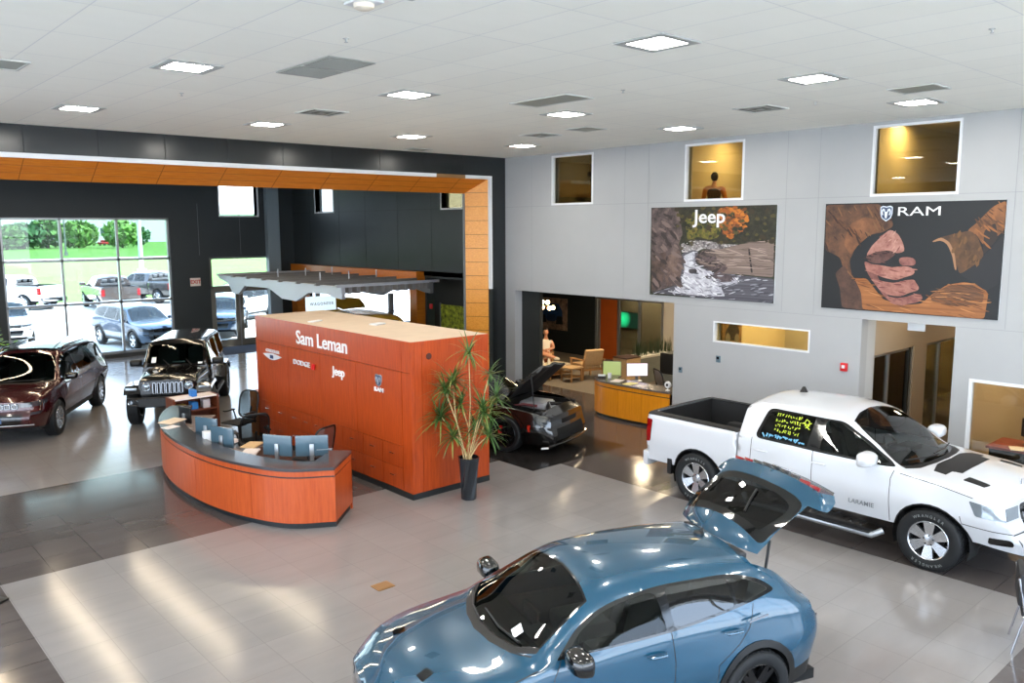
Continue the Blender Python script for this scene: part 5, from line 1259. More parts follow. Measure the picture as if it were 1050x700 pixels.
# ------------------------------------------------------------------ orange cabinet block
def cabinet_block():
    t = thing('cabinet_block','large orange cherry cabinet block with white letters and rows of drawers','cabinet',(7.64,11.0,0))
    X,Y = 7.64,11.0; LX_,LY_,H_ = 1.64,5.75,2.65
    o = MB(); o.box((.03,.03,.10),(LX_,LY_,H_-.02),CHd); o.box((0,0,.10),(.03,.03,H_),CH)
    o.box((0,.03,2.135),(.03,.27,H_),CH); o.box((0,.03,.10),(.03,.27,2.125),CH)
    o.box((-.002,-.002,.10),(.062,.06,H_),CH); o.box((0,LY_-.12,.10),(.04,LY_,H_),CH); o.box((LX_-.02,.03,.1),(LX_+.02,LY_,H_),CH)
    o.box((0,.28,2.137),(.03,LY_-.125,H_),CH)
    o.build('carcass',t)
    ys = [.282,1.71,3.0,4.31,LY_-.125]
    for a,b in zip(ys,ys[1:]):
        d = MB(); d.box((0,a+.004,.865),(.03,b-.004,2.127),CH); d.build('door_panel',t)
    dys = [.282,.90,1.53,2.24,2.98,3.41,3.83,4.42,5.04,LY_-.125]
    for a,b in zip(dys,dys[1:]):
        for z0,z1 in ((.105,.478),(.486,.857)):
            d = MB(); d.box((0,a+.004,z0),(.03,b-.004,z1),CH); q = d.build('drawer',t)
            m = (a+b)/2; h = MB(); h.tube([(-.002,m-.06,(z0+z1)/2+.03),(-.022,m-.06,(z0+z1)/2+.03),(-.022,m+.06,(z0+z1)/2+.03),(-.002,m+.06,(z0+z1)/2+.03)],.006,CHR,6); h.build('handle',q)
    for a,b in ((.064,.22),(.22,1.32),(1.32,LX_+.02)):
        d = MB(); d.box((a+.004,0,.10),(b-.004,.03,H_),CH); d.build('end_panel',t)
    d = MB(); d.box((-.012,-.012,0),(LX_+.01,LY_+.01,.10),TOEK); d.build('toe_kick',t)
    d = MB(); d.box((.02,.02,H_-.02),(LX_,LY_,H_+.004),mat('top_bare_board',(206,184,160),.75,noise=.05,nscale=3)); d.build('top',t)
    d = MB(); d.lathe([(.055,0),(.055,.008),(.03,.012),(0,.012)],mat('speaker_hole',(70,26,16),.6),20,frame_matrix((.36,-.001,2.39),(1,0,0),(0,0,1))); d.build('cable_grommet',t)
    WHT = mat('letter_white',(240,240,240),.4); SILV = mat('letter_silver',(214,216,220),.45)
    def letters(name, txt, y, z, h, w, m=WHT, ext=.007, bold=0., sh=0.):
        vs,fs = text_mesh(txt,h/.72,ext,m,bold,1.0,sh)
        k = w/(max(v[0] for v in vs)-min(v[0] for v in vs)); vs = [(a*k,b,c) for a,b,c in vs]
        o = MB(); o.add(vs,fs,m,frame_matrix((-.012,y,z),(0,-1,0),(0,0,1))); return o
    letters('sign','Sam Leman',2.93,2.36,.27,1.92,bold=.004).build('lettering',t)
    letters('sign','Jeep',2.30,1.87,.17,.44,bold=.003).build('jeep_badge',t)
    letters('sign','RAM',.955,1.735,.075,.27,bold=.0015).build('ram_wordmark',t)
    o = letters('sign','CHRYSLER',4.96,1.965,.065,.60,SILV,.01)
    wing = [(-.42,.035),(-.2,.06),(0,.075),(.2,.06),(.42,.035),(.25,-.02),(.1,-.055),(0,-.06),(-.1,-.055),(-.25,-.02)]
    M = frame_matrix((-.015,4.96,1.85),(0,-1,0),(0,0,1)); o.prism(wing,0,.02,SILV,M); o.prism([(-.07,-.03),(.07,-.03),(.07,.04),(-.07,.04)],.02,.028,mat('badge_navy',(30,50,96),.3),M); o.build('winged_badge',t)
    o = letters('sign','DODGE',3.72,1.86,.10,.66,SILV,.01,.001)
    o.build('dodge_badge',t)
    M = frame_matrix((-.015,3.27,1.855),(0,-1,0),(0,0,1)); o = MB()
    for dx in (0,.07): o.prism([(dx-.03,-.055),(dx+.015,-.055),(dx+.055,.055),(dx+.01,.055)],0,.02,mat('badge_red',(214,26,30),.4),M)
    o.build('red_slashes',t)
    ram_shield((-.012,.95,1.90),.20,.22,t,(0,-1,0))
    return t
def ram_shield(c, w, h, parent, xdir):
    """shield outline with a horned head"""
    M = frame_matrix(c,xdir,(0,0,1)); o = MB()
    sh = [(-.5,.42),(-.3,.5),(0,.44),(.3,.5),(.5,.42),(.5,0),(.36,-.3),(0,-.5),(-.36,-.3),(-.5,0)]
    S = lambda p,k=1: [(a*w*k,b*h*k) for a,b in p]
    o.prism(S(sh),0,.012,mat('shield_silver',(206,212,222),.25,metal=.6),M); o.prism(S(sh,.86),.012,.016,mat('shield_dark',(40,52,78),.4),M)
    head = [(-.13,.12),(.13,.12),(.10,-.1),(.05,-.30),(-.05,-.30),(-.10,-.1)]
    o.prism(S(head),.016,.024,_M['shield_silver'],M)
    for s in (1,-1):
        horn = [(.10*s,.12),(.12*s,.28),(.28*s,.32),(.39*s,.18),(.38*s,-.02),(.28*s,-.12),(.22*s,-.06),(.29*s,.02),(.29*s,.14),(.22*s,.19),(.17*s,.10)]
        for i in range(len(horn)//2-0):
            a,b = horn[i],horn[i+1]; c_,d_ = horn[-1-i],horn[-2-i]
            if i >= 5: break
            o.prism(S([a,b,d_,c_]),.016,.024,_M['shield_silver'],M)
    return o.build('ram_shield',parent)
BLOCK = cabinet_block()
o = MB(); o.box((-.14,-.09,0),(.14,.09,.03),TW,.01); tag(o.build('block_top_plate',None,(8.61,13.48,2.655),.3),'thin white plate lying on top of the orange cabinet block','plate')  # plate rests on the block, not fixed to the ceiling
o = MB(); o.box((-.16,-.06,0),(.16,.06,.025),TW,.01); tag(o.build('white_strip',None,(7.98,14.76,2.655),.4),'thin white strip lying near the front edge on top of the orange block','strip')
o = MB(); o.box((-.35,-.20,0),(.35,.20,.55),OR); o.box((-.35,-.20,.55),(.35,.20,.95),OR); o.box((-.33,-.22,.1),(.33,-.2,.9),BLKP); tag(o.build('end_cabinet',None,(8.02,17.05,0)),'low amber wood cabinet end behind the far end of the orange block','cabinet')

# ------------------------------------------------------------------ curved reception desk
def spline(pts, n):
    """Catmull-Rom through points"""
    out = []; P_ = [Vector(p) for p in pts]; P_ = [2*P_[0]-P_[1]]+P_+[2*P_[-1]-P_[-2]]
    for i in range(1,len(P_)-2):
        for k in range(n):
            t = k/n; a,b,c,d = P_[i-1],P_[i],P_[i+1],P_[i+2]
            out.append(.5*((2*b)+(-a+c)*t+(2*a-5*b+4*c-d)*t*t+(-a+3*b-3*c+d)*t**3))
    out.append(P_[-2]); return out
DP = spline([(6.04,10.74),(5.46,11.15),(5.12,11.88),(4.93,12.75),(4.88,13.7),(4.95,14.65),(5.16,15.6),(5.50,16.35),(5.82,16.82)],6)
def offs(P_, d):
    out = []
    for i,p in enumerate(P_):
        t = (P_[min(i+1,len(P_)-1)]-P_[max(i-1,0)]).normalized(); out.append(p+Vector((t.y,-t.x))*d)
    return out
def band(mb, A, B, z0, z1, m):
    """solid curved band between plan curves A (outer) and B (inner)"""
    n = len(A); vs = []
    for i in range(n): vs += [(A[i].x,A[i].y,z0),(B[i].x,B[i].y,z0),(B[i].x,B[i].y,z1),(A[i].x,A[i].y,z1)]
    fs = []
    for i in range(n-1):
        for k in range(4): fs.append((4*i+k,4*i+(k+1)%4,4*i+4+(k+1)%4,4*i+4+k))
    fs += [(0,3,2,1),(4*n-4,4*n-3,4*n-2,4*n-1)]
    bm = bmesh.new(); V = [bm.verts.new(v) for v in vs]
    for f in fs: bm.faces.new([V[i] for i in f])
    bmesh.ops.recalc_face_normals(bm, faces=bm.faces[:])
    return mb.bm(bm,m)
def reception():
    t = thing('reception_desk','curved orange reception desk with dark countertop in the middle of the showroom','desk',(5.5,13.5,0))
    L0 = Vector((5.5,13.5)); P0 = [p-L0 for p in DP]
    segs = [(0,11),(11,21),(21,31),(31,40),(40,len(P0)-1)]
    for a,b in segs:
        A = P0[a:b+1]; A[0] = A[0].lerp(A[1],.03); A[-1] = A[-1].lerp(A[-2],.03); o = MB(); band(o,A,offs(A,.04),.10,.795,DESKW); o.build('front_panel',t)
    o = MB(); band(o,offs(P0,.012),offs(P0,.05),.795,.82,mat('reveal_dark',(52,40,40),.4)); band(o,P0,offs(P0,.04),.82,.905,DESKW); o.build('upper_band',t)
    o = MB(); band(o,offs(P0,-.02),offs(P0,.40),.905,.95,TOPK)
    e0 = P0[0]; e1 = Vector((6.70,11.36))-L0; t0 = (e1-e0).normalized(); nrm = Vector((-t0.y,t0.x))
    o.prism([tuple(e0+Vector((-.02,-.02))),tuple(e1+t0*.02),tuple(e1+t0*.02+nrm*.34),tuple(e0+t0*.30+nrm*.40)],.906,.951,TOPK); o.build('countertop',t)
    o = MB(); band(o,offs(P0,.06),offs(P0,.10),0,.10,TOEK); o.build('toe_kick',t)
    o = MB(); band(o,offs(P0,.25),offs(P0,.85),.70,.735,mat('worktop_taupe',(120,104,96),.4)); o.build('worktop',t)
    o = MB(); a = e0+t0*.0; b = e1
    o.prism([tuple(a),tuple(b),tuple(b+nrm*.04),tuple(a+nrm*.04)],.10,.795,DESKW); o.prism([tuple(a+nrm*.012),tuple(b+nrm*.012),tuple(b+nrm*.05),tuple(a+nrm*.05)],.795,.82,_M['reveal_dark']); o.prism([tuple(a),tuple(b),tuple(b+nrm*.04),tuple(a+nrm*.04)],.82,.905,DESKW)
    o.prism([tuple(b),tuple(b+nrm*.30),tuple(b+nrm*.30-t0*.04),tuple(b-t0*.04)],.0,.905,DESKW); o.prism([tuple(a+t0*.05+nrm*.03),tuple(b+nrm*.03),tuple(b+nrm*.07),tuple(a+t0*.05+nrm*.07)],0,.1,TOEK); o.build('end_panel',t)
    return t
DESK = reception()
SCR = mat('monitor_back_blue_grey',(74,98,112),.22,coat=.4); SCRB = mat('monitor_black',(20,23,26),.4); SCRF = mat('screen_dark',(18,24,32),.15)
def monitor(x,y,z,rz,label,w=.52,h=.34,group=None,back=SCR,screen=None):
    t = thing('monitor',label,'monitor',(x,y,z),rz,group)
    o = MB(); o.box((-w/2,-.018,.12),(w/2,.012,.12+h),back,.008); o.build('housing',t)
    o = MB(); o.box((-w/2+.012,.012,.132),(w/2-.012,.016,.12+h-.012),screen or SCRF); o.build('screen',t)
    o = MB(); o.box((-.035,-.05,.012),(.035,-.02,.12+h*.6),ALU,.008); o.box((-.12,-.12,0),(.12,.08,.014),ALU,.006); o.build('stand',t)
    return t
monitor(5.86,12.22,.735,radians(-58),'left monitor of the rear-view pair near the right end of the reception desk')
monitor(6.26,11.83,.735,radians(-36),'right monitor of the rear-view pair, beside the end of the reception desk')
monitor(5.42,13.35,.735,radians(-68),'monitor on the reception desk with a silver stand, near its middle',.50,.34)
monitor(5.50,14.22,.735,radians(-66),'monitor on the reception desk behind the silver-stand one',.50,.34)
monitor(5.62,15.55,.735,radians(-80),'small dark monitor at the far curved end of the reception desk',.40,.30,back=SCRB)
PAP = mat('paper_pink_white',(236,226,220),.7); KRAFT = mat('folder_kraft',(196,160,112),.7)
def flat(name,x,y,z,rz,sx,sy,m,label,cat,h=.012,group=None):
    o = MB(); o.box((-sx/2,-sy/2,0),(sx/2,sy/2,h),m); 
    if h > .01: o.box((-sx/2+.01,-sy/2+.012,h),(sx/2+.012,sy/2-.006,h+.003),m)
    return tag(o.build(name,None,(x,y,z),rz),label,cat,group)
flat('brochure_stack',5.32,15.4,.952,.5,.42,.30,mat('brochure_cream',(226,204,176),.6),'cream brochure stack on the curved far end of the reception counter','brochure')
flat('leaflet',5.13,14.95,.952,.3,.26,.21,PAP,'pale pink leaflet on the reception counter near the curve','leaflet',.005)
flat('paper_pile',5.72,13.98,.737,.4,.34,.28,PAP,'pile of white papers on the lower desk behind the silver-stand monitor','papers',.05)
flat('desk_papers',5.78,13.1,.737,.9,.36,.26,PAP,'loose white papers on the lower desk between the monitor groups','papers',.02)
flat('folder',5.66,12.75,.952,.7,.34,.25,KRAFT,'tan folder lying at the inner edge of the reception counter','folder',.018)
flat('pen_tray',6.42,11.72,.952,-.6,.24,.06,ALU,'slim silver tray with pens beside the right monitor','tray',.014)
o = MB(); o.box((-.07,-.09,0),(.07,.09,.32),TW,.015); tag(o.build('computer_tower',None,(5.33,13.78,.735),-.2),'small white computer tower between the two left monitors','computer')
o = MB(); o.box((-.1,-.09,0),(.1,.09,.045),BLKP,.01); o.tube([(-.06,-.1,.05),(-.06,0,.075),(-.06,.1,.05)],.018,BLKP,8); tag(o.build('desk_phone',None,(5.66,14.85,.735),.4),'black desk phone on the lower desk at the far curve','phone')
# hutch at the far inner end
t = thing('hutch','low wood hutch with loaded shelves behind the far end of the reception desk','shelf',(6.42,17.3,0))
o = MB(); HW = mat('hutch_wood',(112,58,34),.4)
o.box((.44,-.22,0),(.48,.22,1.0),HW); o.build('side_panel',t); o = MB(); o.box((-.48,-.22,0),(-.44,.22,1.0),HW); o.build('side_panel',t)
o = MB(); o.box((-.44,.19,0),(.44,.22,1.0),HW); o.build('back_panel',t)
for z in (.30,.70,.97): o = MB(); o.box((-.44,-.22,z),(.44,.2,z+.025),PAP if z > .9 else HW); o.build('shelf',t)
for k,(x,z,c,s) in enumerate(((-.25,.725,(222,186,96),.14),(.0,.725,(40,118,190),.13),(.25,.725,(206,198,196),.14),(-.05,.325,(196,150,140),.2),(.0,.995,(48,120,196),.1))):
    o = MB(); o.box((-s/2,-.10,0),(s/2,.10,.12+.03*k%.1),mat('box_colour_%d'%k,c,.6),.006); tag(o.build('storage_box',None,(6.42+x,17.26,z)),['yellow box on the hutch shelf','blue box on the hutch middle shelf','grey box at the right on the hutch shelf','pinkish box on the lowest hutch shelf','small blue box on top of the hutch'][k],'box',None)
MESHG = glass('chair_mesh',(120,128,130),.6,.4)
def office_chair(x,y,rz,label,group='office chairs at the reception desk',back=True):
    t = thing('office_chair',label,'chair',(x,y,0),rz,group)
    for k in range(5):
        a = 2*pi*k/5; o = MB(); o.bar((0,0,.09),(.30*cos(a),.30*sin(a),.065),.05,.035,BLKP); o.build('base_leg',t)
        o = MB(); o.lathe([(0,-.02),(.03,-.02),(.03,.02),(0,.02)],BLKP,12,frame_matrix((.30*cos(a),.30*sin(a),.03),(0,0,1),(cos(a),sin(a),0))); o.build('caster',t)
    o = MB(); o.tube([(0,0,.07),(0,0,.44)],.03,BLKP,10); o.box((-.12,-.1,.40),(.12,.1,.46),BLKP,.02); o.build('column',t)
    o = MB(); o.box((-.25,-.26,.46),(.25,.25,.50),mat('seat_mesh_dark',(34,36,38),.8),.02); o.build('seat',t)
    ring = rp([(-.25,.52),(.25,.52),(.27,.95),(.20,1.08),(-.20,1.08),(-.27,.95)],.12,5)
    def bk(a,z): return (a, .27+.12*((z-.52)/.56)+.05*(a/.27)**2*-1, z)
    o = MB(); o.tube([bk(a,z) for a,z in ring],.017,BLKP,8,closed=True); o.tube([(0,.05,.44),(0,.30,.52),(0,.36,.75)],.022,BLKP,8); o.build('back_frame',t)
    o = MB(); o.add([bk(a,z) for a,z in ring],[tuple(range(len(ring)))],MESHG); o.build('back_mesh',t)
    for s in (1,-1):
        o = MB(); o.tube([(s*.27,.18,.46),(s*.30,.14,.68)],.016,BLKP,8); o.box((s*.30-.04,-.12,.68),(s*.30+.04,.16,.71),BLKP,.015); o.build('armrest',t)
    return t
office_chair(7.05,16.45,radians(-70),'black mesh office chair farthest from the viewer, seen side on by the orange block')
office_chair(6.55,14.75,radians(170),'black mesh office chair with a wide back in the middle of the reception desk')
office_chair(6.85,12.95,radians(-160),'grey mesh office chair behind the pair of monitors')

# ------------------------------------------------------------------ dracaena in a tall black planter
def dracaena():
    t = thing('potted_plant','tall dracaena with spiky tufts in a black planter by the orange block','plant',(8.38,10.45,0))
    PB = mat('planter_black',(24,30,36),.25,coat=.3)
    o = MB(); n = 6; vs = []; fs = []; prof = [(.125,0),(.13,.02),(.185,.70),(.19,.72),(.17,.72),(.165,.66)]
    for r,z in prof:
        for k in range(12):
            a = 2*pi*k/12+z*.8; rr = r*(1 if k%2 else .93); vs.append((rr*cos(a),rr*sin(a),z))
    for i in range(len(prof)-1):
        for k in range(12): fs.append((i*12+k,i*12+(k+1)%12,(i+1)*12+(k+1)%12,(i+1)*12+k))
    fs.append(tuple(range(11,-1,-1))); o.add(vs,fs,PB); o.build('planter',t)
    o = MB(); o.lathe([(.168,.655),(.1,.67),(0,.672)],mat('soil',(58,44,32),.95),16); o.build('soil',t)
    CANE = mat('cane_tan',(192,166,118),.8,noise=.15,nscale=40); LF = mat('leaf_green',(58,92,40),.45,noise=.25,nscale=5); LF2 = mat('leaf_olive',(120,132,62),.5,noise=.2,nscale=5)
    rx,ry = .745,-.667
    rnd = random.Random(11)
    tufts = [(.02,2.46,.05,20,.50),(-.25,2.0,.0,34,.55),(-.36,1.86,-.12,26,.5),(.36,2.12,.0,16,.38),(-.46,1.38,.12,34,.6),(-.12,1.62,.10,24,.5),(.26,1.52,-.10,34,.6),(.46,1.72,.08,24,.5),(.12,1.15,.16,30,.55),(-.25,1.12,-.15,22,.5),(.34,1.08,.05,26,.5)]
    for dx,z,dy,n,L_ in tufts:
        tip = Vector((dx*rx-dy*.667*-1*0+dy*.667, dx*ry+dy*.745, z))
        b0 = Vector((rnd.uniform(-.07,.07),rnd.uniform(-.07,.07),.66)); mid = b0.lerp(tip,.5)+Vector((rnd.uniform(-.05,.05),rnd.uniform(-.05,.05),.06))
        o = MB(); o.tube([b0,mid,tip],[.013,.010,.007],CANE,7); c = o.build('cane',t)
        o = MB()
        for k in range(int(n*1.9)):
            az = rnd.uniform(0,2*pi); el = rnd.uniform(-.5,1.3); ll = L_*rnd.uniform(.6,1.0); w_ = .017
            d = Vector((cos(az)*cos(el),sin(az)*cos(el),sin(el))); p = tip.copy()+Vector((0,0,rnd.uniform(-.08,.04))); vs = []; N = 5
            for i in range(N+1):
                s = i/N; side = d.cross(Vector((0,0,1)))
                side = side.normalized() if side.length > .05 else Vector((1,0,0))
                ww = w_*(1-s)**.6*(.5+.5*min(1,s*4+.3))
                vs += [p-side*ww,p+side*ww]
                p = p+d*ll/N; p.y = min(p.y,.53); d = (d+Vector((0,0,-.20))).normalized()
            o.add(vs,[(2*i,2*i+1,2*i+3,2*i+2) for i in range(N)],LF if rnd.random() < .7 else LF2,None,True)
        o.build('foliage',c)
dracaena()
t = thing('leafy_plant','leafy green plant at the left edge beside the window mullion','plant',(4.15,25.3,0))
o = MB(); o.lathe([(.2,0),(.26,.5),(.28,.52),(.25,.52),(.24,.45),(0,.45)],_M['planter_black'],20); o.build('planter',t)
o = MB(); rnd = random.Random(5); LFB = mat('leaf_bright',(120,176,56),.5,noise=.25,nscale=4)
o2 = MB()
for k in range(7):
    a = rnd.uniform(0,2*pi); o2.tube([(0,0,.45),(.12*cos(a),.12*sin(a),.9),(.3*cos(a),.3*sin(a),1.25+.2*rnd.random())],.014,_M['cane_tan'],6)
o2.build('stem',t)
for k in range(190):
    c = Vector((rnd.gauss(0,.26),rnd.gauss(0,.26),1.22+rnd.gauss(0,.26))); az = rnd.uniform(0,2*pi); d = Vector((cos(az),sin(az),rnd.uniform(-.5,.5))).normalized(); s = d.cross(Vector((0,0,1))).normalized()*.055; L_ = .17
    o.add([c,c+d*L_*.5+s,c+d*L_,c+d*L_*.5-s],[(0,1,2,3)],LFB)
o.build('foliage',t)

# ------------------------------------------------------------------ small fixtures
o = MB(); o.box((-.12,-.10,0),(.12,.10,.008),mat('brass_plate',(150,112,70),.45,metal=.3)); o.box((-.10,-.08,.008),(.10,.08,.011),mat('brass_plate_lid',(136,100,62),.5)); tag(o.build('floor_box',None,(5.42,8.52,0.002)),'small brown floor outlet plate in the light tiles','floor outlet')
def on_wall(name,y,z,sy,sz,m,label,cat,d=.04):
    t = thing(name,label,cat,(XW,y,z)); o = MB(); o.box((-d,-sy/2,-sz/2),(-.001,sy/2,sz/2),m,.008); o.build('body',t); return t
t = on_wall('fire_alarm',7.14,1.92,.12,.15,mat('alarm_red',(206,30,36),.4),'red fire alarm on the grey wall left of the corridor','alarm',.06)
o = MB(); o.box((-.075,-.03,-.02),(-.06,.03,.04),TW,.006); o.build('strobe',t)
t = on_wall('wall_plate',9.87,1.75,.10,.14,mat('plate_blue_grey',(90,112,124),.5),'blue grey control plate on the grey wall under the amber slot window','control panel',.03); o = MB(); o.box((-.034,-.03,.0),(-.03,.03,.05),SCRF); o.build('display',t)
t = on_wall('thermostat',10.83,1.40,.08,.12,_M['plate_blue_grey'],'small blue grey thermostat by the amber service counter','thermostat',.03); o = MB(); o.box((-.034,-.025,.0),(-.03,.025,.04),SCRF); o.build('display',t)
# hanging corridor sign seen on its back
t = thing('hanging_sign','blank white sign hanging at the top of the corridor mouth','sign',(15.0,6.04,2.66)); o = MB(); o.box((-.02,-.15,0),(.02,.15,.19),TW,.004); o.build('panel',t)
o = MB(); o.tube([(0,0,.19),(0,0,.6)],.008,ALU,6); o.build('hanger',t)
# exit sign on the rear wall
t = thing('exit_sign','white exit sign with red letters on the dark rear wall','sign',(11.78,YW,2.52)); o = MB(); o.box((-.19,-.05,-.15),(.19,-.001,.15),mat('sign_white',(236,224,216),.5),.01); o.build('body',t)
vs,fs = text_mesh('EXIT',.19,.003,mat('sign_red',(200,44,36),.5),.004); o = MB(); o.add(vs,fs,_M['sign_red'],frame_matrix((0,-.053,0),(1,0,0),(0,0,1))); o.build('lettering',t)
JEEP_ART = {
  'pines': [(11.14,4.90),(8.67,4.91),(8.64,4.20),(9.09,4.15),(9.70,4.18),(10.00,4.14),(10.48,4.13),(10.86,4.03),(10.95,4.44)],
  'yellow_tree': [(10.80,4.65),(10.58,4.81),(10.26,4.70),(9.98,4.78),(9.87,4.50),(9.94,4.28),(10.17,4.22),(10.42,4.28),(10.71,4.21)],
  'orange_tree': [(9.96,4.86),(9.68,4.91),(9.36,4.88),(9.27,4.69),(9.32,4.46),(9.50,4.34),(9.65,4.22),(9.82,4.38),(9.97,4.58)],
  'cliff': [(11.70,4.91),(10.99,4.90),(10.93,4.71),(10.84,4.34),(10.94,4.13),(10.85,3.88),(10.82,3.51),(10.91,3.27),(11.25,3.17),(11.65,3.04)],
  'cliff_shade': [(11.67,3.86),(11.27,3.96),(11.29,3.57),(11.38,3.18),(11.65,3.08)],
  'cliff_light': [(11.22,3.87),(10.91,4.00),(10.84,3.50),(10.94,3.27),(11.25,3.21),(11.31,3.49)],
  'pebbles': [(10.89,4.13),(10.56,4.22),(10.17,4.20),(9.77,4.14),(9.42,4.13),(9.88,4.02),(10.31,4.04),(10.55,3.93),(10.86,3.96)],
  'water': [(11.65,3.04),(11.25,3.15),(10.91,3.27),(10.82,3.67),(10.86,3.92),(10.56,4.01),(10.41,3.97),(10.50,3.76),(10.35,3.65),(9.91,3.56),(9.47,3.52),(9.06,3.50),(8.63,3.48),(8.63,3.00),(9.84,3.00)],
  'foam': [(10.80,3.88),(10.51,3.99),(10.52,3.76),(10.37,3.63),(9.98,3.56),(10.14,3.47),(9.74,3.43),(9.40,3.48),(9.57,3.33),(9.85,3.26),(9.73,3.07),(10.28,3.05),(11.09,3.07),(10.89,3.25),(10.77,3.55)],
  'slab': [(10.52,3.81),(10.31,4.01),(9.88,4.04),(9.49,4.13),(9.09,4.19),(8.67,4.25),(8.65,3.51),(9.00,3.52),(9.35,3.54),(9.81,3.54),(10.25,3.63)],
  'slab_shade': [(10.52,3.81),(10.31,4.01),(10.02,4.02),(9.97,3.82),(9.68,3.67),(9.81,3.54),(10.25,3.63)],
  'slab_crack': [(9.24,4.07),(9.20,4.07),(9.11,3.57),(9.15,3.57)],
  'boulder': [(10.31,3.44),(9.98,3.56),(9.58,3.51),(9.46,3.42),(9.74,3.35),(10.02,3.39)],
  'boulder_small': [(10.67,3.59),(10.52,3.64),(10.42,3.56),(10.51,3.50),(10.64,3.51)],
}
RAM_ART = {
  'sleeve_left': [(7.64,4.88),(6.66,4.88),(6.45,4.71),(6.38,4.49),(6.55,4.39),(6.79,4.34),(7.01,4.14),(7.14,3.88),(7.07,3.60),(7.24,3.71),(7.32,3.93),(7.50,4.01),(7.61,4.06)],
  'sleeve_light': [(7.17,4.53),(6.89,4.66),(6.64,4.59),(6.57,4.42),(6.79,4.34),(7.01,4.14),(7.12,3.97),(7.26,4.17)],
  'cuff_left': [(6.55,4.37),(6.84,4.27),(7.06,4.07),(7.13,3.82),(7.07,3.60),(6.85,3.59),(6.83,3.83),(6.74,4.10)],
  'jacket_hem': [(7.40,3.64),(7.24,3.79),(7.05,3.58),(6.89,3.31),(6.80,2.99),(7.24,3.02),(7.29,3.36)],
  'wood': [(7.03,3.56),(6.80,3.57),(6.50,3.22),(6.17,3.13),(5.83,3.18),(5.68,3.34),(5.44,3.52),(5.17,3.58),(4.93,3.54),(4.80,3.42),(4.83,2.99),(6.85,3.01),(6.89,3.31)],
  'wood_grain': [(5.65,3.38),(5.39,3.52),(5.05,3.55),(4.86,3.42),(4.88,3.23),(5.29,3.18),(5.69,3.24)],
  'hand_upper': [(6.84,3.97),(6.74,4.15),(6.56,4.34),(6.43,4.44),(6.29,4.36),(6.20,4.21),(6.16,4.06),(6.29,4.02),(6.43,4.08),(6.56,4.01),(6.70,3.96)],
  'thumb': [(6.85,3.95),(6.68,4.04),(6.44,4.08),(6.30,4.02),(6.43,3.91),(6.58,3.84),(6.76,3.85)],
  'back_of_hand': [(6.87,3.88),(6.74,3.84),(6.63,3.67),(6.55,3.50),(6.43,3.33),(6.34,3.17),(6.45,3.24),(6.57,3.38),(6.72,3.56),(6.82,3.71)],
  'finger_one': [(6.85,3.83),(6.63,3.82),(6.36,3.78),(6.16,3.81),(6.03,3.79),(5.97,3.73),(5.99,3.67),(6.10,3.63),(6.28,3.56),(6.48,3.59),(6.66,3.65),(6.80,3.70)],
  'finger_two': [(6.71,3.58),(6.51,3.53),(6.31,3.51),(6.11,3.57),(5.97,3.59),(5.95,3.54),(5.88,3.46),(5.90,3.40),(6.03,3.36),(6.19,3.28),(6.38,3.29),(6.57,3.38)],
  'finger_three': [(6.45,3.28),(6.26,3.25),(6.09,3.28),(5.93,3.35),(5.84,3.33),(5.81,3.27),(5.88,3.20),(6.02,3.17),(6.15,3.12),(6.32,3.14)],
  'far_fist': [(6.25,3.95),(6.12,3.97),(6.00,3.95),(5.96,3.88),(5.99,3.82),(6.11,3.82),(6.19,3.81),(6.25,3.87)],
  'knuckle_x': [(6.23,3.89),(6.07,3.96),(5.96,3.86),(6.01,3.76),(6.17,3.77)],
  'sleeve_right': [(5.72,4.24),(5.58,4.31),(5.40,4.36),(5.13,4.42),(5.01,4.31),(4.90,4.02),(5.00,3.89),(5.25,3.70),(5.32,3.88),(5.39,4.13),(5.52,4.26)],
  'arm_right': [(5.19,4.41),(5.04,4.55),(4.92,4.69),(4.81,4.81),(4.62,4.89),(4.62,4.42),(4.75,4.31),(4.86,4.17),(4.94,4.20),(5.04,4.36)],
  'cuff_rim': [(5.72,4.24),(5.58,4.31),(5.44,4.23),(5.35,4.04),(5.30,3.77),(5.33,3.77),(5.39,4.02),(5.48,4.20),(5.59,4.26),(5.70,4.22)],
  'arm_shade': [(4.93,4.42),(4.77,4.55),(4.72,4.30),(4.85,4.11),(4.92,4.02)],
  'jacket_right': [(5.25,3.70),(4.90,4.02),(4.63,4.36),(4.63,3.59),(4.84,3.45),(5.02,3.57)],
}
# ------------------------------------------------------------------ wall posters: flat printed boards
def inkmat(name, c1, c2, scale=12, stretch=(1,1,1)):
    m = bpy.data.materials.new(name); m.use_nodes = True; nt = m.node_tree; b = nt.nodes['Principled BSDF']; L = nt.links.new
    tc = nt.nodes.new('ShaderNodeTexCoord'); mp = nt.nodes.new('ShaderNodeMapping'); mp.inputs['Scale'].default_value = stretch
    n = nt.nodes.new('ShaderNodeTexNoise'); n.inputs['Scale'].default_value = scale; n.inputs['Detail'].default_value = 8; n.inputs['Roughness'].default_value = .7
    r = nt.nodes.new('ShaderNodeValToRGB'); r.color_ramp.elements[0].position = .36; r.color_ramp.elements[1].position = .64; r.color_ramp.elements[0].color = lin(c1); r.color_ramp.elements[1].color = lin(c2)
    L(tc.outputs['Object'],mp.inputs[0]); L(mp.outputs[0],n.inputs['Vector']); L(n.outputs['Fac'],r.inputs[0]); L(r.outputs[0],b.inputs['Base Color']); b.inputs['Roughness'].default_value = .5
    _M[name] = m; return m
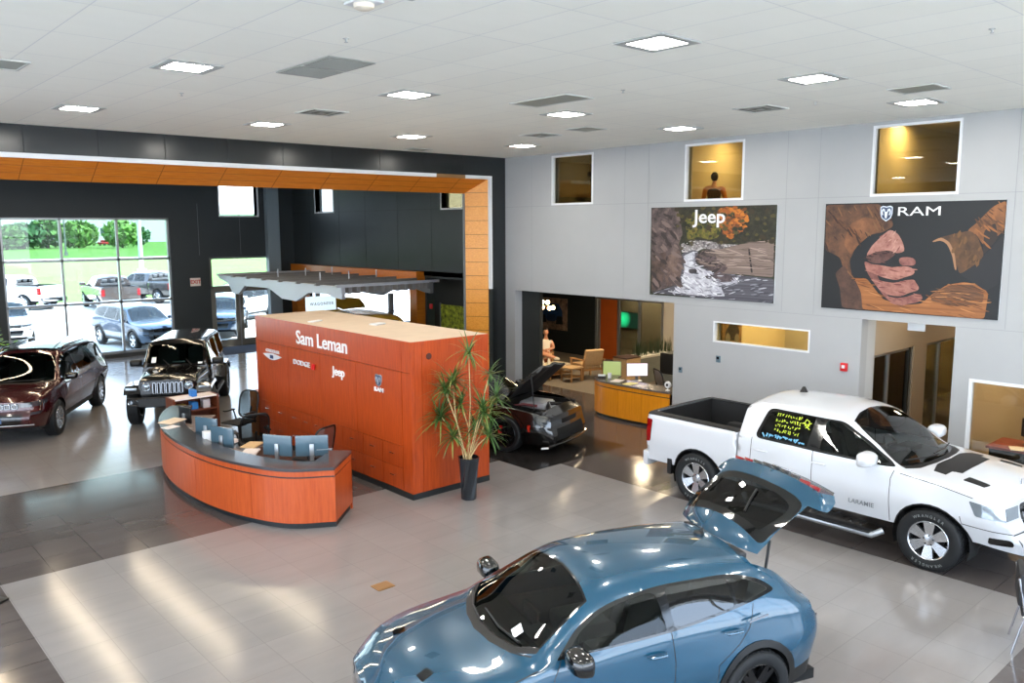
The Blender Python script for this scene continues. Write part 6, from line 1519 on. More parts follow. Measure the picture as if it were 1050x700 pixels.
def poster(name,label,y0,y1,z0,z1,base,layers,art,scatter=(),border=.06):
    t = thing('poster_picture',label,'poster',(XW,(y0+y1)/2,z0)); cy = (y0+y1)/2
    o = MB(); o.box((-.03,y0-cy,0),(-.002,y1-cy,z1-z0),TW); o.build('board',t)
    o = MB(); o.box((-.034,y0-cy,0),(-.03,y1-cy,z1-z0),base)
    for i,(k,m) in enumerate(layers):
        P_ = [(min(max(a,y0+.005),y1-.005)-cy,min(max(b,z0+.005),z1-.005)-z0) for a,b in art[k]]
        q = [Vector((a,b,0)) for a,b in rp(P_,.05,2)]
        tr = tessellate_polygon([q]); x = -.0345-.0005*i
        o.add([(x,p.x,p.y) for p in q],[tuple(reversed(f)) for f in tr],m)
    rnd = random.Random(21); n = len(layers)
    for j,(k,cnt,sy,sz,tilt,mats) in enumerate(scatter):      # leaf clusters, foam streaks, grain, folds of the printed picture
        reg = art[k]; ys = [a for a,b in reg]; zs = [b for a,b in reg]; got = 0
        while got < cnt:
            c = (rnd.uniform(min(ys),max(ys)),rnd.uniform(min(zs),max(zs)))
            if not inside(np.array([c]),reg)[0]: continue
            got += 1; x = -.0345-.0005*(n+j)-.00002*got; q = []
            s_ = rnd.uniform(.5,1.2); ta = tilt+rnd.uniform(-.25,.25)
            for i in range(7):
                a = 2*pi*i/7; r = rnd.uniform(.6,1.1)*s_; u,v = sy*r*cos(a),sz*r*sin(a)
                q.append((x,min(max(c[0]+u*cos(ta)-v*sin(ta),y0+.01),y1-.01)-cy,min(max(c[1]+u*sin(ta)+v*cos(ta),z0+.01),z1-.01)-z0))
            o.add(q,[tuple(range(6,-1,-1))],mats[got%len(mats)])
    o.build('print',t); return t
def wall_letters(t, txt, y, z, h, w, m, x=-.047, bold=.0, sh=0.):
    vs,fs = text_mesh(txt,h/.72,.002,m,bold,1.0,sh); k = w/(max(v[0] for v in vs)-min(v[0] for v in vs)); o = MB()
    o.add([(a*k,b,c) for a,b,c in vs],fs,m,frame_matrix((x,y-t.location.y,z-t.location.z),(0,-1,0),(0,0,1))); o.build('lettering',t)
INK_W = mat('ink_white',(232,232,234),.5)
P1 = poster('poster','poster of a rocky autumn river below the middle upper window','%s',0,0,0,0,0) if False else poster('poster','poster of a white river between rocks in autumn with white letters',8.63,11.70,3.0,4.91,inkmat('ink_forest',(22,27,20),(58,60,40),9),
 [('pines',inkmat('ink_pines',(18,22,16),(57,53,36),14)),('yellow_tree',inkmat('ink_yellow',(53,60,27),(128,115,44),16)),('orange_tree',inkmat('ink_orange',(101,57,22),(189,110,40),14)),
  ('cliff',inkmat('ink_cliff',(46,38,40),(115,97,93),5)),('cliff_shade',inkmat('ink_cliff_shade',(51,40,38),(103,82,73),6)),('cliff_light',inkmat('ink_cliff_light',(71,57,55),(126,103,92),5)),('pebbles',inkmat('ink_pebble',(84,79,80),(171,163,163),22)),
  ('water',inkmat('ink_water',(44,44,53),(108,106,115),12,(0,0,2))),('foam',inkmat('ink_foam',(161,160,171),(220,220,226),8)),('slab',inkmat('ink_slab',(84,69,66),(154,134,123),5,(0,0,4))),('slab_shade',inkmat('ink_slab_shade',(47,40,42),(88,73,73),7)),('slab_crack',mat('ink_crack',(44,36,36),.6)),
  ('boulder',inkmat('ink_boulder',(51,44,47),(101,88,90),9)),('boulder_small',inkmat('ink_boulder2',(44,40,44),(77,69,73),9))],JEEP_ART,
 [('pines',150,.07,.05,0,(mat('ink_l1',(36,38,23),.6),mat('ink_l2',(77,69,36),.6),mat('ink_l3',(55,46,31),.6))),('yellow_tree',70,.05,.04,0,(mat('ink_l4',(88,88,36),.6),mat('ink_l5',(47,53,27),.6),mat('ink_l6',(119,103,46),.6))),
  ('orange_tree',80,.06,.045,0,(mat('ink_l7',(154,84,33),.6),mat('ink_l8',(191,114,40),.6),mat('ink_l9',(101,57,27),.6))),('cliff',46,.16,.05,.6,(mat('ink_c1',(57,47,47),.6),mat('ink_c2',(123,104,99),.6),mat('ink_c3',(84,71,69),.6))),
  ('water',120,.10,.014,-.15,(mat('ink_w1',(138,138,147),.6),mat('ink_w2',(64,62,71),.6),mat('ink_w3',(189,189,196),.6))),('foam',60,.11,.022,.5,(mat('ink_w4',(138,136,147),.6),mat('ink_w5',(224,224,228),.6),mat('ink_w6',(174,172,184),.6))),
  ('slab',70,.22,.014,.08,(mat('ink_s1',(101,86,79),.6),mat('ink_s2',(165,145,134),.6),mat('ink_s3',(128,110,101),.6))),('slab_shade',20,.12,.03,-.6,(mat('ink_s4',(55,46,47),.6),mat('ink_s5',(95,80,80),.6))),('pebbles',60,.04,.018,0,(mat('ink_p1',(189,184,184),.6),mat('ink_p2',(82,77,79),.6)))])
wall_letters(P1,'Jeep',10.16,4.69,.28,.80,INK_W,x=-.056,bold=.006)
P2 = poster('poster','poster of clasped weathered hands in brown jacket with white letters',4.63,7.64,2.99,4.90,mat('ink_black',(18,21,24),.5),
 [('sleeve_left',inkmat('ink_jacket',(62,41,31),(113,75,50),4)),('sleeve_light',inkmat('ink_jacket_light',(90,57,36),(136,88,55),4)),('jacket_hem',inkmat('ink_hem',(57,39,32),(91,63,50),6)),('wood',inkmat('ink_wood',(122,73,36),(178,114,63),4,(0,0,3))),('wood_grain',inkmat('ink_wood_dark',(75,49,32),(129,85,54),6,(0,0,4))),('cuff_left',mat('ink_cuff',(19,22,27),.5)),
  ('back_of_hand',inkmat('ink_skin_dark',(98,57,52),(141,91,82),6)),('finger_one',inkmat('ink_skin',(137,82,73),(185,131,116),5)),('finger_two',inkmat('ink_skin3',(129,77,68),(177,122,108),5)),('finger_three',inkmat('ink_skin4',(116,68,62),(164,111,98),5)),('far_fist',inkmat('ink_skin5',(104,60,55),(152,100,90),6)),('hand_upper',inkmat('ink_skin2',(139,88,78),(185,136,122),5)),('thumb',inkmat('ink_thumb',(57,37,36),(108,72,65),7)),
  ('arm_right',inkmat('ink_arm',(91,57,31),(144,91,50),4)),('arm_shade',mat('ink_arm_shade',(42,31,26),.5)),('jacket_right',mat('ink_jacket_dark',(29,29,32),.5)),('sleeve_right',inkmat('ink_sleeve',(62,42,26),(101,68,39),4)),('cuff_rim',mat('ink_rim',(155,114,82),.5))],RAM_ART,
 [('sleeve_left',34,.12,.02,.9,(mat('ink_j1',(75,49,34),.6),mat('ink_j2',(122,85,55),.6),mat('ink_j3',(57,37,29),.6))),('arm_right',22,.10,.018,.75,(mat('ink_j4',(144,91,50),.6),mat('ink_j5',(78,49,29),.6))),('sleeve_right',22,.03,.07,.3,(mat('ink_j6',(75,52,31),.6),mat('ink_j7',(106,75,44),.6))),
  ('wood',60,.14,.010,.1,(mat('ink_wd1',(137,82,39),.6),mat('ink_wd2',(185,124,72),.6),mat('ink_wd3',(106,65,36),.6))),('wood_grain',40,.12,.008,.15,(mat('ink_wd4',(68,45,32),.6),mat('ink_wd5',(122,83,55),.6))),
  ('finger_one',16,.09,.014,.05,(mat('ink_k1',(167,114,101),.6),mat('ink_k2',(122,70,63),.6))),('finger_two',16,.09,.014,.1,(mat('ink_k1',(167,114,101),.6),mat('ink_k3',(114,63,57),.6))),('finger_three',12,.08,.012,.12,(mat('ink_k4',(155,103,90),.6),mat('ink_k3',(114,63,57),.6))),
  ('hand_upper',14,.06,.012,-.8,(mat('ink_k5',(190,144,129),.6),mat('ink_k2',(122,70,63),.6))),('thumb',12,.07,.014,.2,(mat('ink_k6',(90,57,52),.6),mat('ink_k7',(49,31,29),.6)))])
wall_letters(P2,'RAM',5.96,4.735,.155,.70,INK_W,x=-.055,bold=0)
q = ram_shield((-.054,6.505-P2.location.y,4.71-P2.location.z),.21,.27,P2,(0,-1,0)); q.scale = (1,1,1)
# ------------------------------------------------------------------ people
SKIN = mat('skin',(206,150,122),.55); HAIRD = mat('hair_dark',(38,26,20),.6); TEE = mat('tee_white',(232,226,216),.8); SHORT = mat('shorts_cream',(214,190,160),.85)
def skin_body(parent, joints, bones, m, name='body', sub=2):
    """one continuous figure grown from a jointed skeleton; joints {name:(pos,radius)}"""
    names = list(joints); idx = {n:i for i,n in enumerate(names)}
    me = bpy.data.meshes.new(name); me.from_pydata([joints[n][0] for n in names],[(idx[a],idx[b]) for a,b in bones],[])
    o = bpy.data.objects.new(name+'_tmp',me); COL.objects.link(o)
    md = o.modifiers.new('skin','SKIN'); md.use_smooth_shade = True; md.branch_smoothing = .6
    for n in names:
        r = joints[n][1]; r = r if isinstance(r,tuple) else (r,r); me.skin_vertices[0].data[idx[n]].radius = r
    me.skin_vertices[0].data[0].use_root = True
    o.modifiers.new('sub','SUBSURF').levels = sub
    dg = bpy.context.evaluated_depsgraph_get(); m2 = bpy.data.meshes.new_from_object(o.evaluated_get(dg))
    bpy.data.objects.remove(o); bpy.data.meshes.remove(me)
    m2.name = name; m2.materials.clear(); m2.materials.append(m)
    for p in m2.polygons: p.use_smooth = True; p.material_index = 0
    q = bpy.data.objects.new(name,m2); COL.objects.link(q); q.parent = parent
    return q
def head(parent_body, c, yaw, m, hair, long=True):
    """head with nose, brow, mouth, ears and hair, facing yaw (radians, 0=+x)"""
    M = Matrix.Translation(c) @ Matrix.Rotation(yaw,4,'Z')
    o = MB(); bm = bmesh.new(); bmesh.ops.create_uvsphere(bm,u_segments=20,v_segments=14,radius=1)
    for q in bm.verts:
        v = q.co; z = v.z; k = 1-.22*max(0,-z)
        v.x = v.x*.098*k+(.010 if z<0 else 0); v.y = v.y*.076*k; v.z = z*.118
    o.bm(bm,m,M,True)
    o.sphere((.102,0,-.012),(.018,.014,.026),m,10,8,M); o.sphere((.088,0,-.058),(.014,.026,.008),mat('lip',(168,96,84),.5),10,6,M)
    for s in (1,-1):
        o.sphere((.086,s*.032,.012),(.010,.013,.008),mat('eye_white',(230,226,220),.3),8,6,M); o.sphere((.094,s*.032,.012),(.004,.006,.006),mat('iris_dark',(40,30,24),.3),8,6,M)
        o.sphere((.0,s*.078,-.005),(.018,.010,.030),m,8,6,M); o.sphere((.088,s*.032,.032),(.010,.022,.005),hair,8,5,M)
    o.build('head',parent_body)
    h = MB(); bm = bmesh.new(); bmesh.ops.create_uvsphere(bm,u_segments=18,v_segments=12,radius=1)
    for q in list(bm.verts):
        v = q.co
        if v.z < (-.55 if v.x < .1 else .35)+(.25*v.x): pass
        v.x = v.x*.108-.012; v.y = v.y*.088; v.z = v.z*.118+.022
    bmesh.ops.delete(bm,geom=[q for q in bm.verts if q.co.x > .035 and q.co.z < .062],context='VERTS')
    h.bm(bm,hair,M,True); h.build('hair',parent_body)
def hand(parent, wrist, d, up, m, s=1.0, curl=.5):
    """palm with four unequal bent fingers and a thumb from its side"""
    d = Vector(d).normalized(); up = Vector(up); up = (up-d*up.dot(d)).normalized(); sd = d.cross(up); W_ = Vector(wrist)
    o = MB(); P_ = lambda a,b,c: W_+d*a*s+sd*b*s+up*c*s
    o.tube([P_(-.01,0,0),P_(.03,0,0),P_(.075,0,-.004),P_(.09,0,-.008)],[.024*s,.034*s,.038*s,.028*s],m,10)
    for k,(off,L_) in enumerate(((-.030,.066),(-.010,.076),(.010,.072),(.028,.056))):
        a = P_(.082,off,-.004); b = P_(.082+L_*.45,off*1.1,-.006-L_*.25*curl); c_ = P_(.082+L_*.75,off*1.1,-.012-L_*.75*curl); e_ = P_(.082+L_*.85,off*1.1,-.014-L_*1.1*curl)
        o.tube([a,b,c_,e_],[.010*s,.0095*s,.0085*s,.006*s],m,8)
    o.tube([P_(.02,-.030,-.004),P_(.05,-.058,-.014),P_(.078,-.060,-.026)],[.013*s,.011*s,.008*s],m,8)
    return o.build('hand',parent)
# seated customer in the lounge: legs crossed, arms folded in front
def seated_person():
    t = thing('person','person in a white T-shirt sitting cross-legged in the lounge armchair','person',(17.85,18.35,0),radians(225))
    S = dict(pelvis=((0,0,.50),(.15,.13)),belly=((-.04,0,.64),(.13,.115)),chest=((-.10,0,.86),(.155,.12)),neckb=((-.11,0,1.02),(.08,.075)),neck=((-.10,0,1.10),.052),headb=((-.085,0,1.17),.05),
      shl=((-.10,.17,.97),.068),ell=((.0,.25,.76),.046),wrl=((.20,.06,.74),.032), shr=((-.10,-.17,.97),.068),elr=((.02,-.25,.76),.046),wrr=((.20,-.02,.70),.032),
      hipl=((.03,.10,.49),.10),knl=((.45,.12,.52),.066),kml=((.47,.09,.28),.056),anl=((.45,.10,.10),.038),tol=((.60,.11,.045),.032),
      hipr=((.03,-.10,.50),.10),knr=((.44,-.10,.66),.066),kmr=((.50,.10,.60),.058),anr=((.54,.30,.54),.038),tor=((.62,.40,.52),.032))
    B_ = [('pelvis','belly'),('belly','chest'),('chest','neckb'),('neckb','neck'),('neck','headb'),('chest','shl'),('shl','ell'),('ell','wrl'),('chest','shr'),('shr','elr'),('elr','wrr'),('pelvis','hipl'),('hipl','knl'),('knl','kml'),('kml','anl'),('anl','tol'),('pelvis','hipr'),('hipr','knr'),('knr','kmr'),('kmr','anr'),('anr','tor')]
    b = skin_body(t,S,B_,SKIN)
    head(b,(-.06,0,1.245),0,SKIN,HAIRD)
    T = {k:S[k] for k in ('pelvis','belly','chest','neckb','shl','shr')}; T = {k:(v[0],(v[1][0]*1.14,v[1][1]*1.14) if isinstance(v[1],tuple) else v[1]*1.18) for k,v in T.items()}
    T['sll'] = ((-.05,.215,.86),.066); T['slr'] = ((-.04,-.215,.86),.066)
    skin_body(b,T,[('pelvis','belly'),('belly','chest'),('chest','neckb'),('chest','shl'),('chest','shr'),('shl','sll'),('shr','slr')],TEE,'t_shirt')
    q = {'pelvis':((0,0,.49),(.17,.15)),'hipl':((.04,.10,.49),.115),'ml':((.28,.115,.51),.092),'hipr':((.04,-.10,.50),.115),'mr':((.28,-.10,.60),.092)}
    skin_body(b,q,[('pelvis','hipl'),('hipl','ml'),('pelvis','hipr'),('hipr','mr')],SHORT,'shorts')
    hand(b,(.20,.06,.74),(.5,-.8,-.1),(.2,.1,1),SKIN); hand(b,(.20,-.02,.70),(.5,.8,-.1),(.2,-.1,1),SKIN)
    SHOE = mat('shoe_white',(224,220,214),.6)
    for a_,b_ in ((S['anl'][0],S['tol'][0]),(S['anr'][0],S['tor'][0])):
        o = MB(); a_ = Vector(a_); b_ = Vector(b_); o.tube([a_-(b_-a_)*.35+Vector((0,0,-.02)),a_+Vector((0,0,-.02)),a_.lerp(b_,.6),b_+(b_-a_)*.15],[.034,.046,.044,.026],SHOE,10); o.build('shoe',b)
    return t
seated_person()
def standing_back_person():
    t = thing('person','person in a black vest over an orange shirt standing at the middle upper window','person',(17.4,12.0,UZ),radians(20))
    S = dict(pelvis=((0,0,.92),(.15,.12)),belly=((0,0,1.08),(.14,.11)),chest=((0,0,1.30),(.165,.12)),neckb=((0,0,1.44),(.085,.075)),neck=((0,0,1.50),.054),headb=((.01,0,1.56),.05),
      shl=((0,.19,1.40),.068),ell=((.02,.27,1.13),.046),wrl=((.12,.25,.93),.032),shr=((0,-.19,1.40),.068),elr=((.02,-.27,1.13),.046),wrr=((.12,-.25,.93),.032),
      hipl=((0,.095,.86),.10),knl=((.02,.11,.48),.064),anl=((0,.12,.09),.042),tol=((.14,.13,.04),.034),hipr=((0,-.095,.86),.10),knr=((.02,-.11,.48),.064),anr=((0,-.12,.09),.042),tor=((.14,-.13,.04),.034))
    B_ = [('pelvis','belly'),('belly','chest'),('chest','neckb'),('neckb','neck'),('neck','headb'),('chest','shl'),('shl','ell'),('ell','wrl'),('chest','shr'),('shr','elr'),('elr','wrr'),('pelvis','hipl'),('hipl','knl'),('knl','anl'),('anl','tol'),('pelvis','hipr'),('hipr','knr'),('knr','anr'),('anr','tor')]
    b = skin_body(t,S,B_,SKIN); head(b,(.02,0,1.63),0,SKIN,HAIRD)
    SH = mat('shirt_orange',(206,122,52),.8); VE = mat('vest_black',(22,22,24),.8); PN = mat('trousers_dark',(40,42,48),.85)
    sl = {k:(S[k][0],S[k][1]*1.2) for k in ('shl','ell','shr','elr')}; sl['wl'] = ((.10,.255,.98),.042); sl['wr'] = ((.10,-.255,.98),.042)
    skin_body(b,{k:sl[k] for k in ('shl','ell','wl')},[('shl','ell'),('ell','wl')],SH,'sleeve'); skin_body(b,{k:sl[k] for k in ('shr','elr','wr')},[('shr','elr'),('elr','wr')],SH,'sleeve')
    v = {'p':((0,0,.88),(.185,.155)),'b':((0,0,1.08),(.20,.17)),'c':((0,0,1.30),(.235,.20)),'n':((0,0,1.43),(.13,.12)),'sl':((0,.13,1.39),.115),'sr':((0,-.13,1.39),.115)}
    skin_body(b,v,[('p','b'),('b','c'),('c','n'),('c','sl'),('c','sr')],VE,'vest')
    p = {'p':((0,0,.90),(.165,.135)),'hl':((0,.095,.84),.112),'kl':((.02,.11,.48),.078),'al':((0,.12,.10),.062),'hr':((0,-.095,.84),.112),'kr':((.02,-.11,.48),.078),'ar':((0,-.12,.10),.062)}
    skin_body(b,p,[('p','hl'),('hl','kl'),('kl','al'),('p','hr'),('hr','kr'),('kr','ar')],PN,'trousers')
    hand(b,(.12,.25,.93),(.2,0,-1),(1,0,0),SKIN); hand(b,(.12,-.25,.93),(.2,0,-1),(1,0,0),SKIN)
    for s in (1,-1): o = MB(); o.tube([(-.05,s*.12,.045),(.03,s*.12,.055),(.12,s*.13,.045),(.19,s*.135,.035)],[.036,.048,.044,.028],BLKP,10); o.build('shoe',b)
standing_back_person()

# ------------------------------------------------------------------ lounge
WOODL = mat('chair_oak',(176,132,84),.5,noise=.12,nscale=14); CUSH = mat('cushion_tan',(196,164,122),.85,noise=.06,nscale=20); CUSHO = mat('cushion_rust',(150,78,40),.8)
def armchair(x,y,rz,label,cush,wood=None):
    wood = wood or WOODL
    t = thing('armchair',label,'chair',(x,y,0),rz,'lounge armchairs')
    for sx in (-.34,.34):
        for sy in (-.32,.34):
            o = MB(); o.bar((sx,sy,0),(sx,sy+(.06 if sy>0 else 0),.58),.045,.045,wood,(0,1,0)); o.build('leg',t)
        o = MB(); o.bar((sx,-.36,.59),(sx,.46,.60),.06,.03,wood); o.build('armrest',t)
    o = MB()
    for sy in (-.32,.34): o.bar((-.34,sy,.30),(.34,sy,.30),.03,.06,wood)
    for sx in (-.32,.32): o.bar((sx,-.32,.30),(sx,.34,.30),.03,.06,wood)
    o.build('seat_rail',t)
    o = MB(); o.box((-.31,-.34,.33),(.31,.30,.46),cush,.04); o.build('seat_cushion',t)
    M = Matrix.Translation((0,.30,.44)) @ Matrix.Rotation(radians(-18),4,'X'); o = MB(); o.box((-.31,-.06,0),(.31,.07,.50),cush,.05,M); o.build('back_cushion',t)
    o = MB(); o.bar((-.33,.36,.62),(.33,.44,.84) if False else (.33,.36,.62),.03,.05,wood); o.build('back_rail',t)
    return t
armchair(18.05,16.8,radians(165),'oak framed armchair with tan cushions near the amber service counter',CUSH)
armchair(17.78,18.45,radians(315),'rust cushioned armchair that the seated person occupies',CUSHO)
def low_table(x,y,sx,sy,h,m,name,label,legs=True):
    t = thing(name,label,'table',(x,y,0)); o = MB(); o.box((-sx/2,-sy/2,h-.035),(sx/2,sy/2,h),m,.008); o.build('table_top',t)
    for a in (-1,1):
        for b in (-1,1): o = MB(); o.box((a*(sx/2-.05)-.02,b*(sy/2-.05)-.02,0),(a*(sx/2-.05)+.02,b*(sy/2-.05)+.02,h-.035),WOODL); o.build('leg',t)
    o = MB(); o.box((-sx/2+.05,-sy/2+.05,.12),(sx/2-.05,sy/2-.05,.14),WOODL); o.build('shelf',t)
    return t
low_table(17.35,16.75,.52,.50,.42,CUSH,'side_table','small oak side table in front of the tan armchair')
low_table(17.42,17.55,1.0,.7,.40,mat('table_cream',(236,222,196),.35),'coffee_table','cream coffee table under the glowing globe lamp in the lounge')
for k,(dx,dy,h,r) in enumerate(((-.35,.1,.16,.03),(-.22,.02,.20,.028),(-.08,.12,.14,.035))):
    o = MB(); o.lathe([(r,0),(r,h*.6),(r*.45,h*.75),(r*.45,h),(0,h)],mat('bottle_white',(228,224,214),.3),12); tag(o.build('bottle',None,(17.42+dx,17.55+dy,.40)),['white bottle at the left on the cream coffee table','taller white bottle in the middle on the cream coffee table','short white bottle at the right on the cream coffee table'][k],'bottle','bottles on the coffee table')
t = thing('globe_lamp','floor lamp with a cluster of glowing globes in the lounge','lamp',(16.70,17.5,0))
o = MB(); o.lathe([(0,0),(.16,0),(.16,.02),(.02,.03)],BLKP,18); o.build('base',t); o = MB(); o.tube([(0,0,.02),(0,0,2.28)],.018,mat('pole_bronze',(86,56,36),.4,metal=.4),8); o.build('pole',t)
GLOW = mat('globe_lit',(255,226,176),.4,emit=(255,214,150),estr=14.0)
for k,(a,b,c) in enumerate(((-.05,.07,2.26),(.08,-.10,2.33),(.18,-.22,2.32),(.10,-.08,2.17),(.22,-.26,2.15),(.30,-.32,2.16))):
    o = MB(); o.tube([(0,0,2.27),(a*.5,b*.5,c+.05),(a,b,c)],.006,_M['pole_bronze'],6); o.build('arm',t); o = MB(); o.sphere((a,b,c),.062,GLOW,12,8); o.build('globe',t)
# lounge picture of a blue off-roader among rocks
t = thing('wall_picture','picture of a blue off-road vehicle on rocks hanging on the dark lounge wall','picture',(21.15,21.45,.80))
o = MB(); o.box((-.03,-.82,0),(-.001,.82,1.15),inkmat('ink_rocks',(70,54,44),(160,132,110),5)); o.build('canvas',t)
o = MB(); BLU = mat('ink_vehicle_blue',(28,62,104),.5); DKB = mat('ink_vehicle_dark',(12,14,18),.5)
def pl(pts,m,x): o.add([(x,a,b) for a,b in pts],[tuple(range(len(pts)-1,-1,-1))],m)
pl([(.60,.36),(.62,.62),(.42,.70),(.34,.92),(-.40,.96),(-.58,.70),(-.60,.34)],BLU,-.032); pl([(.30,.72),(.26,.88),(-.30,.92),(-.36,.70)],DKB,-.033); pl([(.62,.22),(.58,.50),(.30,.52),(.22,.24)],DKB,-.034); pl([(-.26,.20),(-.30,.50),(-.58,.50),(-.62,.22)],DKB,-.034); pl([(.20,.30),(.20,.56),(-.24,.56),(-.24,.30)],mat('ink_vehicle_mid',(18,40,70),.5),-.034)
o.build('print',t)
# amber service counter
t = thing('service_counter','amber wood service counter with a dark top in the wide lounge opening','counter',(14.55,11.06,0))
SP = [p-Vector((14.55,11.06)) for p in spline([(14.57,11.07),(14.52,11.8),(14.50,12.5),(14.56,13.1),(14.80,13.50),(15.2,13.66)],6)]
SPo = offs(SP,0)
for a,b in ((0,6),(6,12),(12,18),(18,24),(24,30)): o = MB(); A_ = SP[a:b+1]; A_[0] = A_[0].lerp(A_[1],.05); A_[-1] = A_[-1].lerp(A_[-2],.05); band(o,A_,offs(A_,.04),.07,.72,YL); o.build('front_panel',t)
o = MB(); band(o,offs(SP,.012),offs(SP,.05),.72,.745,_M['reveal_dark']); band(o,SP,offs(SP,.04),.745,.83,YL); o.build('upper_band',t)
o = MB(); band(o,offs(SP,-.02),offs(SP,.55),.83,.87,mat('counter_top_taupe',(98,88,82),.25)); o.build('countertop',t)
o = MB(); band(o,offs(SP,.07),offs(SP,.11),0,.07,TOEK); o.build('toe_kick',t)
LSC = mat('screen_pale',(226,214,224),.3,emit=(226,210,224),estr=.55); OSC = mat('screen_olive',(128,140,86),.3,emit=(128,140,86),estr=.45)
monitor(15.35,13.42,.73,radians(135)+pi/2*0,'monitor with an olive screen at the left end of the service counter',.46,.36,back=SCRB,screen=OSC).rotation_euler = (0,0,radians(125))
monitor(15.5,12.75,.78,radians(140),'monitor with a pale bright screen on the service counter',.52,.32,back=SCRB,screen=LSC)
o = MB(); o.box((-.10,-.09,0),(.10,.09,.05),BLKP,.01); o.box((-.1,-.09,.05),(-.02,.09,.09),TW,.01); tag(o.build('desk_phone',None,(14.85,13.30,.87),.6),'black and white desk phone at the left end of the service counter','phone')
o = MB(); o.lathe([(0,0),(.045,0),(.05,.12),(.042,.12),(.04,.02),(0,.02)],TW,16); tag(o.build('pen_cup',None,(14.95,13.15,.87)),'white cup beside the desk phone on the service counter','cup')
flat('counter_papers',14.78,12.75,.872,.3,.32,.24,PAP,'white papers on the service counter below the pale monitor','papers',.01)
flat('counter_forms',14.72,12.30,.872,.1,.34,.22,mat('form_yellow',(236,222,150),.7),'yellowish forms spread on the service counter','papers',.008)
flat('counter_notice',14.70,11.95,.872,.0,.22,.30,PAP,'white sheet at the middle edge of the service counter','papers',.006)
t = thing('desk_fan','small round white desk fan at the wall end of the service counter','fan',(14.72,11.22,.87)); o = MB(); o.lathe([(0,0),(.05,0),(.05,.012),(.012,.02),(.012,.08),(0,.08)],TW,16); o.build('base',t)
o = MB(); M = frame_matrix((0,0,.13),(0,1,0),(0,0,1)); o.lathe([(.075,-.03),(.08,0),(.075,.03),(.0,.035)],TW,20,M); o.lathe([(.03,-.04),(.03,.036),(0,.04)],BLKP,14,M); o.build('fan_head',t)
office_chair(16.1,12.2,radians(60),'black mesh office chair behind the amber service counter','office chairs elsewhere')
flat('inner_desk',15.3,11.75,0,0,.7,1.3,mat('desk_dark_brown',(58,36,28),.4),'dark brown inner desk behind the amber service counter','desk',.72)
t = thing('planter_box','long grey planter box with dark grasses in front of the glass office','planter',(19.2,15.25,0)); o = MB(); o.box((-.85,-.22,0),(.85,.22,.74),mat('planter_concrete',(120,122,114),.8,noise=.06,nscale=8)); o.box((-.87,-.24,.74),(.87,.24,.80),mat('planter_rim',(206,202,190),.6)); o.build('box',t)
o = MB(); rnd = random.Random(9)
for k in range(150):
    x_ = rnd.uniform(-.8,.8); y_ = rnd.uniform(-.17,.17); h = rnd.uniform(.3,.55); l = rnd.uniform(-.08,.08); o.add([(x_-.014,y_,.79),(x_+.014,y_,.79),(x_+l+.01,y_+l*.5,.79+h*.6),(x_+l*1.8,y_+l,.79+h)],[(0,1,2,3)],mat('grass_blade_dark',(40,58,32),.6))
q = o.build('grasses',t); q['kind'] = 'stuff'
t = thing('filing_cabinet','low tan wood cabinet beside the planter box in the lounge','cabinet',(17.95,15.15,0)); o = MB(); o.box((-.3,-.25,0),(.3,.25,.82),CUSH); o.box((-.31,-.26,.82),(.31,.26,.85),mat('cabinet_top_dark',(70,44,34),.4)); o.build('body',t); o = MB(); o.box((-.29,-.262,.06),(.29,-.25,.8),CUSH); o.build('door',t)
t = thing('printer_stand','black printer on a grey stand at the right side of the lounge','printer',(17.4,13.05,0)); o = MB(); o.box((-.3,-.3,0),(.3,.3,.70),_M['planter_concrete']); o.build('stand',t); o = MB(); o.box((-.28,-.28,.70),(.28,.28,1.25),BLKP,.03); o.box((-.2,-.3,.9),(.2,-.26,.95),SCRF); o.build('printer_body',t)
t = thing('television','television glowing green on the office wall behind the glass','television',(23.38,19.0-.55,1.0)); t.location = (23.38,19.62,.80); o = MB(); o.box((-.05,-.55,0),(-.001,.55,.60),BLKP,.01); o.build('case',t)
m = bpy.data.materials.new('screen_green_glow'); m.use_nodes = True; nt = m.node_tree; b_ = nt.nodes['Principled BSDF']; tc = nt.nodes.new('ShaderNodeTexCoord'); gr = nt.nodes.new('ShaderNodeTexGradient'); gr.gradient_type = 'SPHERICAL'; mp = nt.nodes.new('ShaderNodeMapping'); mp.inputs['Location'].default_value = (0,-.75,-.9); mp.inputs['Scale'].default_value = (1,2.6,2.6); rpz = nt.nodes.new('ShaderNodeValToRGB'); rpz.color_ramp.elements[0].color = (.004,.02,.015,1); rpz.color_ramp.elements[1].color = (.02,.9,.42,1)
nt.links.new(tc.outputs['Object'],mp.inputs[0]); nt.links.new(mp.outputs[0],gr.inputs[0]); nt.links.new(gr.outputs['Fac'],rpz.inputs[0]); nt.links.new(rpz.outputs[0],b_.inputs['Emission Color']); b_.inputs['Emission Strength'].default_value = 1.6; b_.inputs['Base Color'].default_value = (.01,.02,.02,1)
o = MB(); o.box((-.055,-.53,.02),(-.05,.53,.58),m); o.build('screen',t)

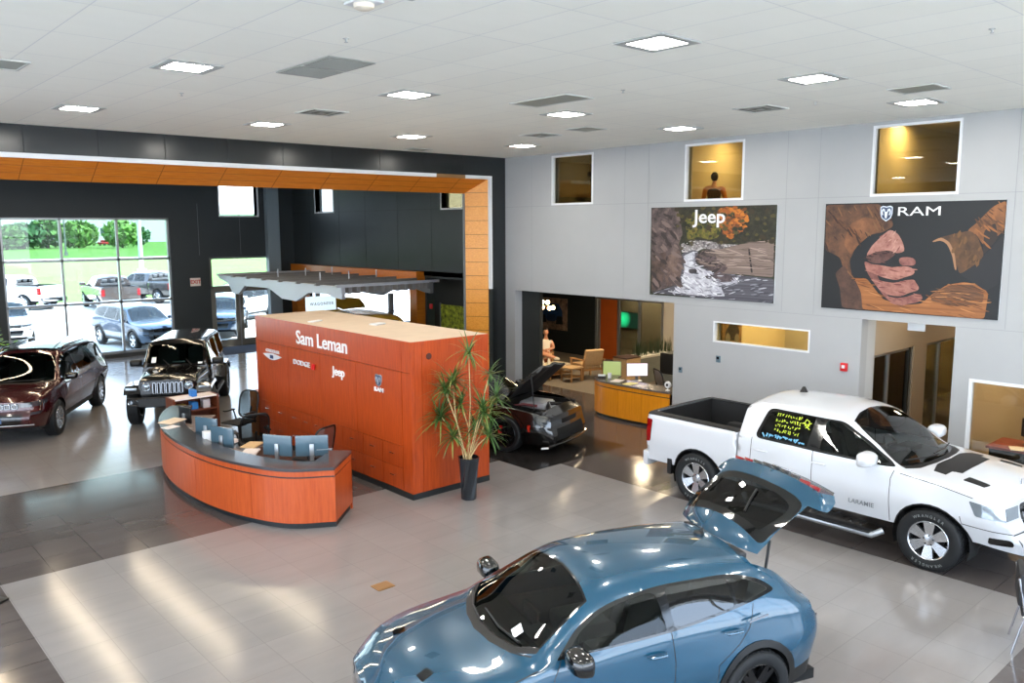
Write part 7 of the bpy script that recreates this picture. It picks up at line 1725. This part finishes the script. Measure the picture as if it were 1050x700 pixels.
# ------------------------------------------------------------------ rooms seen through glass
def simple_desk(x,y,rz,sx,sy,label,top):
    t = thing('office_desk',label,'desk',(x,y,0),rz); o = MB(); o.box((-sx/2,-sy/2,.71),(sx/2,sy/2,.75),top,.006); o.build('desk_top',t)
    o = MB(); o.box((-sx/2+.03,-sy/2+.05,0),(-sx/2+.45,sy/2-.05,.71),BLKP); o.build('pedestal',t); o = MB(); o.box((sx/2-.07,-sy/2+.05,0),(sx/2-.03,sy/2-.05,.71),BLKP); o.build('side_panel',t); o = MB(); o.box((-sx/2+.45,sy/2-.1,.2),(sx/2-.05,sy/2-.07,.71),BLKP); o.build('modesty_panel',t)
    return t
simple_desk(15.75,4.15,0,.85,1.5,'dark red topped desk inside the office window at right',mat('desk_top_red',(132,50,34),.35))
monitor(15.85,4.35,.75,radians(60),'black monitor on the red topped desk in the right office',.46,.32,back=SCRB)
t = thing('desk_plant','small leafy plant on the red topped desk in the right office','plant',(16.0,3.85,.75)); o = MB(); o.lathe([(0,0),(.06,0),(.08,.12),(0,.12)],BLKP,14); o.build('pot',t); o = MB()
for k in range(40):
    az = rnd.uniform(0,2*pi); el = rnd.uniform(.2,1.3); d = Vector((cos(az)*cos(el),sin(az)*cos(el),sin(el))); s_ = d.cross(Vector((0,0,1))).normalized()*.025; p_ = Vector((0,0,.12)); L_ = rnd.uniform(.2,.42); o.add([p_,p_+d*L_*.6+s_,p_+d*L_,p_+d*L_*.6-s_],[(0,1,2,3)],_M['grass_blade_dark'])
o.build('leaves',t)
flat('desk_documents',15.45,4.45,.752,.4,.3,.22,PAP,'white documents on the red topped desk in the right office','papers',.01)
office_chair(19.0,7.75,radians(30),'black office chair inside the glass fronted office by the corridor','office chairs elsewhere')
office_chair(20.1,7.7,radians(-40),'second black office chair deeper inside the glass fronted office','office chairs elsewhere')
# upstairs
simple_desk(16.4,5.9,radians(90),1.5,.7,'long desk behind the rightmost upper window',mat('desk_top_dark',(60,52,44),.5)).location.z = UZ
monitor(16.3,5.75,UZ+.75,radians(120),'dark monitor standing behind the rightmost upper window',.5,.34,back=SCRB)
o = MB(); o.box((-.06,-.8,0),(0,.8,2.0),mat('panel_red',(150,34,30),.6)); tag(o.build('red_wall_panel',None,(22.6,14.3,UZ)),'dark red wall panel behind the person upstairs','panel')
g = MB()
for y in (12.9,14.6,15.9): g.box((17.9,y-.09,UZ),(18.0,y+.09,6.75),mat('frame_dark_brown',(34,28,24),.5))
g.box((17.9,12.7,5.95),(18.0,17.3,6.08),_M['frame_dark_brown']); g.box((18.0,12.7,UZ),(18.1,17.3,UZ+.9),WY); struct(g.build('trim_4'))
t = thing('window_plant','small plant with a red flower behind the upper window by the corner','plant',(15.6,14.75,UZ+.9)); o = MB(); o.box((-.2,-.6,-.9),(.2,.2,0),_M['cabinet_top_dark']); o.lathe([(0,0),(.07,0),(.09,.14),(0,.14)],BLKP,12); o.build('pot',t); o = MB()
for k in range(24):
    az = rnd.uniform(0,2*pi); el = rnd.uniform(.3,1.3); d = Vector((cos(az)*cos(el),sin(az)*cos(el),sin(el))); s_ = d.cross(Vector((0,0,1))).normalized()*.03; p_ = Vector((0,0,.14)); o.add([p_,p_+d*.2+s_,p_+d*.3,p_+d*.2-s_],[(0,1,2,3)],mat('leaf_rust',(120,60,30),.6) if k%4 == 0 else _M['grass_blade_dark'])
o.build('leaves',t)
# picture of a vehicle inside the slot window room
t = thing('wall_picture','picture of a dark off-road vehicle at the left end of the amber slot window','picture',(15.64,10.0,1.72)); o = MB(); o.box((-.74,-.03,0),(0,-.001,.78),inkmat('ink_ground',(90,70,40),(170,130,80),4)); o.build('canvas',t); o = MB()
def px_(pts,m_,y_): o.add([((a-.3)*.48,y_,b*.68) for a,b in pts],[tuple(range(len(pts)))],m_)
px_([(-1.05,.55),(-1.0,.85),(-.6,1.08),(-.1,1.02),(.1,.78),(.0,.5)],mat('ink_dark_vehicle',(34,34,34),.5),-.032); px_(circle(-.8,.58,.2,14),mat('ink_wheel',(120,112,100),.5),-.034); px_(circle(-.1,.54,.18,14),_M['ink_wheel'],-.034); o.build('print',t)
# chrome legged chair at the right edge
t = thing('visitor_chair','black visitor chair with chrome legs cut by the right edge of the view','chair',(9.74,2.41,0),radians(20))
for sx in (-.24,.24):
    o = MB(); o.tube([(sx,-.28,.01),(sx,-.24,.25),(sx,-.20,.43),(sx,.22,.44)],.012,CHR,8); o.build('leg',t); o = MB(); o.tube([(sx,.30,.01),(sx,.24,.30),(sx,.20,.45),(sx,.28,.85)],.012,CHR,8); o.build('leg',t)
o = MB(); o.bar((-.24,-.23,.28),(.24,-.23,.28),.02,.02,CHR); o.build('stretcher',t); o = MB(); o.box((-.25,-.24,.44),(.25,.24,.50),SEAT,.025); o.build('seat',t); o = MB(); o.box((-.25,.22,.55),(.25,.28,.90),SEAT,.025); o.build('backrest',t)
t = thing('floor_sign','white floor sign foot just inside the left edge of the view','sign',(1.52,11.28,0),radians(35)); o = MB(); o.box((-.25,-.17,0),(.25,.17,.03),BLKP,.008); o.build('base',t); o = MB(); o.box((-.24,-.02,.03),(.24,.02,.95),TW,.006); o.build('panel',t)
# ------------------------------------------------------------------ rear hall: steel pergola, orange surround, parked SUV with hood up
PG = mat('pergola_grey',(172,176,186),.4,metal=.2); PGd = mat('pergola_grey_dark',(112,112,114),.5)
t = thing('pergola','grey steel pergola canopy in the rear hall','canopy',(11.9,20.3,0))
o = MB(); L_ = 8.4
prof = [(0,2.86),(L_,2.86),(L_,2.76),(L_-.75,2.62),(L_-1.15,2.28),(L_-1.6,2.28),(L_-2.1,2.58),(4.5,2.60),(3.6,2.32),(2.7,2.30),(1.9,2.60),(.8,2.62),(.3,2.54),(0,2.52)]
vs = [(x,a,b) for x in (-.08,.04) for a,b in prof]; n = len(prof); tri = tessellate_polygon([[Vector((a,b,0)) for a,b in prof]])
o.add(vs,[tuple(q) for q in tri]+[tuple(n+i for i in reversed(q)) for q in tri]+[(i,(i+1)%n,n+(i+1)%n,n+i) for i in range(n)],PG); o.build('scalloped_beam',t)
o = MB(); vs = [(x+3.0,a,b) for x in (-.04,.08) for a,b in prof]; o.add(vs,[tuple(q) for q in tri]+[tuple(n+i for i in reversed(q)) for q in tri]+[(i,(i+1)%n,n+(i+1)%n,n+i) for i in range(n)],PGd); o.build('scalloped_beam',t)
for k in range(11): x_ = .2+.27*k; o = MB(); o.box((x_-.05,-.02,2.66),(x_+.05,L_,2.84),PGd); o.build('rafter',t)
for k in range(8): y_ = .1+1.16*k; o = MB(); o.box((-.2,y_-.05,2.84),(3.35,y_+.05,2.92),PG if k in (0,7) else PGd); o.build('purlin',t)
for x_ in (.6,1.6,2.6):
    for y_ in (2.4,5.2): o = MB(); o.tube([(x_,y_,2.9),(x_,y_,3.16)],.02,PG,6); o.build('stub_post',t)
for x_,y_ in ((3.0,L_-1.4),(3.0,2.2)): o = MB(); o.box((x_-.07,y_-.07,0),(x_+.07,y_+.07,2.4),PGd); o.build('post',t)
t = thing('hanging_name_sign','pale box sign with dark spaced letters hanging under the pergola','sign',(13.15,23.9,1.86)); o = MB(); o.box((-.52,-.06,0),(.52,.06,.46),mat('sign_ice',(206,224,232),.3,emit=(206,226,236),estr=.35),.02); o.build('box',t)
vs,fs = text_mesh('WAGONEER',.12,.004,mat('letter_black',(20,22,26),.5),.0,1.35); k_ = .84/(max(v[0] for v in vs)-min(v[0] for v in vs)); o = MB(); o.add([(a*k_,b*1.1,c) for a,b,c in vs],fs,_M['letter_black'],frame_matrix((0,-.066,.22),(1,0,0),(0,0,1))); o.build('lettering',t)
for s in (-.4,.4): o = MB(); o.tube([(s,0,.46),(s,0,.80)],.01,ALU,6); o.build('hanger',t)
g = MB(); g.box((XR-.30,21.95,2.78),(XR+.3,30.55,3.08),OR); g.box((XR-.30,21.95,0),(XR+.3,22.35,2.78),OR); g.box((XR-.30,30.15,0),(XR+.3,30.55,2.78),OR); struct(g.build('trim_5'))
GOLD = paint('paint_bronze_gold',(186,144,36),.15,.3)
sv = suv('bronze SUV with its hood raised under the rear pergola',GOLD,14.55,23.9,75,False,True,1.05)
for c in sv.children:
    if c.name.split('.')[0] == 'hood': rot_about(c,(1.5,0,1.14),radians(-76))
o = MB(); o.box((1.3,-.8,.6),(2.3,.8,.86),_M['engine_bay_black'],.04); o.build('engine_bay',sv)
# framed foliage picture in the dark recess
t = thing('foliage_picture','picture in lightened inks of a dark vehicle among green foliage in the recess beside the orange column','picture',(16.38,20.9,.55)); o = MB(); o.box((-.03,-.85,0),(-.001,.85,1.45),inkmat('ink_leaves',(40,58,18),(186,200,70),7)); o.build('canvas',t)  # inks lightened so the picture looks lit; no lamp of its own
o = MB(); o.box((-.05,.85,-.02),(0,.90,1.5),ALUg); o.build('frame_bar',t); o = MB(); o.box((-.05,-.9,-.02),(0,-.85,1.5),ALUg); o.build('frame_bar',t); o = MB(); pts = [(.45,.1),(.5,.45),(.25,.62),(-.3,.66),(-.6,.45),(-.65,.1)]; o.add([(-.034,a,b) for a,b in pts],[tuple(range(5,-1,-1))],DKB); pts = [(.2,.45),(.1,.58),(-.25,.6),(-.4,.42)]; o.add([(-.036,a,b) for a,b in pts],[(3,2,1,0)],mat('ink_blue_glass',(60,90,130),.5)); o.build('print',t)
o = MB(); o.box((-.05,-.06,0),(0,.06,.16),_M['alarm_red'],.01); tag(o.build('fire_bell',None,(XR-.002,21.55,1.9)),'small red alarm unit on the dark wall right of the orange surround','alarm')

# ------------------------------------------------------------------ outside: parked vehicles, trees, poles, far buildings
PGREY = paint('paint_taupe_grey',(70,62,58),.4,.3); PSILV = paint('paint_silver_blue',(66,84,106),.4,.3); PDK = paint('paint_dark_grey',(56,55,58),.4,.3); PRED = paint('paint_red',(170,20,30),.2,.3)
pickup('white pickup truck parked outside, seen from behind at the left window',PWHITE,10.2,54.4,124,False,'vehicles parked outside')
pickup('taupe pickup truck parked outside with its tailgate towards the window',PGREY,14.4,50.6,86,False,'vehicles parked outside')
pickup('dark grey pickup truck parked outside behind the taupe one',PDK,17.6,53.6,112,False,'vehicles parked outside')
suv('blue grey SUV parked outside right behind the rear window',PSILV,10.5,33.65,-82,False,True,.90,'vehicles parked outside')
suv('white SUV parked outside behind the dark red SUV',PWHITE,7.0,38.5,-100,False,True,.94,'vehicles parked outside')
suv('white SUV parked outside the glass entrance doors',PWHITE,17.2,39.5,-150,False,True,1.0,'vehicles parked outside')
suv('silver SUV parked outside close to the glass entrance doors',PSILV,14.6,35.2,-120,False,True,.92,'vehicles parked outside')
def far_car(x,y,h,m,label):
    t = thing('car',label,'car',(x,y,0),h,'cars in the far car park'); o = MB()
    o.box((-2.2,-.88,.35),(2.2,.88,.95),m,.18); o.box((-1.5,-.75,.9),(.9,.75,1.48),m,.25); o.build('body',t); o = MB(); o.box((-1.3,-.77,1.0),(.7,.77,1.36),GP,.1); o.build('windows',t)
    for x_ in (1.35,-1.35):
        for y_ in (.8,-.8): o = MB(); o.lathe([(0,-.1),(.33,-.1),(.33,.1),(0,.1)],TIRE,14,frame_matrix((x_,y_,.33),(1,0,0),(0,0,1))); o.build('wheel',t)
far_car(68,238,.4,PRED,'red car in the far car park beyond the lawn'); far_car(63.5,239,.5,PSILV,'silver blue car beside the red one in the far car park'); far_car(60.5,240,.5,PDK,'dark car left of the silver blue one in the far car park')
far_car(92,218,.2,PSILV,'pale car under the trees at the right of the far car park'); far_car(97,216,.2,PWHITE,'white car under the trees at the right of the far car park'); far_car(86,222,.3,PWHITE,'white car left of the pale one in the far car park'); far_car(34,248,.5,PSILV,'silver car at the left in the far car park'); far_car(38,247,.5,PWHITE,'white car at the left in the far car park')
def pole(x,y,h,r,label,m,arm=True):
    t = thing('light_pole',label,'pole',(x,y,0)); o = MB(); o.lathe([(0,0),(r*2,0),(r*2,.6),(r,.6),(r*.8,h),(0,h)],m,12); o.build('shaft',t)
    if arm: o = MB(); o.box((-.9,-.15,h-.05),(.9,.15,h+.12),m); o.build('lamp_head',t)
pole(27.0,84.0,11,.22,'thick white light pole on the lawn outside',mat('pole_white',(230,234,238),.5)); pole(37.5,154,12,.14,'thin grey light pole far out on the lawn',ALUg)
TRK = mat('bark',(84,66,50),.9)
def tree(x,y,h,w,label,m,seed):
    h *= .66; w *= .72
    r = random.Random(seed); t = thing('tree',label,'tree',(x,y,0),0,'trees beyond the lawn'); o = MB(); o.tube([(0,0,0),(0,0,h*.5),(0,0,h*.8)],[.3,.22,.1],TRK,8); o.build('trunk',t)
    o = MB()
    for k in range(420):
        a = r.uniform(0,2*pi); q = r.random()**.4; zz = r.uniform(-1,1); rad = w*q*sqrt(max(0,1-zz*zz*.8)); c = Vector((rad*cos(a),rad*sin(a),h*.55+zz*h*.45)); s = w*.16
        d1 = Vector((r.gauss(0,1),r.gauss(0,1),r.gauss(0,1))).normalized()*s; d2 = Vector((r.gauss(0,1),r.gauss(0,1),r.gauss(0,1))).normalized()*s
        o.add([c-d1-d2,c+d1-d2*.3,c+d1*.5+d2,c-d1*.6+d2*.7],[(0,1,2,3)],m)
    o.build('crown',t)
TG = [mat('crown_green',(84,126,66),.8,noise=.2,nscale=.4),mat('crown_mid_green',(108,150,76),.8,noise=.2,nscale=.4),mat('crown_dark_green',(62,104,66),.8,noise=.2,nscale=.4)]
TL = [(38.5,205,7.5,5,0,'first of the tree row from the left window edge'),(43,212,8.5,6,2,'broad dark tree second from the left in the far row'),(49,216,9.5,6,0,'tall tree left of the first window mullion'),(55,214,9.0,6,1,'bright tree behind the first window mullion'),(62,205,9.5,5.5,1,'rounded bright tree right of the first mullion'),
  (82,190,10.5,6,0,'big tree between the second mullion and the white pole'),(89,188,11,6,2,'dark tree right behind the white pole'),(96,184,11.5,6.5,0,'large dark tree at the right window edge'),(103,180,11,6,2,'dark tree cut by the right window frame'),(34,222,6.5,5,1,'low tree at the far left of the window'),(72,225,7.0,4,2,'small dark tree in the gap beside the far tower')]
for k,(x_,y_,h_,w_,ci,lb) in enumerate(TL): tree(x_,y_,h_,w_,lb,TG[ci],k+3)
for k in range(10): tree(112+9*k,205-6*k,10,6,'leafy tree of the row continuing behind the entrance doors',TG[k%3],40+k)
t = thing('far_building','long pale building behind the trees on the horizon','building',(40,290,0)); o = MB(); o.box((-60,0,0),(150,20,9.5),mat('far_wall',(196,204,210),.9)); o.build('wall',t); o = MB(); o.box((-61,-1,9.5),(151,21,10.2),mat('far_roof',(226,230,234),.8)); o.build('roof',t)
t = thing('sign_board','dark sign board in front of the far pale building','sign',(70,242,0)); o = MB(); o.box((-.15,-.15,0),(.15,.15,4),ALUg); o.build('post',t); o = MB(); o.box((-2.2,-.2,3),(2.2,.2,4.6),mat('board_slate',(62,84,92),.6)); o.build('board',t)
o = MB(); 
for k in range(60):
    x_ = -10+k*.8; o.box((x_,214,0),(x_+.82,216+1.2*sin(k*1.7),1.6+.4*sin(k*2.3)),TG[1],.3)
tag(o.build('hedge'),'low clipped hedge at the left beyond the lawn','hedge')
